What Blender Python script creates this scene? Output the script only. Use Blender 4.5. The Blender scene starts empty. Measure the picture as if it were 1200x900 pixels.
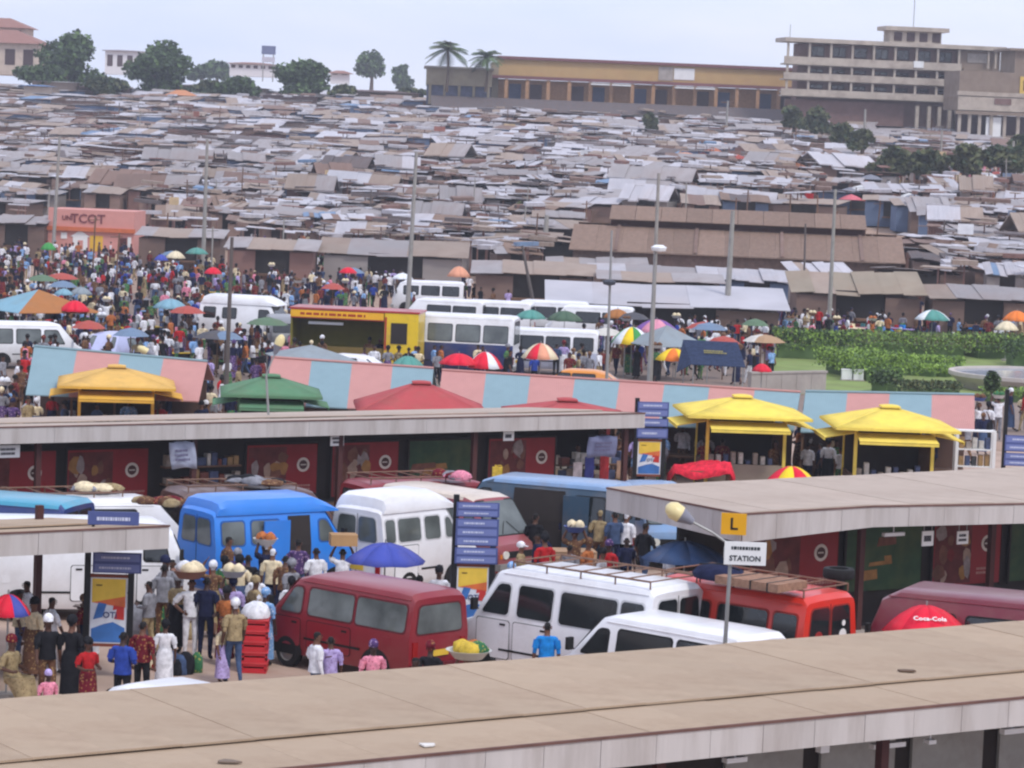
import bpy, bmesh, math, random
from mathutils import Vector, Matrix
R = math.radians
rnd = random.Random(7)
sc = bpy.context.scene

# ------------------------------------------------------------------ camera
FPX, CAMH, ROLL, HORIZ = 3500.0, 11.0, R(2.3), 163.0
PITCH = math.atan((450 - HORIZ) / FPX)
_fw = Vector((0, math.cos(PITCH), -math.sin(PITCH)))
_u0 = Vector((0, math.sin(PITCH), math.cos(PITCH)))
_r0 = Vector((1, 0, 0))
_rt = _r0 * math.cos(ROLL) + _u0 * math.sin(ROLL)
_up = _u0 * math.cos(ROLL) - _r0 * math.sin(ROLL)
cam_d = bpy.data.cameras.new('camera')
cam = bpy.data.objects.new('camera', cam_d)
sc.collection.objects.link(cam)
cam_d.sensor_width = 36.0
cam_d.lens = 36.0 * FPX / 1200.0
cam_d.clip_start = 0.5
cam_d.clip_end = 20000
cam.matrix_world = Matrix.Translation((0, 0, CAMH)) @ Matrix((_rt, _up, -_fw)).transposed().to_4x4()
sc.camera = cam

# ------------------------------------------------------------------ sky, sun, exposure
SUN_EL, SUN_AZ = R(54), R(142)          # azimuth measured clockwise from +Y (the view direction)
w = bpy.data.worlds.new('World'); sc.world = w; w.use_nodes = True
nt = w.node_tree; nt.nodes.clear()
N = nt.nodes.new; LK = nt.links.new
out = N('ShaderNodeOutputWorld'); bg = N('ShaderNodeBackground')
sky = N('ShaderNodeTexSky'); sky.sky_type = 'NISHITA'; sky.sun_disc = False
sky.sun_elevation = SUN_EL; sky.sun_rotation = SUN_AZ; sky.air_density = 1.0; sky.dust_density = 1.2; sky.altitude = 250
tc = N('ShaderNodeTexCoord'); mp = N('ShaderNodeMapping'); mp.inputs['Scale'].default_value = (2.2, 2.2, 9.0)
nz = N('ShaderNodeTexNoise'); nz.inputs['Scale'].default_value = 2.4; nz.inputs['Detail'].default_value = 7; nz.inputs['Roughness'].default_value = 0.55
rp = N('ShaderNodeValToRGB'); rp.color_ramp.elements[0].position = 0.36; rp.color_ramp.elements[1].position = 0.66
rp.color_ramp.elements[0].color = (0, 0, 0, 1); rp.color_ramp.elements[1].color = (1, 1, 1, 1)
mx = N('ShaderNodeMix'); mx.data_type = 'RGBA'
cmx = N('ShaderNodeMix'); cmx.data_type = 'RGBA'; LK(rp.outputs['Color'], cmx.inputs[0])
cmx.inputs[6].default_value = (6.8, 7.6, 10.2, 1); cmx.inputs[7].default_value = (8.6, 8.8, 10.3, 1)   # blue-grey and white parts of a bright thin overcast
LK(cmx.outputs[2], mx.inputs[7]); mx.inputs[0].default_value = 0.85
LK(tc.outputs['Generated'], mp.inputs['Vector']); LK(mp.outputs[0], nz.inputs['Vector']); LK(nz.outputs['Fac'], rp.inputs['Fac'])
LK(sky.outputs[0], mx.inputs[6]); LK(mx.outputs[2], bg.inputs['Color'])
bg.inputs['Strength'].default_value = 0.1
LK(bg.outputs[0], out.inputs['Surface'])
sl = bpy.data.lights.new('sun', 'SUN'); sl.energy = 1.5; sl.angle = R(12); sl.color = (1.0, 0.96, 0.9)
sun = bpy.data.objects.new('sun', sl); sc.collection.objects.link(sun)
_sd = Vector((math.sin(SUN_AZ) * math.cos(SUN_EL), math.cos(SUN_AZ) * math.cos(SUN_EL), math.sin(SUN_EL)))
sun.rotation_euler = _sd.to_track_quat('Z', 'Y').to_euler(); sun.location = (0, 0, 60)
sc.view_settings.view_transform = 'Standard'; sc.view_settings.look = 'None'
sc.view_settings.exposure = 0.38; sc.view_settings.gamma = 1.0
sc.view_settings.use_curve_mapping = False
HAZE = 0.00038
sc.cycles.use_denoising = True
sc.cycles.pixel_filter_type = 'BLACKMAN_HARRIS'; sc.cycles.filter_width = 2.3
sc.cycles.max_bounces = 5; sc.cycles.diffuse_bounces = 3; sc.cycles.glossy_bounces = 2
sc.cycles.transparent_max_bounces = 6; sc.cycles.volume_bounces = 0

# ------------------------------------------------------------------ finding places
def ray(px, py):
    return _fw + _rt * ((px - 600) / FPX) + _up * ((450 - py) / FPX)
def G(px, py, z=0.0):                      # the point at height z
    d = ray(px, py); t = (z - CAMH) / d.z
    return Vector((d.x * t, d.y * t, z))
def D(px, py, y):                          # the point at distance y
    d = ray(px, py); t = y / d.y
    return Vector((d.x * t, y, CAMH + d.z * t))
def PR(p):
    q = Vector(p) - Vector((0, 0, CAMH)); k = q.dot(_fw)
    return 600 + FPX * q.dot(_rt) / k, 450 - FPX * q.dot(_up) / k
def y_edge(x): return min(285.0, max(165.0, 207 - 1.15 * x))
def terrain(x, y):
    y0 = y_edge(x); t = (y - y0) / (478 - y0)
    if t <= 0: return 0.0
    top = 13.6 + 1.2 * math.exp(-(x / 60.0) ** 2)
    if t < 0.02: return top * t * t / 0.04
    if t < 1: return top * (t - 0.01) / 0.99
    return top + min(3.0, (y - 478) * 0.02)
def T(px, py, off=0.0):                    # where the ray meets the terrain lifted by off
    d = ray(px, py); t = 60.0
    while t < 1500:
        if CAMH + d.z * t <= terrain(d.x * t, d.y * t) + off: break
        t += 0.5
    return Vector((d.x * t, d.y * t, terrain(d.x * t, d.y * t)))

# ------------------------------------------------------------------ materials
def lin(c):
    return tuple((v / 12.92 if v <= 0.04045 else ((v + 0.055) / 1.055) ** 2.4) for v in [x / 255.0 for x in c])
_mats = {}
def mat(name, c, rough=0.75, var=0.10, scale=2.5, metal=0.0, bump=0.0, dirt=0.0, spec=0.35, rand=0.0, emit=0.0, wave=0.0, stretch=(1, 1, 1), dirtcol=(92, 74, 58), coat=0.0):
    if name in _mats: return _mats[name]
    m = bpy.data.materials.new(name); m.use_nodes = True; t = m.node_tree; n = t.nodes.new; l = t.links.new
    b = t.nodes['Principled BSDF']; b.inputs['Roughness'].default_value = rough; b.inputs['Metallic'].default_value = metal
    b.inputs['Specular IOR Level'].default_value = spec
    if coat: b.inputs['Coat Weight'].default_value = coat; b.inputs['Coat Roughness'].default_value = 0.15
    L = lin(c); co = n('ShaderNodeTexCoord'); mpn = n('ShaderNodeMapping'); mpn.inputs['Scale'].default_value = stretch
    l(co.outputs['Object'], mpn.inputs['Vector'])
    no = n('ShaderNodeTexNoise'); no.inputs['Scale'].default_value = scale; no.inputs['Detail'].default_value = 5
    l(mpn.outputs[0], no.inputs['Vector'])
    mr = n('ShaderNodeMapRange'); mr.inputs[1].default_value = 0.3; mr.inputs[2].default_value = 0.7
    mr.inputs[3].default_value = 1 - var; mr.inputs[4].default_value = 1 + var
    l(no.outputs['Fac'], mr.inputs[0])
    fac = mr.outputs[0]
    if rand:
        oi = n('ShaderNodeObjectInfo'); m2 = n('ShaderNodeMapRange'); m2.inputs[3].default_value = 1 - rand; m2.inputs[4].default_value = 1 + rand
        l(oi.outputs['Random'], m2.inputs[0]); mu = n('ShaderNodeMath'); mu.operation = 'MULTIPLY'
        l(fac, mu.inputs[0]); l(m2.outputs[0], mu.inputs[1]); fac = mu.outputs[0]
    vm = n('ShaderNodeVectorMath'); vm.operation = 'SCALE'; vm.inputs[0].default_value = L; l(fac, vm.inputs['Scale'])
    colout = vm.outputs[0]
    if dirt:
        n2 = n('ShaderNodeTexNoise'); n2.inputs['Scale'].default_value = scale * 0.37 + 0.3; n2.inputs['Detail'].default_value = 8; n2.inputs['Roughness'].default_value = 0.65
        l(mpn.outputs[0], n2.inputs['Vector'])
        r2 = n('ShaderNodeMapRange'); r2.inputs[1].default_value = 0.45; r2.inputs[2].default_value = 0.75; r2.inputs[4].default_value = dirt
        l(n2.outputs['Fac'], r2.inputs[0])
        mm = n('ShaderNodeMix'); mm.data_type = 'RGBA'; mm.inputs[7].default_value = (*lin(dirtcol), 1)
        l(r2.outputs[0], mm.inputs[0]); l(colout, mm.inputs[6]); colout = mm.outputs[2]
    l(colout, b.inputs['Base Color'])
    if emit:
        b.inputs['Emission Color'].default_value = (*L, 1); b.inputs['Emission Strength'].default_value = emit
    if wave:                                           # corrugation as fine relief across local x
        wv = n('ShaderNodeTexWave'); wv.inputs['Scale'].default_value = wave; wv.bands_direction = 'X'; wv.inputs['Distortion'].default_value = 0.0
        l(co.outputs['Object'], wv.inputs['Vector'])
        bp = n('ShaderNodeBump'); bp.inputs['Strength'].default_value = 0.2; bp.inputs['Distance'].default_value = 0.03
        l(wv.outputs['Fac'], bp.inputs['Height']); l(bp.outputs[0], b.inputs['Normal'])
    elif bump:
        bp = n('ShaderNodeBump'); bp.inputs['Strength'].default_value = bump; bp.inputs['Distance'].default_value = 0.05
        l(no.outputs['Fac'], bp.inputs['Height']); l(bp.outputs[0], b.inputs['Normal'])
    _mats[name] = m
    return m
def paint(name, c, dirt=0.5): return mat('paint_' + name, c, rough=0.38, var=0.05, scale=2, dirt=dirt, spec=0.5, coat=0.3, dirtcol=(126, 106, 88))
def cloth(name, c): return mat('cloth_' + name, c, rough=0.9, var=0.28, scale=9, spec=0.1)
def canvas(name, c): return mat('canvas_' + name, c, rough=0.85, var=0.05, scale=3, spec=0.15, dirt=0.32, dirtcol=(124, 106, 84))
GLASS = mat('dark_glass', (34, 38, 40), rough=0.08, var=0.35, scale=1.6, spec=0.7)
GLASS2 = mat('grey_glass', (92, 98, 96), rough=0.1, var=0.4, scale=1.4, spec=0.7)  # opaque mid-grey, its lighter tone stands in for light seen through windows
RUBBER = mat('rubber', (26, 25, 25), rough=0.8)
STEEL = mat('painted_steel_grey', (150, 150, 148), rough=0.5, metal=0.3)
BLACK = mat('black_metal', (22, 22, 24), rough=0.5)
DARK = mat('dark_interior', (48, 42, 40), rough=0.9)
WHITE = mat('white_board', (232, 232, 230), rough=0.6, var=0.04, dirt=0.12)
CHROME = mat('chrome', (190, 190, 190), rough=0.25, metal=0.8)
REDLT = mat('red_lens', (150, 20, 18), rough=0.2, spec=0.6)
CLEARLT = mat('clear_lens', (225, 225, 215), rough=0.15, spec=0.7)
AMBER = mat('amber_lens', (215, 120, 25), rough=0.2, spec=0.6)
LENSYEL = mat('opal_lens', (222, 205, 150), rough=0.35, var=0.08)
CONC = mat('concrete', (168, 160, 152), rough=0.9, var=0.1, dirt=0.35, bump=0.1)
WOOD = mat('weathered_wood', (112, 84, 66), rough=0.9, var=0.2, scale=4, dirt=0.3, rand=0.25)
POLEWOOD = mat('grey_pole', (150, 146, 140), rough=0.85, var=0.12, scale=3)

# ------------------------------------------------------------------ mesh tools
COL = sc.collection
class MB:
    def __init__(s): s.v = []; s.f = []; s.m = []
    def add(s, vs, fs, mi=0):
        o = len(s.v); s.v += [tuple(v) for v in vs]; s.f += [[i + o for i in f] for f in fs]; s.m += [mi] * len(fs); return s
    def box(s, x0, x1, y0, y1, z0, z1, mi=0, M=None):
        vs = [Vector((x, y, z)) for z in (z0, z1) for y in (y0, y1) for x in (x0, x1)]
        if M is not None: vs = [M @ v for v in vs]
        return s.add(vs, [(0, 2, 3, 1), (4, 5, 7, 6), (0, 1, 5, 4), (2, 6, 7, 3), (0, 4, 6, 2), (1, 3, 7, 5)], mi)
    def prism(s, poly, off, mi=0):                      # polygon (3D points) extruded by the vector off
        n = len(poly); a = [Vector(p) for p in poly]; b = [p + Vector(off) for p in a]
        fs = [list(range(n))[::-1], list(range(n, 2 * n))] + [(i, (i + 1) % n, n + (i + 1) % n, n + i) for i in range(n)]
        return s.add(a + b, fs, mi)
    def tube(s, pts, rad, n=8, mi=0, cap=True):
        pts = [Vector(p) for p in pts]; rings = []
        if not isinstance(rad, (list, tuple)): rad = [rad] * len(pts)
        for i, p in enumerate(pts):
            d = (pts[min(i + 1, len(pts) - 1)] - pts[max(i - 1, 0)]).normalized()
            a = d.cross(Vector((0, 0, 1)) if abs(d.z) < 0.9 else Vector((1, 0, 0))).normalized(); b = d.cross(a)
            rings.append([p + (a * math.cos(2 * math.pi * k / n) + b * math.sin(2 * math.pi * k / n)) * rad[i] for k in range(n)])
        return s.loft(rings, mi, cap)
    def loft(s, rings, mi=0, cap=True, closed=True):
        n = len(rings[0]); vs = [v for r in rings for v in r]; fs = []
        for i in range(len(rings) - 1):
            for k in range(n if closed else n - 1):
                k2 = (k + 1) % n
                fs.append((i * n + k, i * n + k2, (i + 1) * n + k2, (i + 1) * n + k))
        if cap: fs += [list(range(n))[::-1], [(len(rings) - 1) * n + k for k in range(n)]]
        return s.add(vs, fs, mi)
    def mesh(s, name, mats, smooth=None):
        me = bpy.data.meshes.new(name); me.from_pydata([tuple(v) for v in s.v], [], s.f)
        for m in (mats if isinstance(mats, (list, tuple)) else [mats]): me.materials.append(m)
        me.polygons.foreach_set('material_index', s.m)
        bm = bmesh.new(); bm.from_mesh(me); bmesh.ops.recalc_face_normals(bm, faces=bm.faces); bm.to_mesh(me); bm.free()
        if smooth:
            me.polygons.foreach_set('use_smooth', [True] * len(me.polygons)); me.set_sharp_from_angle(angle=R(smooth))
        me.update(); return me
    def build(s, name, mats, parent=None, loc=(0, 0, 0), rz=0.0, smooth=None):
        return ob(name, s.mesh(name, mats, smooth), parent, loc, rz)
def ob(name, me, parent=None, loc=(0, 0, 0), rz=0.0, rot=None, scale=None, mats=None):
    o = bpy.data.objects.new(name, me); COL.objects.link(o)
    o.parent = parent; o.location = loc; o.rotation_euler = rot if rot else (0, 0, rz)
    if scale: o.scale = scale
    if mats:
        for i, m in enumerate(mats):
            if m is None: continue
            o.material_slots[i].link = 'OBJECT'; o.material_slots[i].material = m
    return o
def tag(o, label, cat, group=None):
    o['label'] = label; o['category'] = cat
    if group: o['group'] = group
    return o
def thing(name, label, cat, loc=(0, 0, 0), rz=0.0, group=None):
    o = bpy.data.objects.new(name, None); COL.objects.link(o); o.location = loc; o.rotation_euler = (0, 0, rz)
    o.empty_display_size = 0.3
    return tag(o, label, cat, group)
def struct(o): o['kind'] = 'structure'; return o
def copy_tree(src, loc, rz, label=None, group=None, scale=None):
    c = src.copy(); COL.objects.link(c); c.location = loc; c.rotation_euler = (0, 0, rz)
    if label: c['label'] = label
    if group: c['group'] = group
    if scale: c.scale = scale
    for ch in list(src.children):
        d = ch.copy(); COL.objects.link(d); d.parent = c
        for g in list(ch.children):
            e = g.copy(); COL.objects.link(e); e.parent = d
    return c
def text_mesh(s, size, m, depth=0.004, bold=True):
    cu = bpy.data.curves.new('lettering', 'FONT'); cu.body = s; cu.size = size; cu.extrude = depth; cu.align_x = 'CENTER'; cu.align_y = 'CENTER'
    cu.resolution_u = 2
    if bold: cu.offset = size * 0.02
    o = bpy.data.objects.new('lettering', cu); COL.objects.link(o)
    dg = bpy.context.evaluated_depsgraph_get(); me = bpy.data.meshes.new_from_object(o.evaluated_get(dg))
    bpy.data.objects.remove(o); me.materials.clear(); me.materials.append(m); return me
UP90 = (R(90), 0, 0)
# ------------------------------------------------------------------ ground
EARTH = mat('dusty_earth', (164, 138, 120), rough=0.95, var=0.14, scale=0.35, dirt=0.5, dirtcol=(120, 96, 80), bump=0.1)
def grid_sheet(name, xs, ys, zfun, m):
    mb = MB(); nx = len(xs)
    mb.add([(x, y, zfun(x, y)) for y in ys for x in xs], [(j * nx + i, j * nx + i + 1, (j + 1) * nx + i + 1, (j + 1) * nx + i) for j in range(len(ys) - 1) for i in range(nx - 1)])
    o = mb.build(name, m, smooth=180); return struct(o)
_xs = [-6000, -2000, -600] + list(range(-240, 241, 10)) + [600, 2000, 6000]
_ys = [-400, -60, 0, 60, 120] + list(range(150, 500, 8)) + [520, 560, 640, 800, 1200, 2500, 9000]
grid_sheet('ground', _xs, _ys, terrain, EARTH)
YARD = mat('station_paving', (176, 152, 136), rough=0.92, var=0.12, scale=0.5, dirt=0.45, dirtcol=(120, 98, 84))
mb = MB(); mb.box(-40, 40, 20, 112, -0.3, 0.006); struct(mb.build('station_yard', YARD))
ROADM = mat('asphalt', (130, 114, 104), rough=0.9, var=0.12, scale=0.6, dirt=0.35, dirtcol=(140, 118, 102))
mb = MB(); mb.prism([(-60, 116, -0.2), (60, 116, -0.2), (34, 158, -0.2), (-60, 216, -0.2)], (0, 0, 0.206)); struct(mb.build('road', ROADM))

# ------------------------------------------------------------------ long station shelters
ROOFT = mat('tan_roof_sheet', (172, 151, 128), rough=0.85, var=0.08, scale=0.9, dirt=0.5, dirtcol=(122, 98, 78), wave=6.0, rand=0.05)
ROOFP = mat('pink_grey_roof_sheet', (180, 164, 150), rough=0.85, var=0.06, scale=1.2, dirt=0.45, dirtcol=(134, 114, 100), wave=6.0, rand=0.03)
FASC = mat('grey_fascia_sheet', (188, 182, 178), rough=0.7, var=0.05, scale=2.0, dirt=0.5, dirtcol=(122, 106, 94), stretch=(2, 2, 0.25), rand=0.04)
SOFFIT = mat('dark_soffit', (62, 48, 46), rough=0.9)  # dark brown underside of the shelter roofs
EDGE = mat('brown_drip_edge', (104, 74, 66), rough=0.8, var=0.2)
EANG = R(34); E2 = Vector((math.cos(EANG), math.sin(EANG), 0)); N2 = Vector((-math.sin(EANG), math.cos(EANG), 0))

def lerp(a, b, t): return a + (b - a) * t
def shelter(name, label, front, back, zf, zb, fh, lap=0.3, roofm=ROOFT, sheet_w=1.05, end_left=True, end_right=True, lap_gap=0.05, fhl=None, fw=0.9):
    base = (front[0] + back[-1]) / 2; base.z = 0
    root = thing(name, label, 'bus shelter', base, 0, 'bus station shelters')
    F = [Vector((p.x, p.y, zf)) - base for p in front]; B = [Vector((p.x, p.y, zb)) - base for p in back]
    r = random.Random(name + label)
    for i in range(len(F) - 1):
        f0, f1, b0, b1 = F[i], F[i + 1], B[i], B[i + 1]; L = (f1 - f0).length; n = max(1, round(L / sheet_w))
        for k in range(n):
            t0, t1 = k / n, (k + 1) / n
            for row in (0, 1):
                a0, a1 = (0.0, lap + 0.02) if row == 0 else (lap, 1.0)
                lift = r.uniform(-0.005, 0.005) + (lap_gap if row else 0.0)
                q = [lerp(lerp(f0, b0, a), lerp(f1, b1, a), t) + Vector((0, 0, lift)) for t, a in ((t0, a0), (t1, a0), (t1, a1), (t0, a1))]
                ang = math.atan2((f1 - f0).y, (f1 - f0).x); c = sum(q, Vector()) / 4
                inv = Matrix.Rotation(-ang, 3, 'Z')
                m_ = MB(); m_.prism([inv @ (p - c) for p in q], (0, 0, -0.03))
                m_.build('roof_sheet', roofm, root, c, ang)
        hs = fh if isinstance(fh, list) else [fh] * len(F)
        # fascia panels along this front segment
        nf = max(1, round(L / fw)); d = (f1 - f0).normalized(); out_ = Vector((d.y, -d.x, 0))
        for k in range(nf):
            t0, t1 = k / nf, (k + 1) / nf
            p0, p1 = lerp(f0, f1, t0) + d * 0.004, lerp(f0, f1, t1) - d * 0.004; h0, h1 = lerp(hs[i], hs[i + 1], t0), lerp(hs[i], hs[i + 1], t1)
            o_ = out_ * (0.03 + r.uniform(0, 0.006)); z = Vector((0, 0, 1))
            m_ = MB(); m_.prism([p0 + o_ - z * 0.02, p1 + o_ - z * 0.02, p1 + o_ - z * h1, p0 + o_ - z * h0], -out_ * 0.025)
            m_.build('fascia_panel', FASC, root)
        m_ = MB(); o_ = out_ * 0.05; z = Vector((0, 0, 1))
        m_.prism([f0 + o_ + z * 0.012, f1 + o_ + z * 0.012, f1 + o_ - z * 0.022, f0 + o_ - z * 0.022], -out_ * 0.05); m_.build('drip_edge', EDGE, root)
        # soffit
        m_ = MB(); m_.prism([f0 - z * 0.12, f1 - z * 0.12, b1 - z * 0.12, b0 - z * 0.12], (0, 0, -0.05)); m_.build('soffit', SOFFIT, root)
    for e, on, sg in ((0, end_left, -1), (-1, end_right, 1)):
        if not on: continue
        f0, b0 = F[e], B[e]; d = (b0 - f0).normalized(); out_ = Vector((d.y, -d.x, 0)) * sg
        hs = fh if isinstance(fh, list) else [fh] * len(F)
        h0 = hs[e]; h1 = fhl if (fhl and e == 0) else h0
        nf = max(1, round((b0 - f0).length / 0.9)); z = Vector((0, 0, 1))
        for k in range(nf):
            t0, t1 = k / nf, (k + 1) / nf
            p0, p1 = lerp(f0, b0, t0) + d * 0.004, lerp(f0, b0, t1) - d * 0.004; o_ = out_ * 0.03
            m_ = MB(); m_.prism([p0 + o_ - z * 0.02, p1 + o_ - z * 0.02, p1 + o_ - z * lerp(h0, h1, t1), p0 + o_ - z * lerp(h0, h1, t0)], -out_ * 0.025); m_.build('fascia_panel', FASC, root)
        m_ = MB(); o_ = out_ * 0.05
        m_.prism([f0 + o_ + z * 0.012, b0 + o_ + z * 0.012, b0 + o_ - z * 0.022, f0 + o_ - z * 0.022], -out_ * 0.05); m_.build('drip_edge', EDGE, root)
    return root, base, F, B

# the near shelter: front edge through the lower right of the view, back edge behind it
rf = G(800, 855, 3.2); dep = (G(690, 770, 3.2) - rf).dot(N2)
S1f = [rf + E2 * s for s in (-15, 15)]; S1b = [p + N2 * dep for p in S1f]
S1, S1o, S1F, S1B = shelter('shelter', 'long tan sheet roof shelter with a lap line and grey fascia', S1f, S1b, 3.2, 3.2, 0.42, lap=0.30)
def shelter_frame(root, base, p0, ln, setb, h, tone=WOOD): pass
POSTM = mat('dark_red_post', (74, 40, 38), rough=0.7)
def posts(root, base, front, off, ss, h=3.05):
    for s in ss:
        p = front + E2 * s + N2 * off - base; m_ = MB(); m_.box(-0.07, 0.07, -0.07, 0.07, 0.0, h); m_.build('post', POSTM, root, (p.x, p.y, 0.0), EANG)
        m_ = MB(); m_.box(-0.16, 0.16, -0.16, 0.16, 0, 0.22); m_.build('post_footing', CONC, root, (p.x, p.y, 0.0), EANG)
posts(S1, S1o, rf, 0.5, (-12, -8, -4, 0, 4, 8, 12)); posts(S1, S1o, rf, dep - 0.5, (-12, -8, -4, 0, 4, 8, 12))
# kiosk wall under it with grey shutters and lamps
SHUT = mat('grey_shutter', (150, 150, 146), rough=0.6, var=0.1, scale=3, dirt=0.4)
def local(root, base, p): return p - base
def wallbox(root, base, front, off, s0, s1, z0, z1, th, name, m):
    p = front + E2 * ((s0 + s1) / 2) + N2 * off - base; m_ = MB(); m_.box(-(s1 - s0) / 2, (s1 - s0) / 2, -th / 2, th / 2, z0, z1)
    return m_.build(name, m, root, (p.x, p.y, 0), EANG)
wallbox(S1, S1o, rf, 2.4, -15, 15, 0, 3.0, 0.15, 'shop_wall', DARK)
for s in (2.55, 4.35, 6.15, 7.95): wallbox(S1, S1o, rf, 2.28, s, s + 1.45, 0.9, 2.62, 0.06, 'shutter', SHUT)
LAMPW = mat('lamp_casing_white', (235, 238, 240), rough=0.4, var=0.02)
for px, py, wd, hh in ((861, 890, .36, .07), (964, 877, .16, .11), (1040, 873, .6, .07), (1090, 869, .14, .06), (1186, 856, .4, .08)):
    d = ray(px, py); a = rf + N2 * 0.9; t = (a - Vector((0, 0, CAMH))).dot(N2) / d.dot(N2); p = Vector((0, 0, CAMH)) + d * t - S1o
    m_ = MB(); m_.box(-wd / 2, wd / 2, -0.06, 0.06, -hh / 2, hh / 2); m_.box(-0.01, 0.01, -0.01, 0.01, hh / 2, hh / 2 + 0.5)
    m_.build('lamp_casing', LAMPW, S1, p, EANG)

# the far shelter with painted shop shutters (runs behind the second row of buses)
rf2 = G(480, 490, 3.2)
def s_of(px, py, ref):                     # position along a line through ref for a pixel column
    d = ray(px, py); a = ref; t = (a - Vector((0, 0, CAMH))).dot(N2) / d.dot(N2); p = Vector((0, 0, CAMH)) + d * t; return (p - ref).dot(E2), p.z
s_end = s_of(755, 490, rf2)[0]
S2f = [rf2 + E2 * -22, rf2 + E2 * s_end]; S2b = [p + N2 * 6.0 for p in S2f]
S2, S2o, _, _ = shelter('shelter', 'long thin-edged shelter over red painted shop shutters', S2f, S2b, 3.2, 2.74, 0.43, lap=0.35, roofm=ROOFP, fw=3.6)
posts(S2, S2o, rf2, 0.35, (-20, -15.5, -11, -6.5, -2, 2.4, s_end - 0.4))
W2 = 1.7; wall2 = rf2 + N2 * W2
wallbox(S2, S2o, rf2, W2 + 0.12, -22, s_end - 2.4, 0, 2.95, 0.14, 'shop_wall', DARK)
wallbox(S2, S2o, rf2, W2 - 0.1, -22, s_end - 2.4, 0, 0.72, 0.5, 'counter_plinth', mat('plinth_brown', (104, 82, 70), rough=0.9, dirt=0.4))
REDP = mat('red_shutter_paint', (136, 28, 34), rough=0.6, var=0.14, scale=2, dirt=0.25, dirtcol=(70, 26, 26))
GRNP = mat('green_shutter_paint', (38, 70, 42), rough=0.6, var=0.3, scale=2.5, dirt=0.4, dirtcol=(96, 84, 34))
RINGW = mat('emblem_white', (205, 196, 186), rough=0.6); RINGD = mat('emblem_dark', (70, 40, 38), rough=0.6)
PICS = [mat('poster_skin_brown', (110, 70, 56), var=0.3, scale=5), mat('poster_cream', (156, 132, 116), var=0.25, scale=5), mat('poster_grey', (140, 128, 126), var=0.3, scale=6), mat('poster_gold', (150, 108, 60), var=0.25, scale=5), mat('poster_ground', (96, 44, 42), var=0.3, scale=4), mat('poster_dark_red', (112, 36, 36), var=.3, scale=5)]
SMTXT = mat('faded_print', (176, 130, 120), rough=0.7)
def bars(rows, w_, h_, seed, fill=0.8):    # illegible print: rows of short strokes
    m_ = MB(); r = random.Random(seed)
    for i in range(rows):
        z = h_ / 2 - (i + 0.5) * h_ / rows; x = -w_ / 2 + r.uniform(0, .12) * w_; xe = w_ / 2 - r.uniform(0, .25) * w_
        while x < xe:
            k = r.uniform(.03, .1) * w_; m_.box(x, min(x + k, xe), -0.004, 0, z - h_ / rows * .28, z + h_ / rows * .28); x += k + .02 * w_
    return m_
def disc(r0, r1, n=18, th=0.008):
    m_ = MB(); o = [Vector((r1 * math.cos(2 * math.pi * k / n), 0, r1 * math.sin(2 * math.pi * k / n))) for k in range(n)]
    if r0 <= 0: return m_.prism(o, (0, -th, 0))
    i_ = [v * (r0 / r1) for v in o]; off = Vector((0, -th, 0))
    vs = o + i_ + [v + off for v in o] + [v + off for v in i_]; fs = []
    for k in range(n):
        j = (k + 1) % n; fs += [(2 * n + k, 2 * n + j, 3 * n + j, 3 * n + k), (k, j, 2 * n + j, 2 * n + k), (n + k, n + j, 3 * n + j, 3 * n + k)]
    return m_.add(vs, fs)
def red_bay(root, base, wref, s0, s1, z0, z1, seed, m=None, m_w=None):
    r = random.Random(seed); wd = s1 - s0; p = wref + E2 * ((s0 + s1) / 2) - base; h = z1 - z0
    m_ = MB(); m_.box(-wd / 2, wd / 2, -0.04, 0.0, z0, z1); sh = m_.build('painted_shutter', m or REDP, root, (p.x, p.y, 0), EANG)
    if m is None:
        q = MB(); q.box(-wd * .48, wd * .06, -.0402, -.039, z0 + .04, z1 - .06); q.build('printed_photograph', PICS[4], sh)
        for k in range(11):                # the photograph print: several figures and dishes at the left
            x = r.uniform(-.42, .02) * wd; z = z0 + h * r.uniform(.14, .82); a, b = r.uniform(.04, .1) * wd, r.uniform(.08, .2) * h
            q = MB(); poly = [Vector((x + a * math.cos(t * .785 + .3) * r.uniform(.7, 1.1), -0.0405 - 0.002 * k, z + b * math.sin(t * .785 + .3) * r.uniform(.7, 1.1))) for t in range(8)]
            q.prism(poly, (0, -0.0015, 0)); q.build('printed_figure', PICS[k % 6 if k % 6 != 4 else 0], sh)
        ring = disc(0.13, 0.2).build('emblem', RINGW, sh, (wd * .3, -0.042, z0 + h * .62))
        disc(0, 0.13).build('emblem_centre', RINGD, sh, (wd * .3, -0.042, z0 + h * .62))
        bars(1, .2, .06, seed).build('emblem_lettering', RINGW, sh, (wd * .3, -0.052, z0 + h * .62))
        bars(2, wd * .34, .2, seed + 1).build('lettering', SMTXT, sh, (wd * .3, -0.042, z0 + h * .2))
    else:
        for k in range(5):
            x = r.uniform(-.4, .3) * wd; z = z0 + h * r.uniform(.15, .8); a, b = r.uniform(.1, .2) * wd, r.uniform(.05, .12) * h
            q = MB(); q.prism([(x - a, -0.0405 - .002 * k, z - b), (x + a, -0.0405 - .002 * k, z - b * .7), (x + a * .9, -0.0405 - .002 * k, z + b), (x - a * .8, -0.0405 - .002 * k, z + b * .8)], (0, -0.0015, 0)); q.build('printed_patch', [PICS[3], GRNP, PICS[0]][k % 3], sh)
    q = MB(); q.box(-wd / 2 - .05, -wd / 2, -0.05, 0, z0 - .05, z1 + .05); q.box(wd / 2, wd / 2 + .05, -0.05, 0, z0 - .05, z1 + .05); q.box(-wd / 2 - .05, wd / 2 + .05, -0.05, 0, z1, z1 + .05); q.build('shutter_frame', DARK, sh)
    return sh
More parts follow.
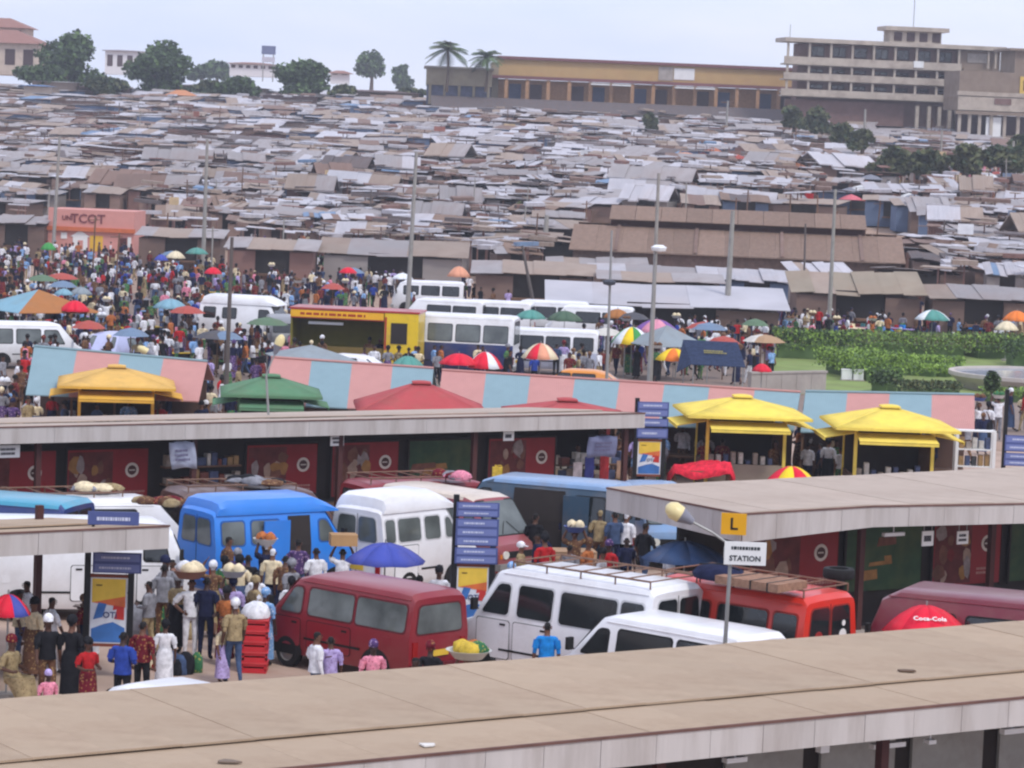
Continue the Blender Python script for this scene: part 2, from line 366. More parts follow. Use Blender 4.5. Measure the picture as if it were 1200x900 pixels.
for i, (x0, x1, kd) in enumerate([(-60, 64, 'r'), (78, 172, 'r'), (288, 370, 'r'), (388, 465, 'r'), (478, 556, 'g'), (571, 648, 'r')]):
    a, b = s_of(x0, 540, wall2)[0], s_of(x1, 540, wall2)[0]
    red_bay(S2, S2o, wall2 - N2 * .03, a, b, 0.86, 2.36, 40 + i, GRNP if kd == 'g' else None)
# open stall bays with shelves of goods
GOODS = [mat('goods_%d' % i, c, var=0.25, scale=8, rough=0.7) for i, c in enumerate([(150, 140, 130), (110, 60, 50), (190, 186, 178), (70, 80, 110), (150, 120, 80), (60, 60, 62)])]
def goods_bay(root, base, wref, s0, s1, z0, z1, seed):
    r = random.Random(seed); p = wref + E2 * ((s0 + s1) / 2) - base; wd = s1 - s0
    sh = MB(); 
    for k in range(3): sh.box(-wd / 2, wd / 2, -0.3, 0, z0 + k * (z1 - z0) / 3, z0 + k * (z1 - z0) / 3 + .04)
    shelf = sh.build('goods_shelf', WOOD, root, (p.x, p.y, 0), EANG)
    for k in range(3):
        x = -wd / 2 + .05
        while x < wd / 2 - .15:
            a = r.uniform(.1, .28); h = r.uniform(.12, .38); z = z0 + k * (z1 - z0) / 3 + .045
            m_ = MB(); m_.box(x, x + a, -0.26, -0.05, z, z + h); m_.build('goods_box', r.choice(GOODS), shelf); x += a + .03
goods_bay(S2, S2o, wall2 - N2 * .05, s_of(187, 540, wall2)[0], s_of(276, 540, wall2)[0], .9, 2.3, 5)
BLUEB = mat('blue_board', (74, 86, 138), rough=0.5, var=0.08, dirt=0.2)
# little station number boards hung from the fascia
def hung_board(px, py, wd, hh, ref, off, label, m=WHITE, rows=2, seed=1, tilt=0, print_m=None, group=None, name='hanging_sign'):
    s, z = s_of(px, py, ref + N2 * off); p = ref + N2 * off + E2 * s; p.z = z
    o = thing(name, label, 'sign', p, EANG, group); b = MB(); b.box(-wd / 2, wd / 2, -0.012, 0.012, -hh / 2, hh / 2); bo = b.build('board', m, o)
    bars(rows, wd * .8, hh * .7, seed).build('lettering', print_m or mat('print_dark', (60, 60, 66)), bo, (0, -0.013, 0))
    c = MB(); top = 3.08 - z
    for x in (-wd * .35, wd * .35): c.box(x - .008, x + .008, -.006, .006, hh / 2, max(hh / 2 + .05, top))
    c.build('hanger', STEEL, o); o.rotation_euler = (0, R(tilt), EANG); return o
hung_board(10, 529, .62, .32, rf2, .3, 'white number board hanging under the red-shuttered shelter beside the first red shutter', seed=3)
hung_board(395, 516, .42, .3, rf2, .3, 'white number board hanging between two red shutters', seed=4)
hung_board(596, 511, .36, .27, rf2, .3, 'white number board hanging over the last red shutter beside the green one', seed=5, rows=1)
BANN = mat('grey_banner', (170, 176, 196), rough=0.8, var=0.08); BANP = mat('banner_print', (96, 92, 120), rough=0.8)
def banner(px, py, wd, hh, ref, off, label, m, seed, tilt):
    s, z = s_of(px, py, ref + N2 * off); p = ref + N2 * off + E2 * s; p.z = z
    o = thing('cloth_banner', label, 'banner', p, EANG); r = random.Random(seed); n = 8; vs = []; fs = []
    for j in range(5):
        for i in range(n + 1):
            u = i / n - .5; v = .5 - j / 4; vs.append((u * wd + (v - .5) * -tilt * hh, .05 * math.sin(u * 9 + v * 3), v * hh + .03 * math.cos(u * 7)))
    for j in range(4):
        for i in range(n): a = j * (n + 1) + i; fs.append((a, a + 1, a + n + 2, a + n + 1))
    b = MB(); b.add(vs, fs); bo = b.build('banner_cloth', m, o, smooth=180)
    md = bo.modifiers.new('thickness', 'SOLIDIFY'); md.thickness = 0.006
    bars(3, wd * .7, hh * .5, seed, ).build('lettering', BANP, bo, (tilt * hh * .2, -0.075, 0))
    c = MB(); c.tube([(-wd * .52, 0, hh * .52), (wd * .52, 0, hh * .52)], .012, 6); c.build('cord', BLACK, o); return o
banner(212, 533, .74, .72, rf2, .2, 'pale grey cloth banner slung under the red-shuttered shelter by the goods stall', BANN, 8, .18)
banner(706, 523, 1.0, .62, rf2, .2, 'dull blue cloth banner slung at the open end of the red-shuttered shelter', mat('blue_banner', (112, 116, 146), rough=.8, var=.15), 9, -.05)
# open end booth with posters and wares
goods_bay(S2, S2o, wall2 + N2 * .6, s_of(665, 540, wall2)[0], s_of(742, 540, wall2)[0], .5, 1.9, 15)
for k, (px, c) in enumerate([(676, (210, 200, 200)), (690, (60, 66, 140)), (708, (160, 40, 44)), (728, (150, 120, 100))]):
    s, z = s_of(px, 545, wall2); wallbox(S2, S2o, rf2, W2 - .05 + .02 * k, s - .16, s + .16, .9 + .2 * (k % 2), 1.6 + .15 * (k % 3), .02, 'poster', mat('booth_poster_%d' % k, c, var=.25, scale=6))

# the right shelter, its end turned to the view
c0 = G(870, 602, 3.2); k1 = G(1023, 593, 3.2); far1 = G(1200, 590, 3.2); dirk = (far1 - k1).normalized(); tip = G(712, 571.5, 3.2); bk = (G(1200, 548, 3.2) - tip).normalized()
S3f = [c0, k1, k1 + dirk * 13]; S3b = [tip, tip + bk * 3.9, tip + bk * 17.5]
S3, S3o, _, _ = shelter('shelter', 'tan roof shelter with a bent grey fascia and yellow letter sign', S3f, S3b, 3.2, 3.2, [.62, .47, .42], lap=0.02, roofm=ROOFP, fhl=.5, lap_gap=.02)
posts(S3, S3o, c0, 1.3, (1.0, 4.5, 8.5, 12.5)); 
W3 = 2.6; wall3 = c0 + N2 * W3
wallbox(S3, S3o, c0, W3 + .15, .4, 15, 0, 2.95, .14, 'shop_wall', DARK)
for i, (x0, x1, kd) in enumerate([(878, 980, 'r'), (990, 1078, 'g'), (1092, 1170, 'r'), (1182, 1290, 'g')]):
    a, b = s_of(x0, 660, wall3)[0], s_of(x1, 660, wall3)[0]; red_bay(S3, S3o, wall3, a, b, .85, 2.4, 80 + i, GRNP if kd == 'g' else None)
hung_board(1087, 631, .34, .34, k1 + N2 * .2, .2, 'square white board under the yellow-signed shelter with one dark line', rows=1, seed=11)
hung_board(1128, 630, .34, .3, k1 + N2 * .2, .2, 'square white board under the yellow-signed shelter with two short dark lines', rows=2, seed=12)
s, z = s_of(1047, 626, c0 + N2 * 1.0); p = c0 + N2 * 1.0 + E2 * s - S3o; p.z = z; m_ = MB(); m_.box(-.3, .3, -.05, .05, -.04, .04); m_.box(-.01, .01, -.01, .01, .04, .5); m_.build('lamp_casing', LAMPW, S3, p, EANG)
# yellow letter sign on its end fascia
mid = lerp(c0, tip, .06) ; ed = (tip - c0).normalized(); eo = Vector((ed.y, -ed.x, 0)) * -1
pp = lerp(c0, tip, 0.03) + eo * .1; pp.z = G(860, 615, 3.2).z - .34
lang = math.atan2((tip - c0).y, (tip - c0).x) + math.pi
lang = R(-6)
pL = D(860, 614, c0.y - .35)
o = thing('letter_sign', 'small yellow square sign with a black capital letter on the corner of the yellow-signed shelter', 'sign', pL, lang)
m_ = MB(); m_.box(-.27, .27, -.015, .015, -.23, .23); b_ = m_.build('board', mat('yellow_board', (226, 168, 20), rough=.5, var=.05), o)
ob('lettering', text_mesh('L', .36, BLACK), b_, (0, -.018, -.01), rot=UP90)
m_ = MB(); m_.tube([(0, .02, .1), (.12, .36, .1)], .02, 6); m_.tube([(0, .02, -.1), (.12, .36, -.1)], .02, 6); m_.build('bracket', BLACK, o)

# the left shelter end
c4 = G(197, 616, 3.2)
S4f = [c4 + E2 * -12, c4]; S4b = [p + N2 * 5.4 for p in S4f]
S4, S4o, _, _ = shelter('shelter', 'short end of a shelter with stained grey fascia beside the white truck', S4f, S4b, 3.2, 2.62, .45, lap=.3)
posts(S4, S4o, c4, .5, (-9, -5.6, -3.72)); posts(S4, S4o, c4, 4.6, (-9, -4.5, -.6))
# ------------------------------------------------------------------ vehicles
VBOX = []                                   # footprints, so that people do not stand inside
def chamfer(poly, c=0.05):
    out = []; n = len(poly)
    for i in range(n):
        p, a, b = Vector(poly[i]), Vector(poly[i - 1]), Vector(poly[(i + 1) % n])
        for k in (.999, .45): pass
        da, db = (a - p), (b - p); ka, kb = min(c, da.length * .4), min(c, db.length * .4)
        q0, q1 = p + da.normalized() * ka, p + db.normalized() * kb
        out += [q0, (q0 + q1) * .35 + p * .3, q1]
    return out
STY = {  # top profile: (distance behind the nose, height; H is the roof), windscreen segment index, hood
    'hiace': lambda H: ([(0, .80), (.06, .98), (.30, 1.10), (1.02, H - .09), (1.35, H - .01)], (2, 3)),
    'stub': lambda H: ([(0, .82), (.06, 1.04), (.62, 1.24), (1.16, H - .12), (1.5, H - .01)], (2, 3)),
    'box': lambda H: ([(0, .8), (.03, 1.0), (.10, 1.22), (.42, H - .22), (.8, H - .02)], (2, 3)),
    'car': lambda H: ([(0, .62), (.08, .74), (1.05, .92), (1.75, H - .05), (2.05, H)], (2, 3)),
}
_wheel = {}
def wheel_mesh(r, wd):
    k = (r, wd)
    if k not in _wheel:
        prof = [(r * .62, -wd / 2), (r * .93, -wd / 2), (r, -wd * .3), (r, wd * .3), (r * .93, wd / 2), (r * .62, wd / 2)]; n = 20
        t = MB(); t.loft([[(rr * math.cos(2 * math.pi * i / n), y, rr * math.sin(2 * math.pi * i / n)) for rr, y in prof] for i in range(n)] + [[(rr, y, 0) for rr, y in prof]], 0, False)
        rm = MB(); rings = []
        for rr, y in ((r * .63, wd * .44), (r * .55, wd * .30), (r * .3, wd * .30), (r * .22, wd * .42), (0.001, wd * .44)):
            rings.append([(rr * math.cos(2 * math.pi * i / 16), y, rr * math.sin(2 * math.pi * i / 16)) for i in range(16)])
        rm.loft(rings, 0, False); rm2 = MB(); rm2.v = [(a, -b, c) for a, b, c in rm.v]; rm2.f = rm.f; rm2.m = rm.m
        RIM = mat('wheel_rim', (150, 146, 140), rough=.5, metal=.3, dirt=.5)
        _wheel[k] = (t.mesh('tyre', RUBBER, 40), rm.mesh('rim', RIM, 40), rm2.mesh('rim', RIM, 40))
    return _wheel[k]
def vehicle(name, label, cat, style, loc, heading, L, W, H, body, wins, rear='one', glass=None, trim=None, roofm=None, raised=0.0, belt=None, lower=None, group=None, rack=False, doors=(), zb=.28, wr=.32, seats=True, stripe=None, open_door=None):
    """local x forward, origin on the ground under the middle"""
    glass = glass or GLASS; belt = belt or (1.12 if H > 1.7 else .88)
    root = thing(name, label, cat, (loc[0], loc[1], 0.008), R(heading), group)
    VBOX.append((Vector((loc[0], loc[1])), R(heading), L, W))
    prof, (wa, wb) = STY[style](H); fx = L / 2
    tum = .86 if H > 1.7 else .78
    st = [(fx - d, z) for d, z in prof]
    if style == 'car': st += [(-L / 2 + 1.25, H), (-L / 2 + .75, H - .09), (-L / 2 + .12, .92 if cat != 'hatch' else 1.0), (-L / 2, .8)]
    else: st += [(-L / 2 + .5, H), (-L / 2 + .14, H - .025), (-L / 2 + .02, H - .13)]
    def half(zt, x):
        nose = 1.0 if x < fx - .35 else .95
        w_ = W / 2 * nose; bz = min(belt, zt - .10); r_ = .13 if zt > belt + .25 else .05
        k = min(1.0, max(0.0, (zt - r_ - bz) / max(.01, H - .13 - belt))); wt = w_ * (1 - (1 - tum) * k)
        return [(w_ * .9, zb), (w_ * .985, zb + .16), (w_, .7 * bz + .2), (w_, bz), (wt, zt - r_), (wt - r_ * .35, zt - r_ * .3), (wt - r_, zt), (wt * .4, zt + (.02 if zt > belt + .25 else .015))]
    rings = []
    for x, z in st:
        h = half(z, x); rings.append([(x, y, zz) for y, zz in h] + [(x, -y, zz) for y, zz in reversed(h)])
    mb = MB(); mb.loft(rings, 0, True)
    if lower:                                              # two-tone body: faces below the belt
        for i, f in enumerate(mb.f):
            if max(mb.v[k][2] for k in f) < belt + .02: mb.m[i] = 1
    if roofm:
        for i, f in enumerate(mb.f):
            if min(mb.v[k][2] for k in f) > H - .16: mb.m[i] = 2
    b = mb.build('body', [body, lower or body, roofm or body], root, smooth=32)
    def sy(z, x=None):
        wt = W / 2 * tum
        if z <= belt: return W / 2
        return W / 2 + (wt - W / 2) * (z - belt) / (H - .13 - belt)
    FR = trim or RUBBER
    def patch(nm, poly, m, off, sub=None, th=.012, c=.06):
        q = MB(); pl = chamfer(poly, c); nrm = (Vector(pl[4]) - Vector(pl[0])).cross(Vector(pl[-2]) - Vector(pl[0])).normalized()
        return q, pl, nrm
    def side_win(x0, x1, z0, z1, s, x1t=None, m=None, nm='window'):
        x1t = x1 if x1t is None else x1t
        for kk, (g, o_) in enumerate(((.035, .006), (0, .014))):
            poly = [Vector((x0 - g, s * (sy(z0 - g) + o_), z0 - g)), Vector((x1 + g, s * (sy(z0 - g) + o_), z0 - g)), Vector((x1t + g, s * (sy(z1 + g) + o_), z1 + g)), Vector((x0 - g, s * (sy(z1 + g) + o_), z1 + g))]
            q = MB(); q.prism(chamfer(poly, .07), (0, -s * .012, 0))
            if kk == 0: f_ = q
            else:
                wn = q.build(nm, m or glass, root); f_.build('window_frame', FR, wn)
        return wn
    for w_ in wins:
        for s in (1, -1): side_win(w_[0], w_[1], w_[2], w_[3], s, w_[4] if len(w_) > 4 else None)
    # windscreen
    (xa, za), (xb, zb2) = st[wa], st[wb]; a = Vector((xa, 0, za)); bb = Vector((xb, 0, zb2)); d = bb - a; nrm = Vector((-d.z, 0, d.x)).normalized()
    if nrm.x < 0: nrm = -nrm
    ya = half(za, xa)[3][0] * .93; yb = half(zb2, xb)[4][0] * .96
    for g, o_, nm, m_ in ((0.0, .010, 'windscreen_frame', FR), (.045, .020, 'windscreen', glass)):
        p0 = a + d * (.06 + g * .6) + nrm * o_; p1 = a + d * (.97 - g * .8) + nrm * o_
        q = MB(); q.prism(chamfer([p0 + Vector((0, ya - g, 0)), p0 - Vector((0, ya - g, 0)), p1 - Vector((0, yb - g, 0)), p1 + Vector((0, yb - g, 0))], .07), -nrm * .008)
        if g == 0: fr_ = q
        else: ws = q.build(nm, m_, root); fr_.build('windscreen_frame', FR, ws)
    # rear
    xr = st[-1][0]
    if style != 'car':
        zr0, zr1 = belt + .05, H - .26
        spans = {'one': [(-.86, .86)], 'two': [(-.84, -.06), (.06, .84)], 'none': []}[rear]
        for u0, u1 in spans:
            for g, m_ in ((.03, FR), (0, glass)):
                def yy(u, z): return u * (sy(z) - .08)
                q = MB(); q.prism(chamfer([(xr - (.008 if g else .016), yy(u0, zr0) - g, zr0 - g), (xr - (.008 if g else .016), yy(u1, zr0) + g, zr0 - g), (xr - (.008 if g else .016), yy(u1, zr1) + g, zr1 + g), (xr - (.008 if g else .016), yy(u0, zr1) - g, zr1 + g)], .08), (.01, 0, 0))
                if g: f_ = q
                else: wn = q.build('rear_window', glass, root); f_.build('window_frame', FR, wn)
        if rear == 'two':
            q = MB(); q.box(xr - .006, xr, -.008, .008, zb + .12, H - .2); q.build('rear_door_seam', RUBBER, root)
    else:
        (x0, z0), (x1, z1) = st[-2], st[-3]; a = Vector((x0, 0, z0)); d = Vector((x1 - x0, 0, z1 - z0)); nrm = Vector((-d.z, 0, d.x)).normalized(); nrm = nrm if nrm.x < 0 else -nrm
        q = MB(); p0, p1 = a + d * .12 + nrm * .01, a + d * .92 + nrm * .01; yw0, yw1 = W / 2 * .86, W / 2 * tum * .9
        q.prism(chamfer([p0 + Vector((0, yw0, 0)), p0 - Vector((0, yw0, 0)), p1 - Vector((0, yw1, 0)), p1 + Vector((0, yw1, 0))], .06), -nrm * .008); q.build('rear_window', glass, root)
    for s in (1, -1):
        q = MB(); q.box(xr - .03, xr + .02, s * (W / 2 - .16) - .07, s * (W / 2 - .16) + .07, .62 if H > 1.7 else .55, .98 if H > 1.7 else .72); q.build('tail_light', REDLT, root)
        q = MB(); zc = .74 if H > 1.7 else .6; n = 14; yc = s * (W / 2 * .95 - .26)
        q.prism([(fx - .005, yc + .11 * math.cos(2 * math.pi * k / n), zc + .1 * math.sin(2 * math.pi * k / n)) for k in range(n)], (.035, 0, 0)); q.build('headlight', CLEARLT, root)
        q = MB(); q.box(fx - .02, fx + .015, s * (W / 2 * .95 - .1) - .04, s * (W / 2 * .95 - .1) + .04, zc - .09, zc + .02); q.build('indicator', AMBER, root)
        q = MB(); mx_ = fx - prof[2][0] - .15; mz = belt + .12; q.box(mx_ - .04, mx_ + .04, s * (W / 2 + .05) - .0, s * (W / 2 + .05) + s * .16, mz, mz + .24); q.tube([(mx_, s * W / 2 * .98, mz), (mx_, s * (W / 2 + .1), mz + .08)], .012, 5); q.build('wing_mirror', RUBBER, root)
    q = MB(); q.box(fx - .02, fx + .012, -W * .26, W * .26, zc - .08, zc + .08); q.build('grille', RUBBER, root)
    bm_ = trim or STEEL
    q = MB(); q.box(fx - .1, fx + .09, -W / 2 * .97, W / 2 * .97, .36, .53); q.build('front_bumper', bm_, root)
    q = MB(); q.box(-L / 2 - .1, -L / 2 + .08, -W / 2 * .96, W / 2 * .96, .38, .53); q.build('rear_bumper', bm_, root)
    q = MB(); q.box(-L / 2 - .022, -L / 2 - .004, -.26, .26, .66, .78); q.build('number_plate', mat('plate_yellow', (214, 178, 60)), root)
    # wheels
    ty, ri, ri2 = wheel_mesh(wr, .2)
    for wx in (fx - (.85 if style != 'car' else .8), -L / 2 + (.95 if style != 'car' else .85)):
        for s in (1, -1):
            wh = ob('wheel', ty, root, (wx, s * (W / 2 - .09), wr)); ob('rim', ri if s > 0 else ri2, wh)
            n = 14; q = MB(); q.prism([(wx + (wr + .08) * math.cos(math.pi * k / n), s * (W / 2 + .004), wr + .03 + (wr + .06) * math.sin(math.pi * k / n)) for k in range(n + 1)] + [(wx - wr - .08, s * (W / 2 + .004), zb), (wx + wr + .08, s * (W / 2 + .004), zb)], (0, -s * .03, 0)); q.build('wheel_arch', RUBBER, root)
    # side doors: panels a little proud with a handle, and a rub strip
    for dx0, dx1, s in doors:
        q = MB(); poly = [Vector((dx0, s * (W / 2 + .007), zb + .2)), Vector((dx1, s * (W / 2 + .007), zb + .2)), Vector((dx1, s * (W / 2 + .007), belt - .04)), Vector((dx0, s * (W / 2 + .007), belt - .04))]
        q.prism(chamfer(poly, .05), (0, -s * .012, 0)); dr = q.build('door', lower or body, root)
        g_ = .014; q = MB(); q.prism(chamfer([Vector((dx0 - g_, s * (W / 2 + .003), zb + .2 - g_)), Vector((dx1 + g_, s * (W / 2 + .003), zb + .2 - g_)), Vector((dx1 + g_, s * (W / 2 + .003), belt - .04 + g_)), Vector((dx0 - g_, s * (W / 2 + .003), belt - .04 + g_))], .05), (0, -s * .006, 0)); q.build('door_seam', RUBBER, dr)
        q = MB(); q.box(dx0 + .1, dx0 + .24, s * (W / 2 + .008) - .01, s * (W / 2 + .008) + .012, belt - .14, belt - .1); q.build('door_handle', RUBBER, dr)
    if H > 1.7:
        for s in (1, -1):
            if not raised: q = MB(); yg = sy(H - .15); q.tube([(-L / 2 + .12, s * yg, H - .14), (fx - prof[3][0] - .15, s * yg, H - .14)], .014, 5); q.build('rain_gutter', body, root)
            q = MB(); wl = (bb - a) if style != 'car' else None
            if wl is not None and style != 'car': p0_ = Vector((st[wa][0], 0, st[wa][1])); p1_ = Vector((st[wb][0], 0, st[wb][1])); dd_ = p1_ - p0_; nn_ = Vector((-dd_.z, 0, dd_.x)).normalized(); nn_ = nn_ if nn_.x > 0 else -nn_; q.tube([p0_ + dd_ * .1 + nn_ * .035 + Vector((0, s * .3, 0)), p0_ + dd_ * .4 + nn_ * .035 + Vector((0, s * .05, 0))], .008, 4); q.build('wiper', RUBBER, root)
            for xa_, xb_ in ((-L / 2 + 1.4, fx - 1.35),):
                q = MB(); q.box(xa_, xb_, s * (W / 2) - .004, s * (W / 2) + .014, .64, .685); q.build('rub_strip', RUBBER, root)
            q = MB(); q.box(-L / 2 + .55, -L / 2 + .73, s * (W / 2) - .004, s * (W / 2) + .01, .86, 1.02); q.build('fuel_flap' if s > 0 else 'vent_flap', lower or body, root)
    if stripe:
        for s in (1, -1):
            q = MB(); q.box(-L / 2 + .1, fx - .5, s * (W / 2) - .006, s * (W / 2) + .006, belt - .1, belt - .02); q.build('side_stripe', stripe, root)
    if raised:                                             # raised roof cap with rounded ends
        q = MB(); rr = []
        for x, k in ((-L / 2 + .08, .0), (-L / 2 + .16, .75), (-L / 2 + .4, 1), (fx - 1.5, 1), (fx - 1.1, .55), (fx - .8, .0)):
            wt = W / 2 * tum; rr.append([(x, s_ * wt * yk, H - .12 + (raised + .12) * zk * k + (0 if zk else -.03)) for s_, yk, zk in ((1, 1.05, 0), (1, 1.04, .45), (1, .9, .86), (1, .5, 1), (-1, .5, 1), (-1, .9, .86), (-1, 1.04, .45), (-1, 1.05, 0))])
        q.loft(rr, 0, True); q.build('raised_roof', roofm or body, root, smooth=35)
    if rack:
        q = MB(); zt = H + raised + .12; x0, x1 = -L / 2 + .15, fx - 1.5; yk = W / 2 * tum - .06
        for y in (-yk, yk):
            q.tube([(x0, y, zt), (x1, y, zt)], .022, 6)
            for k in range(5): x = lerp(x0, x1, k / 4); q.tube([(x, y, zt), (x, y, H + raised - .03)], .018, 5)
        for k in range(7): x = lerp(x0, x1, k / 6); q.tube([(x, -yk, zt), (x, yk, zt)], .016, 5)
        q.build('roof_rack', mat('rust_rack', (120, 92, 76), rough=.8), root)
    if open_door:                                          # a dark doorway in the side with the door leaf swung out
        x0, x1, s = open_door
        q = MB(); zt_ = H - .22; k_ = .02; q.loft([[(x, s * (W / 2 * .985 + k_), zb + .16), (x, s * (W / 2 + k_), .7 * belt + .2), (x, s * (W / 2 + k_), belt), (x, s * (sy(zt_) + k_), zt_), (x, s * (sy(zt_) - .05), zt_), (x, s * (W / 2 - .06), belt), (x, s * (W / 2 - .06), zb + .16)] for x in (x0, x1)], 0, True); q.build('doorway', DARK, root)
        q = MB(); q.box(x0 - .72, x0 - .02, s * (W / 2 + .05) - .02, s * (W / 2 + .05) + .03, zb + .15, H - .3); q.build('sliding_door', body, root)
    return root
def by_corner(px, py, z, heading, L, W, fx, fy, inset=.86):
    """centre from the pixel of one roof corner: fx -1 rear / +1 front, fy +1 the vehicle's left"""
    p = G(px, py, z); h = R(heading); c, s = math.cos(h), math.sin(h); lx, ly = fx * L / 2, fy * W / 2 * inset
    return Vector((p.x - (lx * c - ly * s), p.y - (lx * s + ly * c), 0))
P = paint
MAROON = P('maroon', (136, 20, 36), .18); WH = P('white', (234, 234, 236), .3); REDO = P('orange_red', (214, 48, 30), .2); DMAR = P('dark_maroon', (116, 30, 48)); BLUE = P('bright_blue', (36, 128, 222), .12); TEAL = P('dull_teal', (46, 74, 96)); LBLUE = P('pale_blue', (120, 152, 190)); PINKM = P('faded_maroon', (150, 66, 74)); CREAM = P('cream', (214, 198, 180)); SKYB = P('turquoise', (66, 152, 180)); NAVY = P('navy', (36, 54, 110)); ORNG = P('taxi_orange', (224, 140, 40)); GREYP = P('grey', (128, 130, 134)); BROWNP = P('brown', (92, 62, 56))
BLKT = mat('black_trim', (34, 32, 34), rough=.7)

# front row
h = 138; L, W, H = 4.35, 1.7, 1.95
vehicle('minibus', 'maroon minibus with long grey side windows parked beside the stacked red crates', 'van', 'hiace', by_corner(487, 703, H - .1, h, L, W, -1, 1), h, L, W, H, MAROON,
        [(-2.0, -.62, 1.16, 1.7), (-.52, .75, 1.16, 1.7), (.95, 1.55, 1.16, 1.68, 1.2)], 'one', GLASS2, trim=mat('maroon_trim', (96, 22, 32), rough=.5), doors=[(-.5, .75, 1), (.95, 1.7, 1)], belt=1.08, wr=.33)
h = 141; L, W, H = 5.1, 1.95, 2.35
vehicle('minibus', 'white minibus with stub bonnet and rusty roof rack beside the maroon minibus', 'van', 'stub', by_corner(767, 696, H - .08, h, L, W, -1, 1), h, L, W, H, WH,
        [(-2.35, -1.8, 1.38, 2.02), (-1.7, -.3, 1.38, 2.02), (-.1, .78, 1.38, 2.02), (1.0, 1.7, 1.38, 2.0, 1.3)], 'two', GLASS, rack=True, doors=[(-.1, .85, 1), (.95, 1.8, 1)], belt=1.3, trim=mat('white_trim', (200, 200, 202)), wr=.35)
h = 138; L, W, H = 4.4, 1.7, 1.98
vehicle('minibus', 'plain white minibus without a rack half hidden behind the lap-roofed shelter', 'van', 'hiace', by_corner(868, 752, H - .06, h, L, W, -1, 1), h, L, W, H, WH,
        [(-2.0, -.75, 1.2, 1.72), (-.6, .7, 1.2, 1.72), (.95, 1.6, 1.2, 1.68, 1.15)], 'one', GLASS, belt=1.1)
h = 140; L, W, H = 5.0, 1.92, 2.35
ORV = vehicle('minibus', 'orange-red minibus with loaded roof rack before the yellow-signed shelter', 'van', 'stub', by_corner(947, 706, H - .08, h, L, W, -1, 1), h, L, W, H, REDO,
        [(-2.3, -1.75, 1.38, 1.98), (-1.6, -.4, 1.38, 1.98), (-.2, .8, 1.38, 1.98), (1.0, 1.65, 1.38, 1.96, 1.25)], 'two', GLASS, rack=True, belt=1.3, trim=mat('red_trim', (150, 40, 30)))
for yy_, zz_, rr_, mm_ in ((-.42, 1.5, .13, WHITE), (-.44, 1.74, .06, WHITE), (.42, 1.5, .15, P('sticker_red', (150, 40, 36)))):
    q = MB(); q.prism([(-2.5 + .012 - .02, yy_ + rr_ * math.cos(k * .45), zz_ + rr_ * math.sin(k * .45)) for k in range(14)], (-.004, 0, 0)); q.build('rear_sticker', mm_, ORV)
h = 156; L, W, H = 7.2, 2.1, 2.35
vehicle('minibus', 'long dark maroon bus with small windows standing behind the red parasol', 'bus', 'box', by_corner(1010, 690, H - .05, h, L, W, 1, 1), h, L, W, H, DMAR,
        [(-3.2, -2.3, 1.4, 1.95), (-1.9, -1.0, 1.4, 1.95), (-.8, .1, 1.4, 1.95), (.35, 1.4, 1.4, 1.95), (1.65, 2.6, 1.4, 1.95)], 'two', GLASS, belt=1.3)
h = 140; L, W, H = 4.4, 1.7, 1.98
vehicle('minibus', 'white minibus of which only the roof shows behind the lap-roofed shelter below the crowd', 'van', 'hiace', by_corner(300, 838, H, h, L, W, -1, 1), h, L, W, H, WH, [(-2.0, -.75, 1.2, 1.72), (-.6, .7, 1.2, 1.72)], 'one', GLASS)
# second row
h = 36; L, W, H = 4.2, 1.8, 2.2
vehicle('minibus', 'bright blue high-roof minibus with open side door among passengers', 'van', 'stub', by_corner(250, 604, H - .12, h, L, W, -1, -1), h, L, W, H, BLUE,
        [(-1.9, -1.3, 1.36, 1.9), (-1.1, -.35, 1.36, 1.9), (.75, 1.25, 1.36, 1.86, .95)], 'two', GLASS2, raised=.24, belt=1.3, open_door=(-.1, .5, -1), trim=mat('blue_trim', (34, 88, 160)))
h = 50; L, W, H = 3.5, 1.75, 2.2
vehicle('minibus', 'white high-roof minibus behind the blue parasol', 'van', 'stub', by_corner(446, 602, H - .12, h, L, W, -1, -1), h, L, W, H, WH,
        [(-1.62, -1.3, 1.36, 1.9), (-1.18, -.4, 1.36, 1.9), (-.24, .3, 1.36, 1.9), (.5, .9, 1.36, 1.84, .65)], 'two', GLASS2, raised=.3, belt=1.3, doors=[(-1.3, -.5, -1)], trim=mat('white_trim', (200, 200, 202)))
h = 12; L, W, H = 4.7, 1.8, 2.2
vehicle('panel_van', 'white panel van with cab window standing behind the short stained shelter end', 'van', 'box', by_corner(214, 618, H - .05, h, L, W, 1, -1) + Vector((.2, .2, 0)), h, L, W, H, WH,
        [(1.3, 1.85, 1.38, 1.9, 1.7)], 'none', GLASS, belt=1.3, doors=[(1.15, 1.9, -1), (-.3, .9, -1)])
vehicle('minibus', 'white minibus with dark rear windows under the short stained shelter fascia', 'van', 'box', G(40, 690, .5) + Vector((-1.7, 2.2, 0)), 20, 4.6, 1.85, 2.1, WH, [(-1.9, -.8, 1.3, 1.8), (-.6, .5, 1.3, 1.8)], 'two', GLASS, belt=1.2)
h = -42; L, W, H = 4.3, 1.7, 2.1
vehicle('minibus', 'faded maroon minibus with cream roof facing out beside the blue sign board', 'van', 'hiace', Vector((.38 - 2.15 * math.cos(R(42)), 73.6 + 2.15 * math.sin(R(42)), 0)), h, L, W, H, PINKM,
        [(-1.9, -.6, 1.2, 1.72), (-.4, .7, 1.2, 1.72), (.95, 1.5, 1.2, 1.66, 1.15)], 'one', GLASS2, roofm=CREAM, belt=1.1)
h = 158; L, W, H = 4.8, 1.9, 2.3
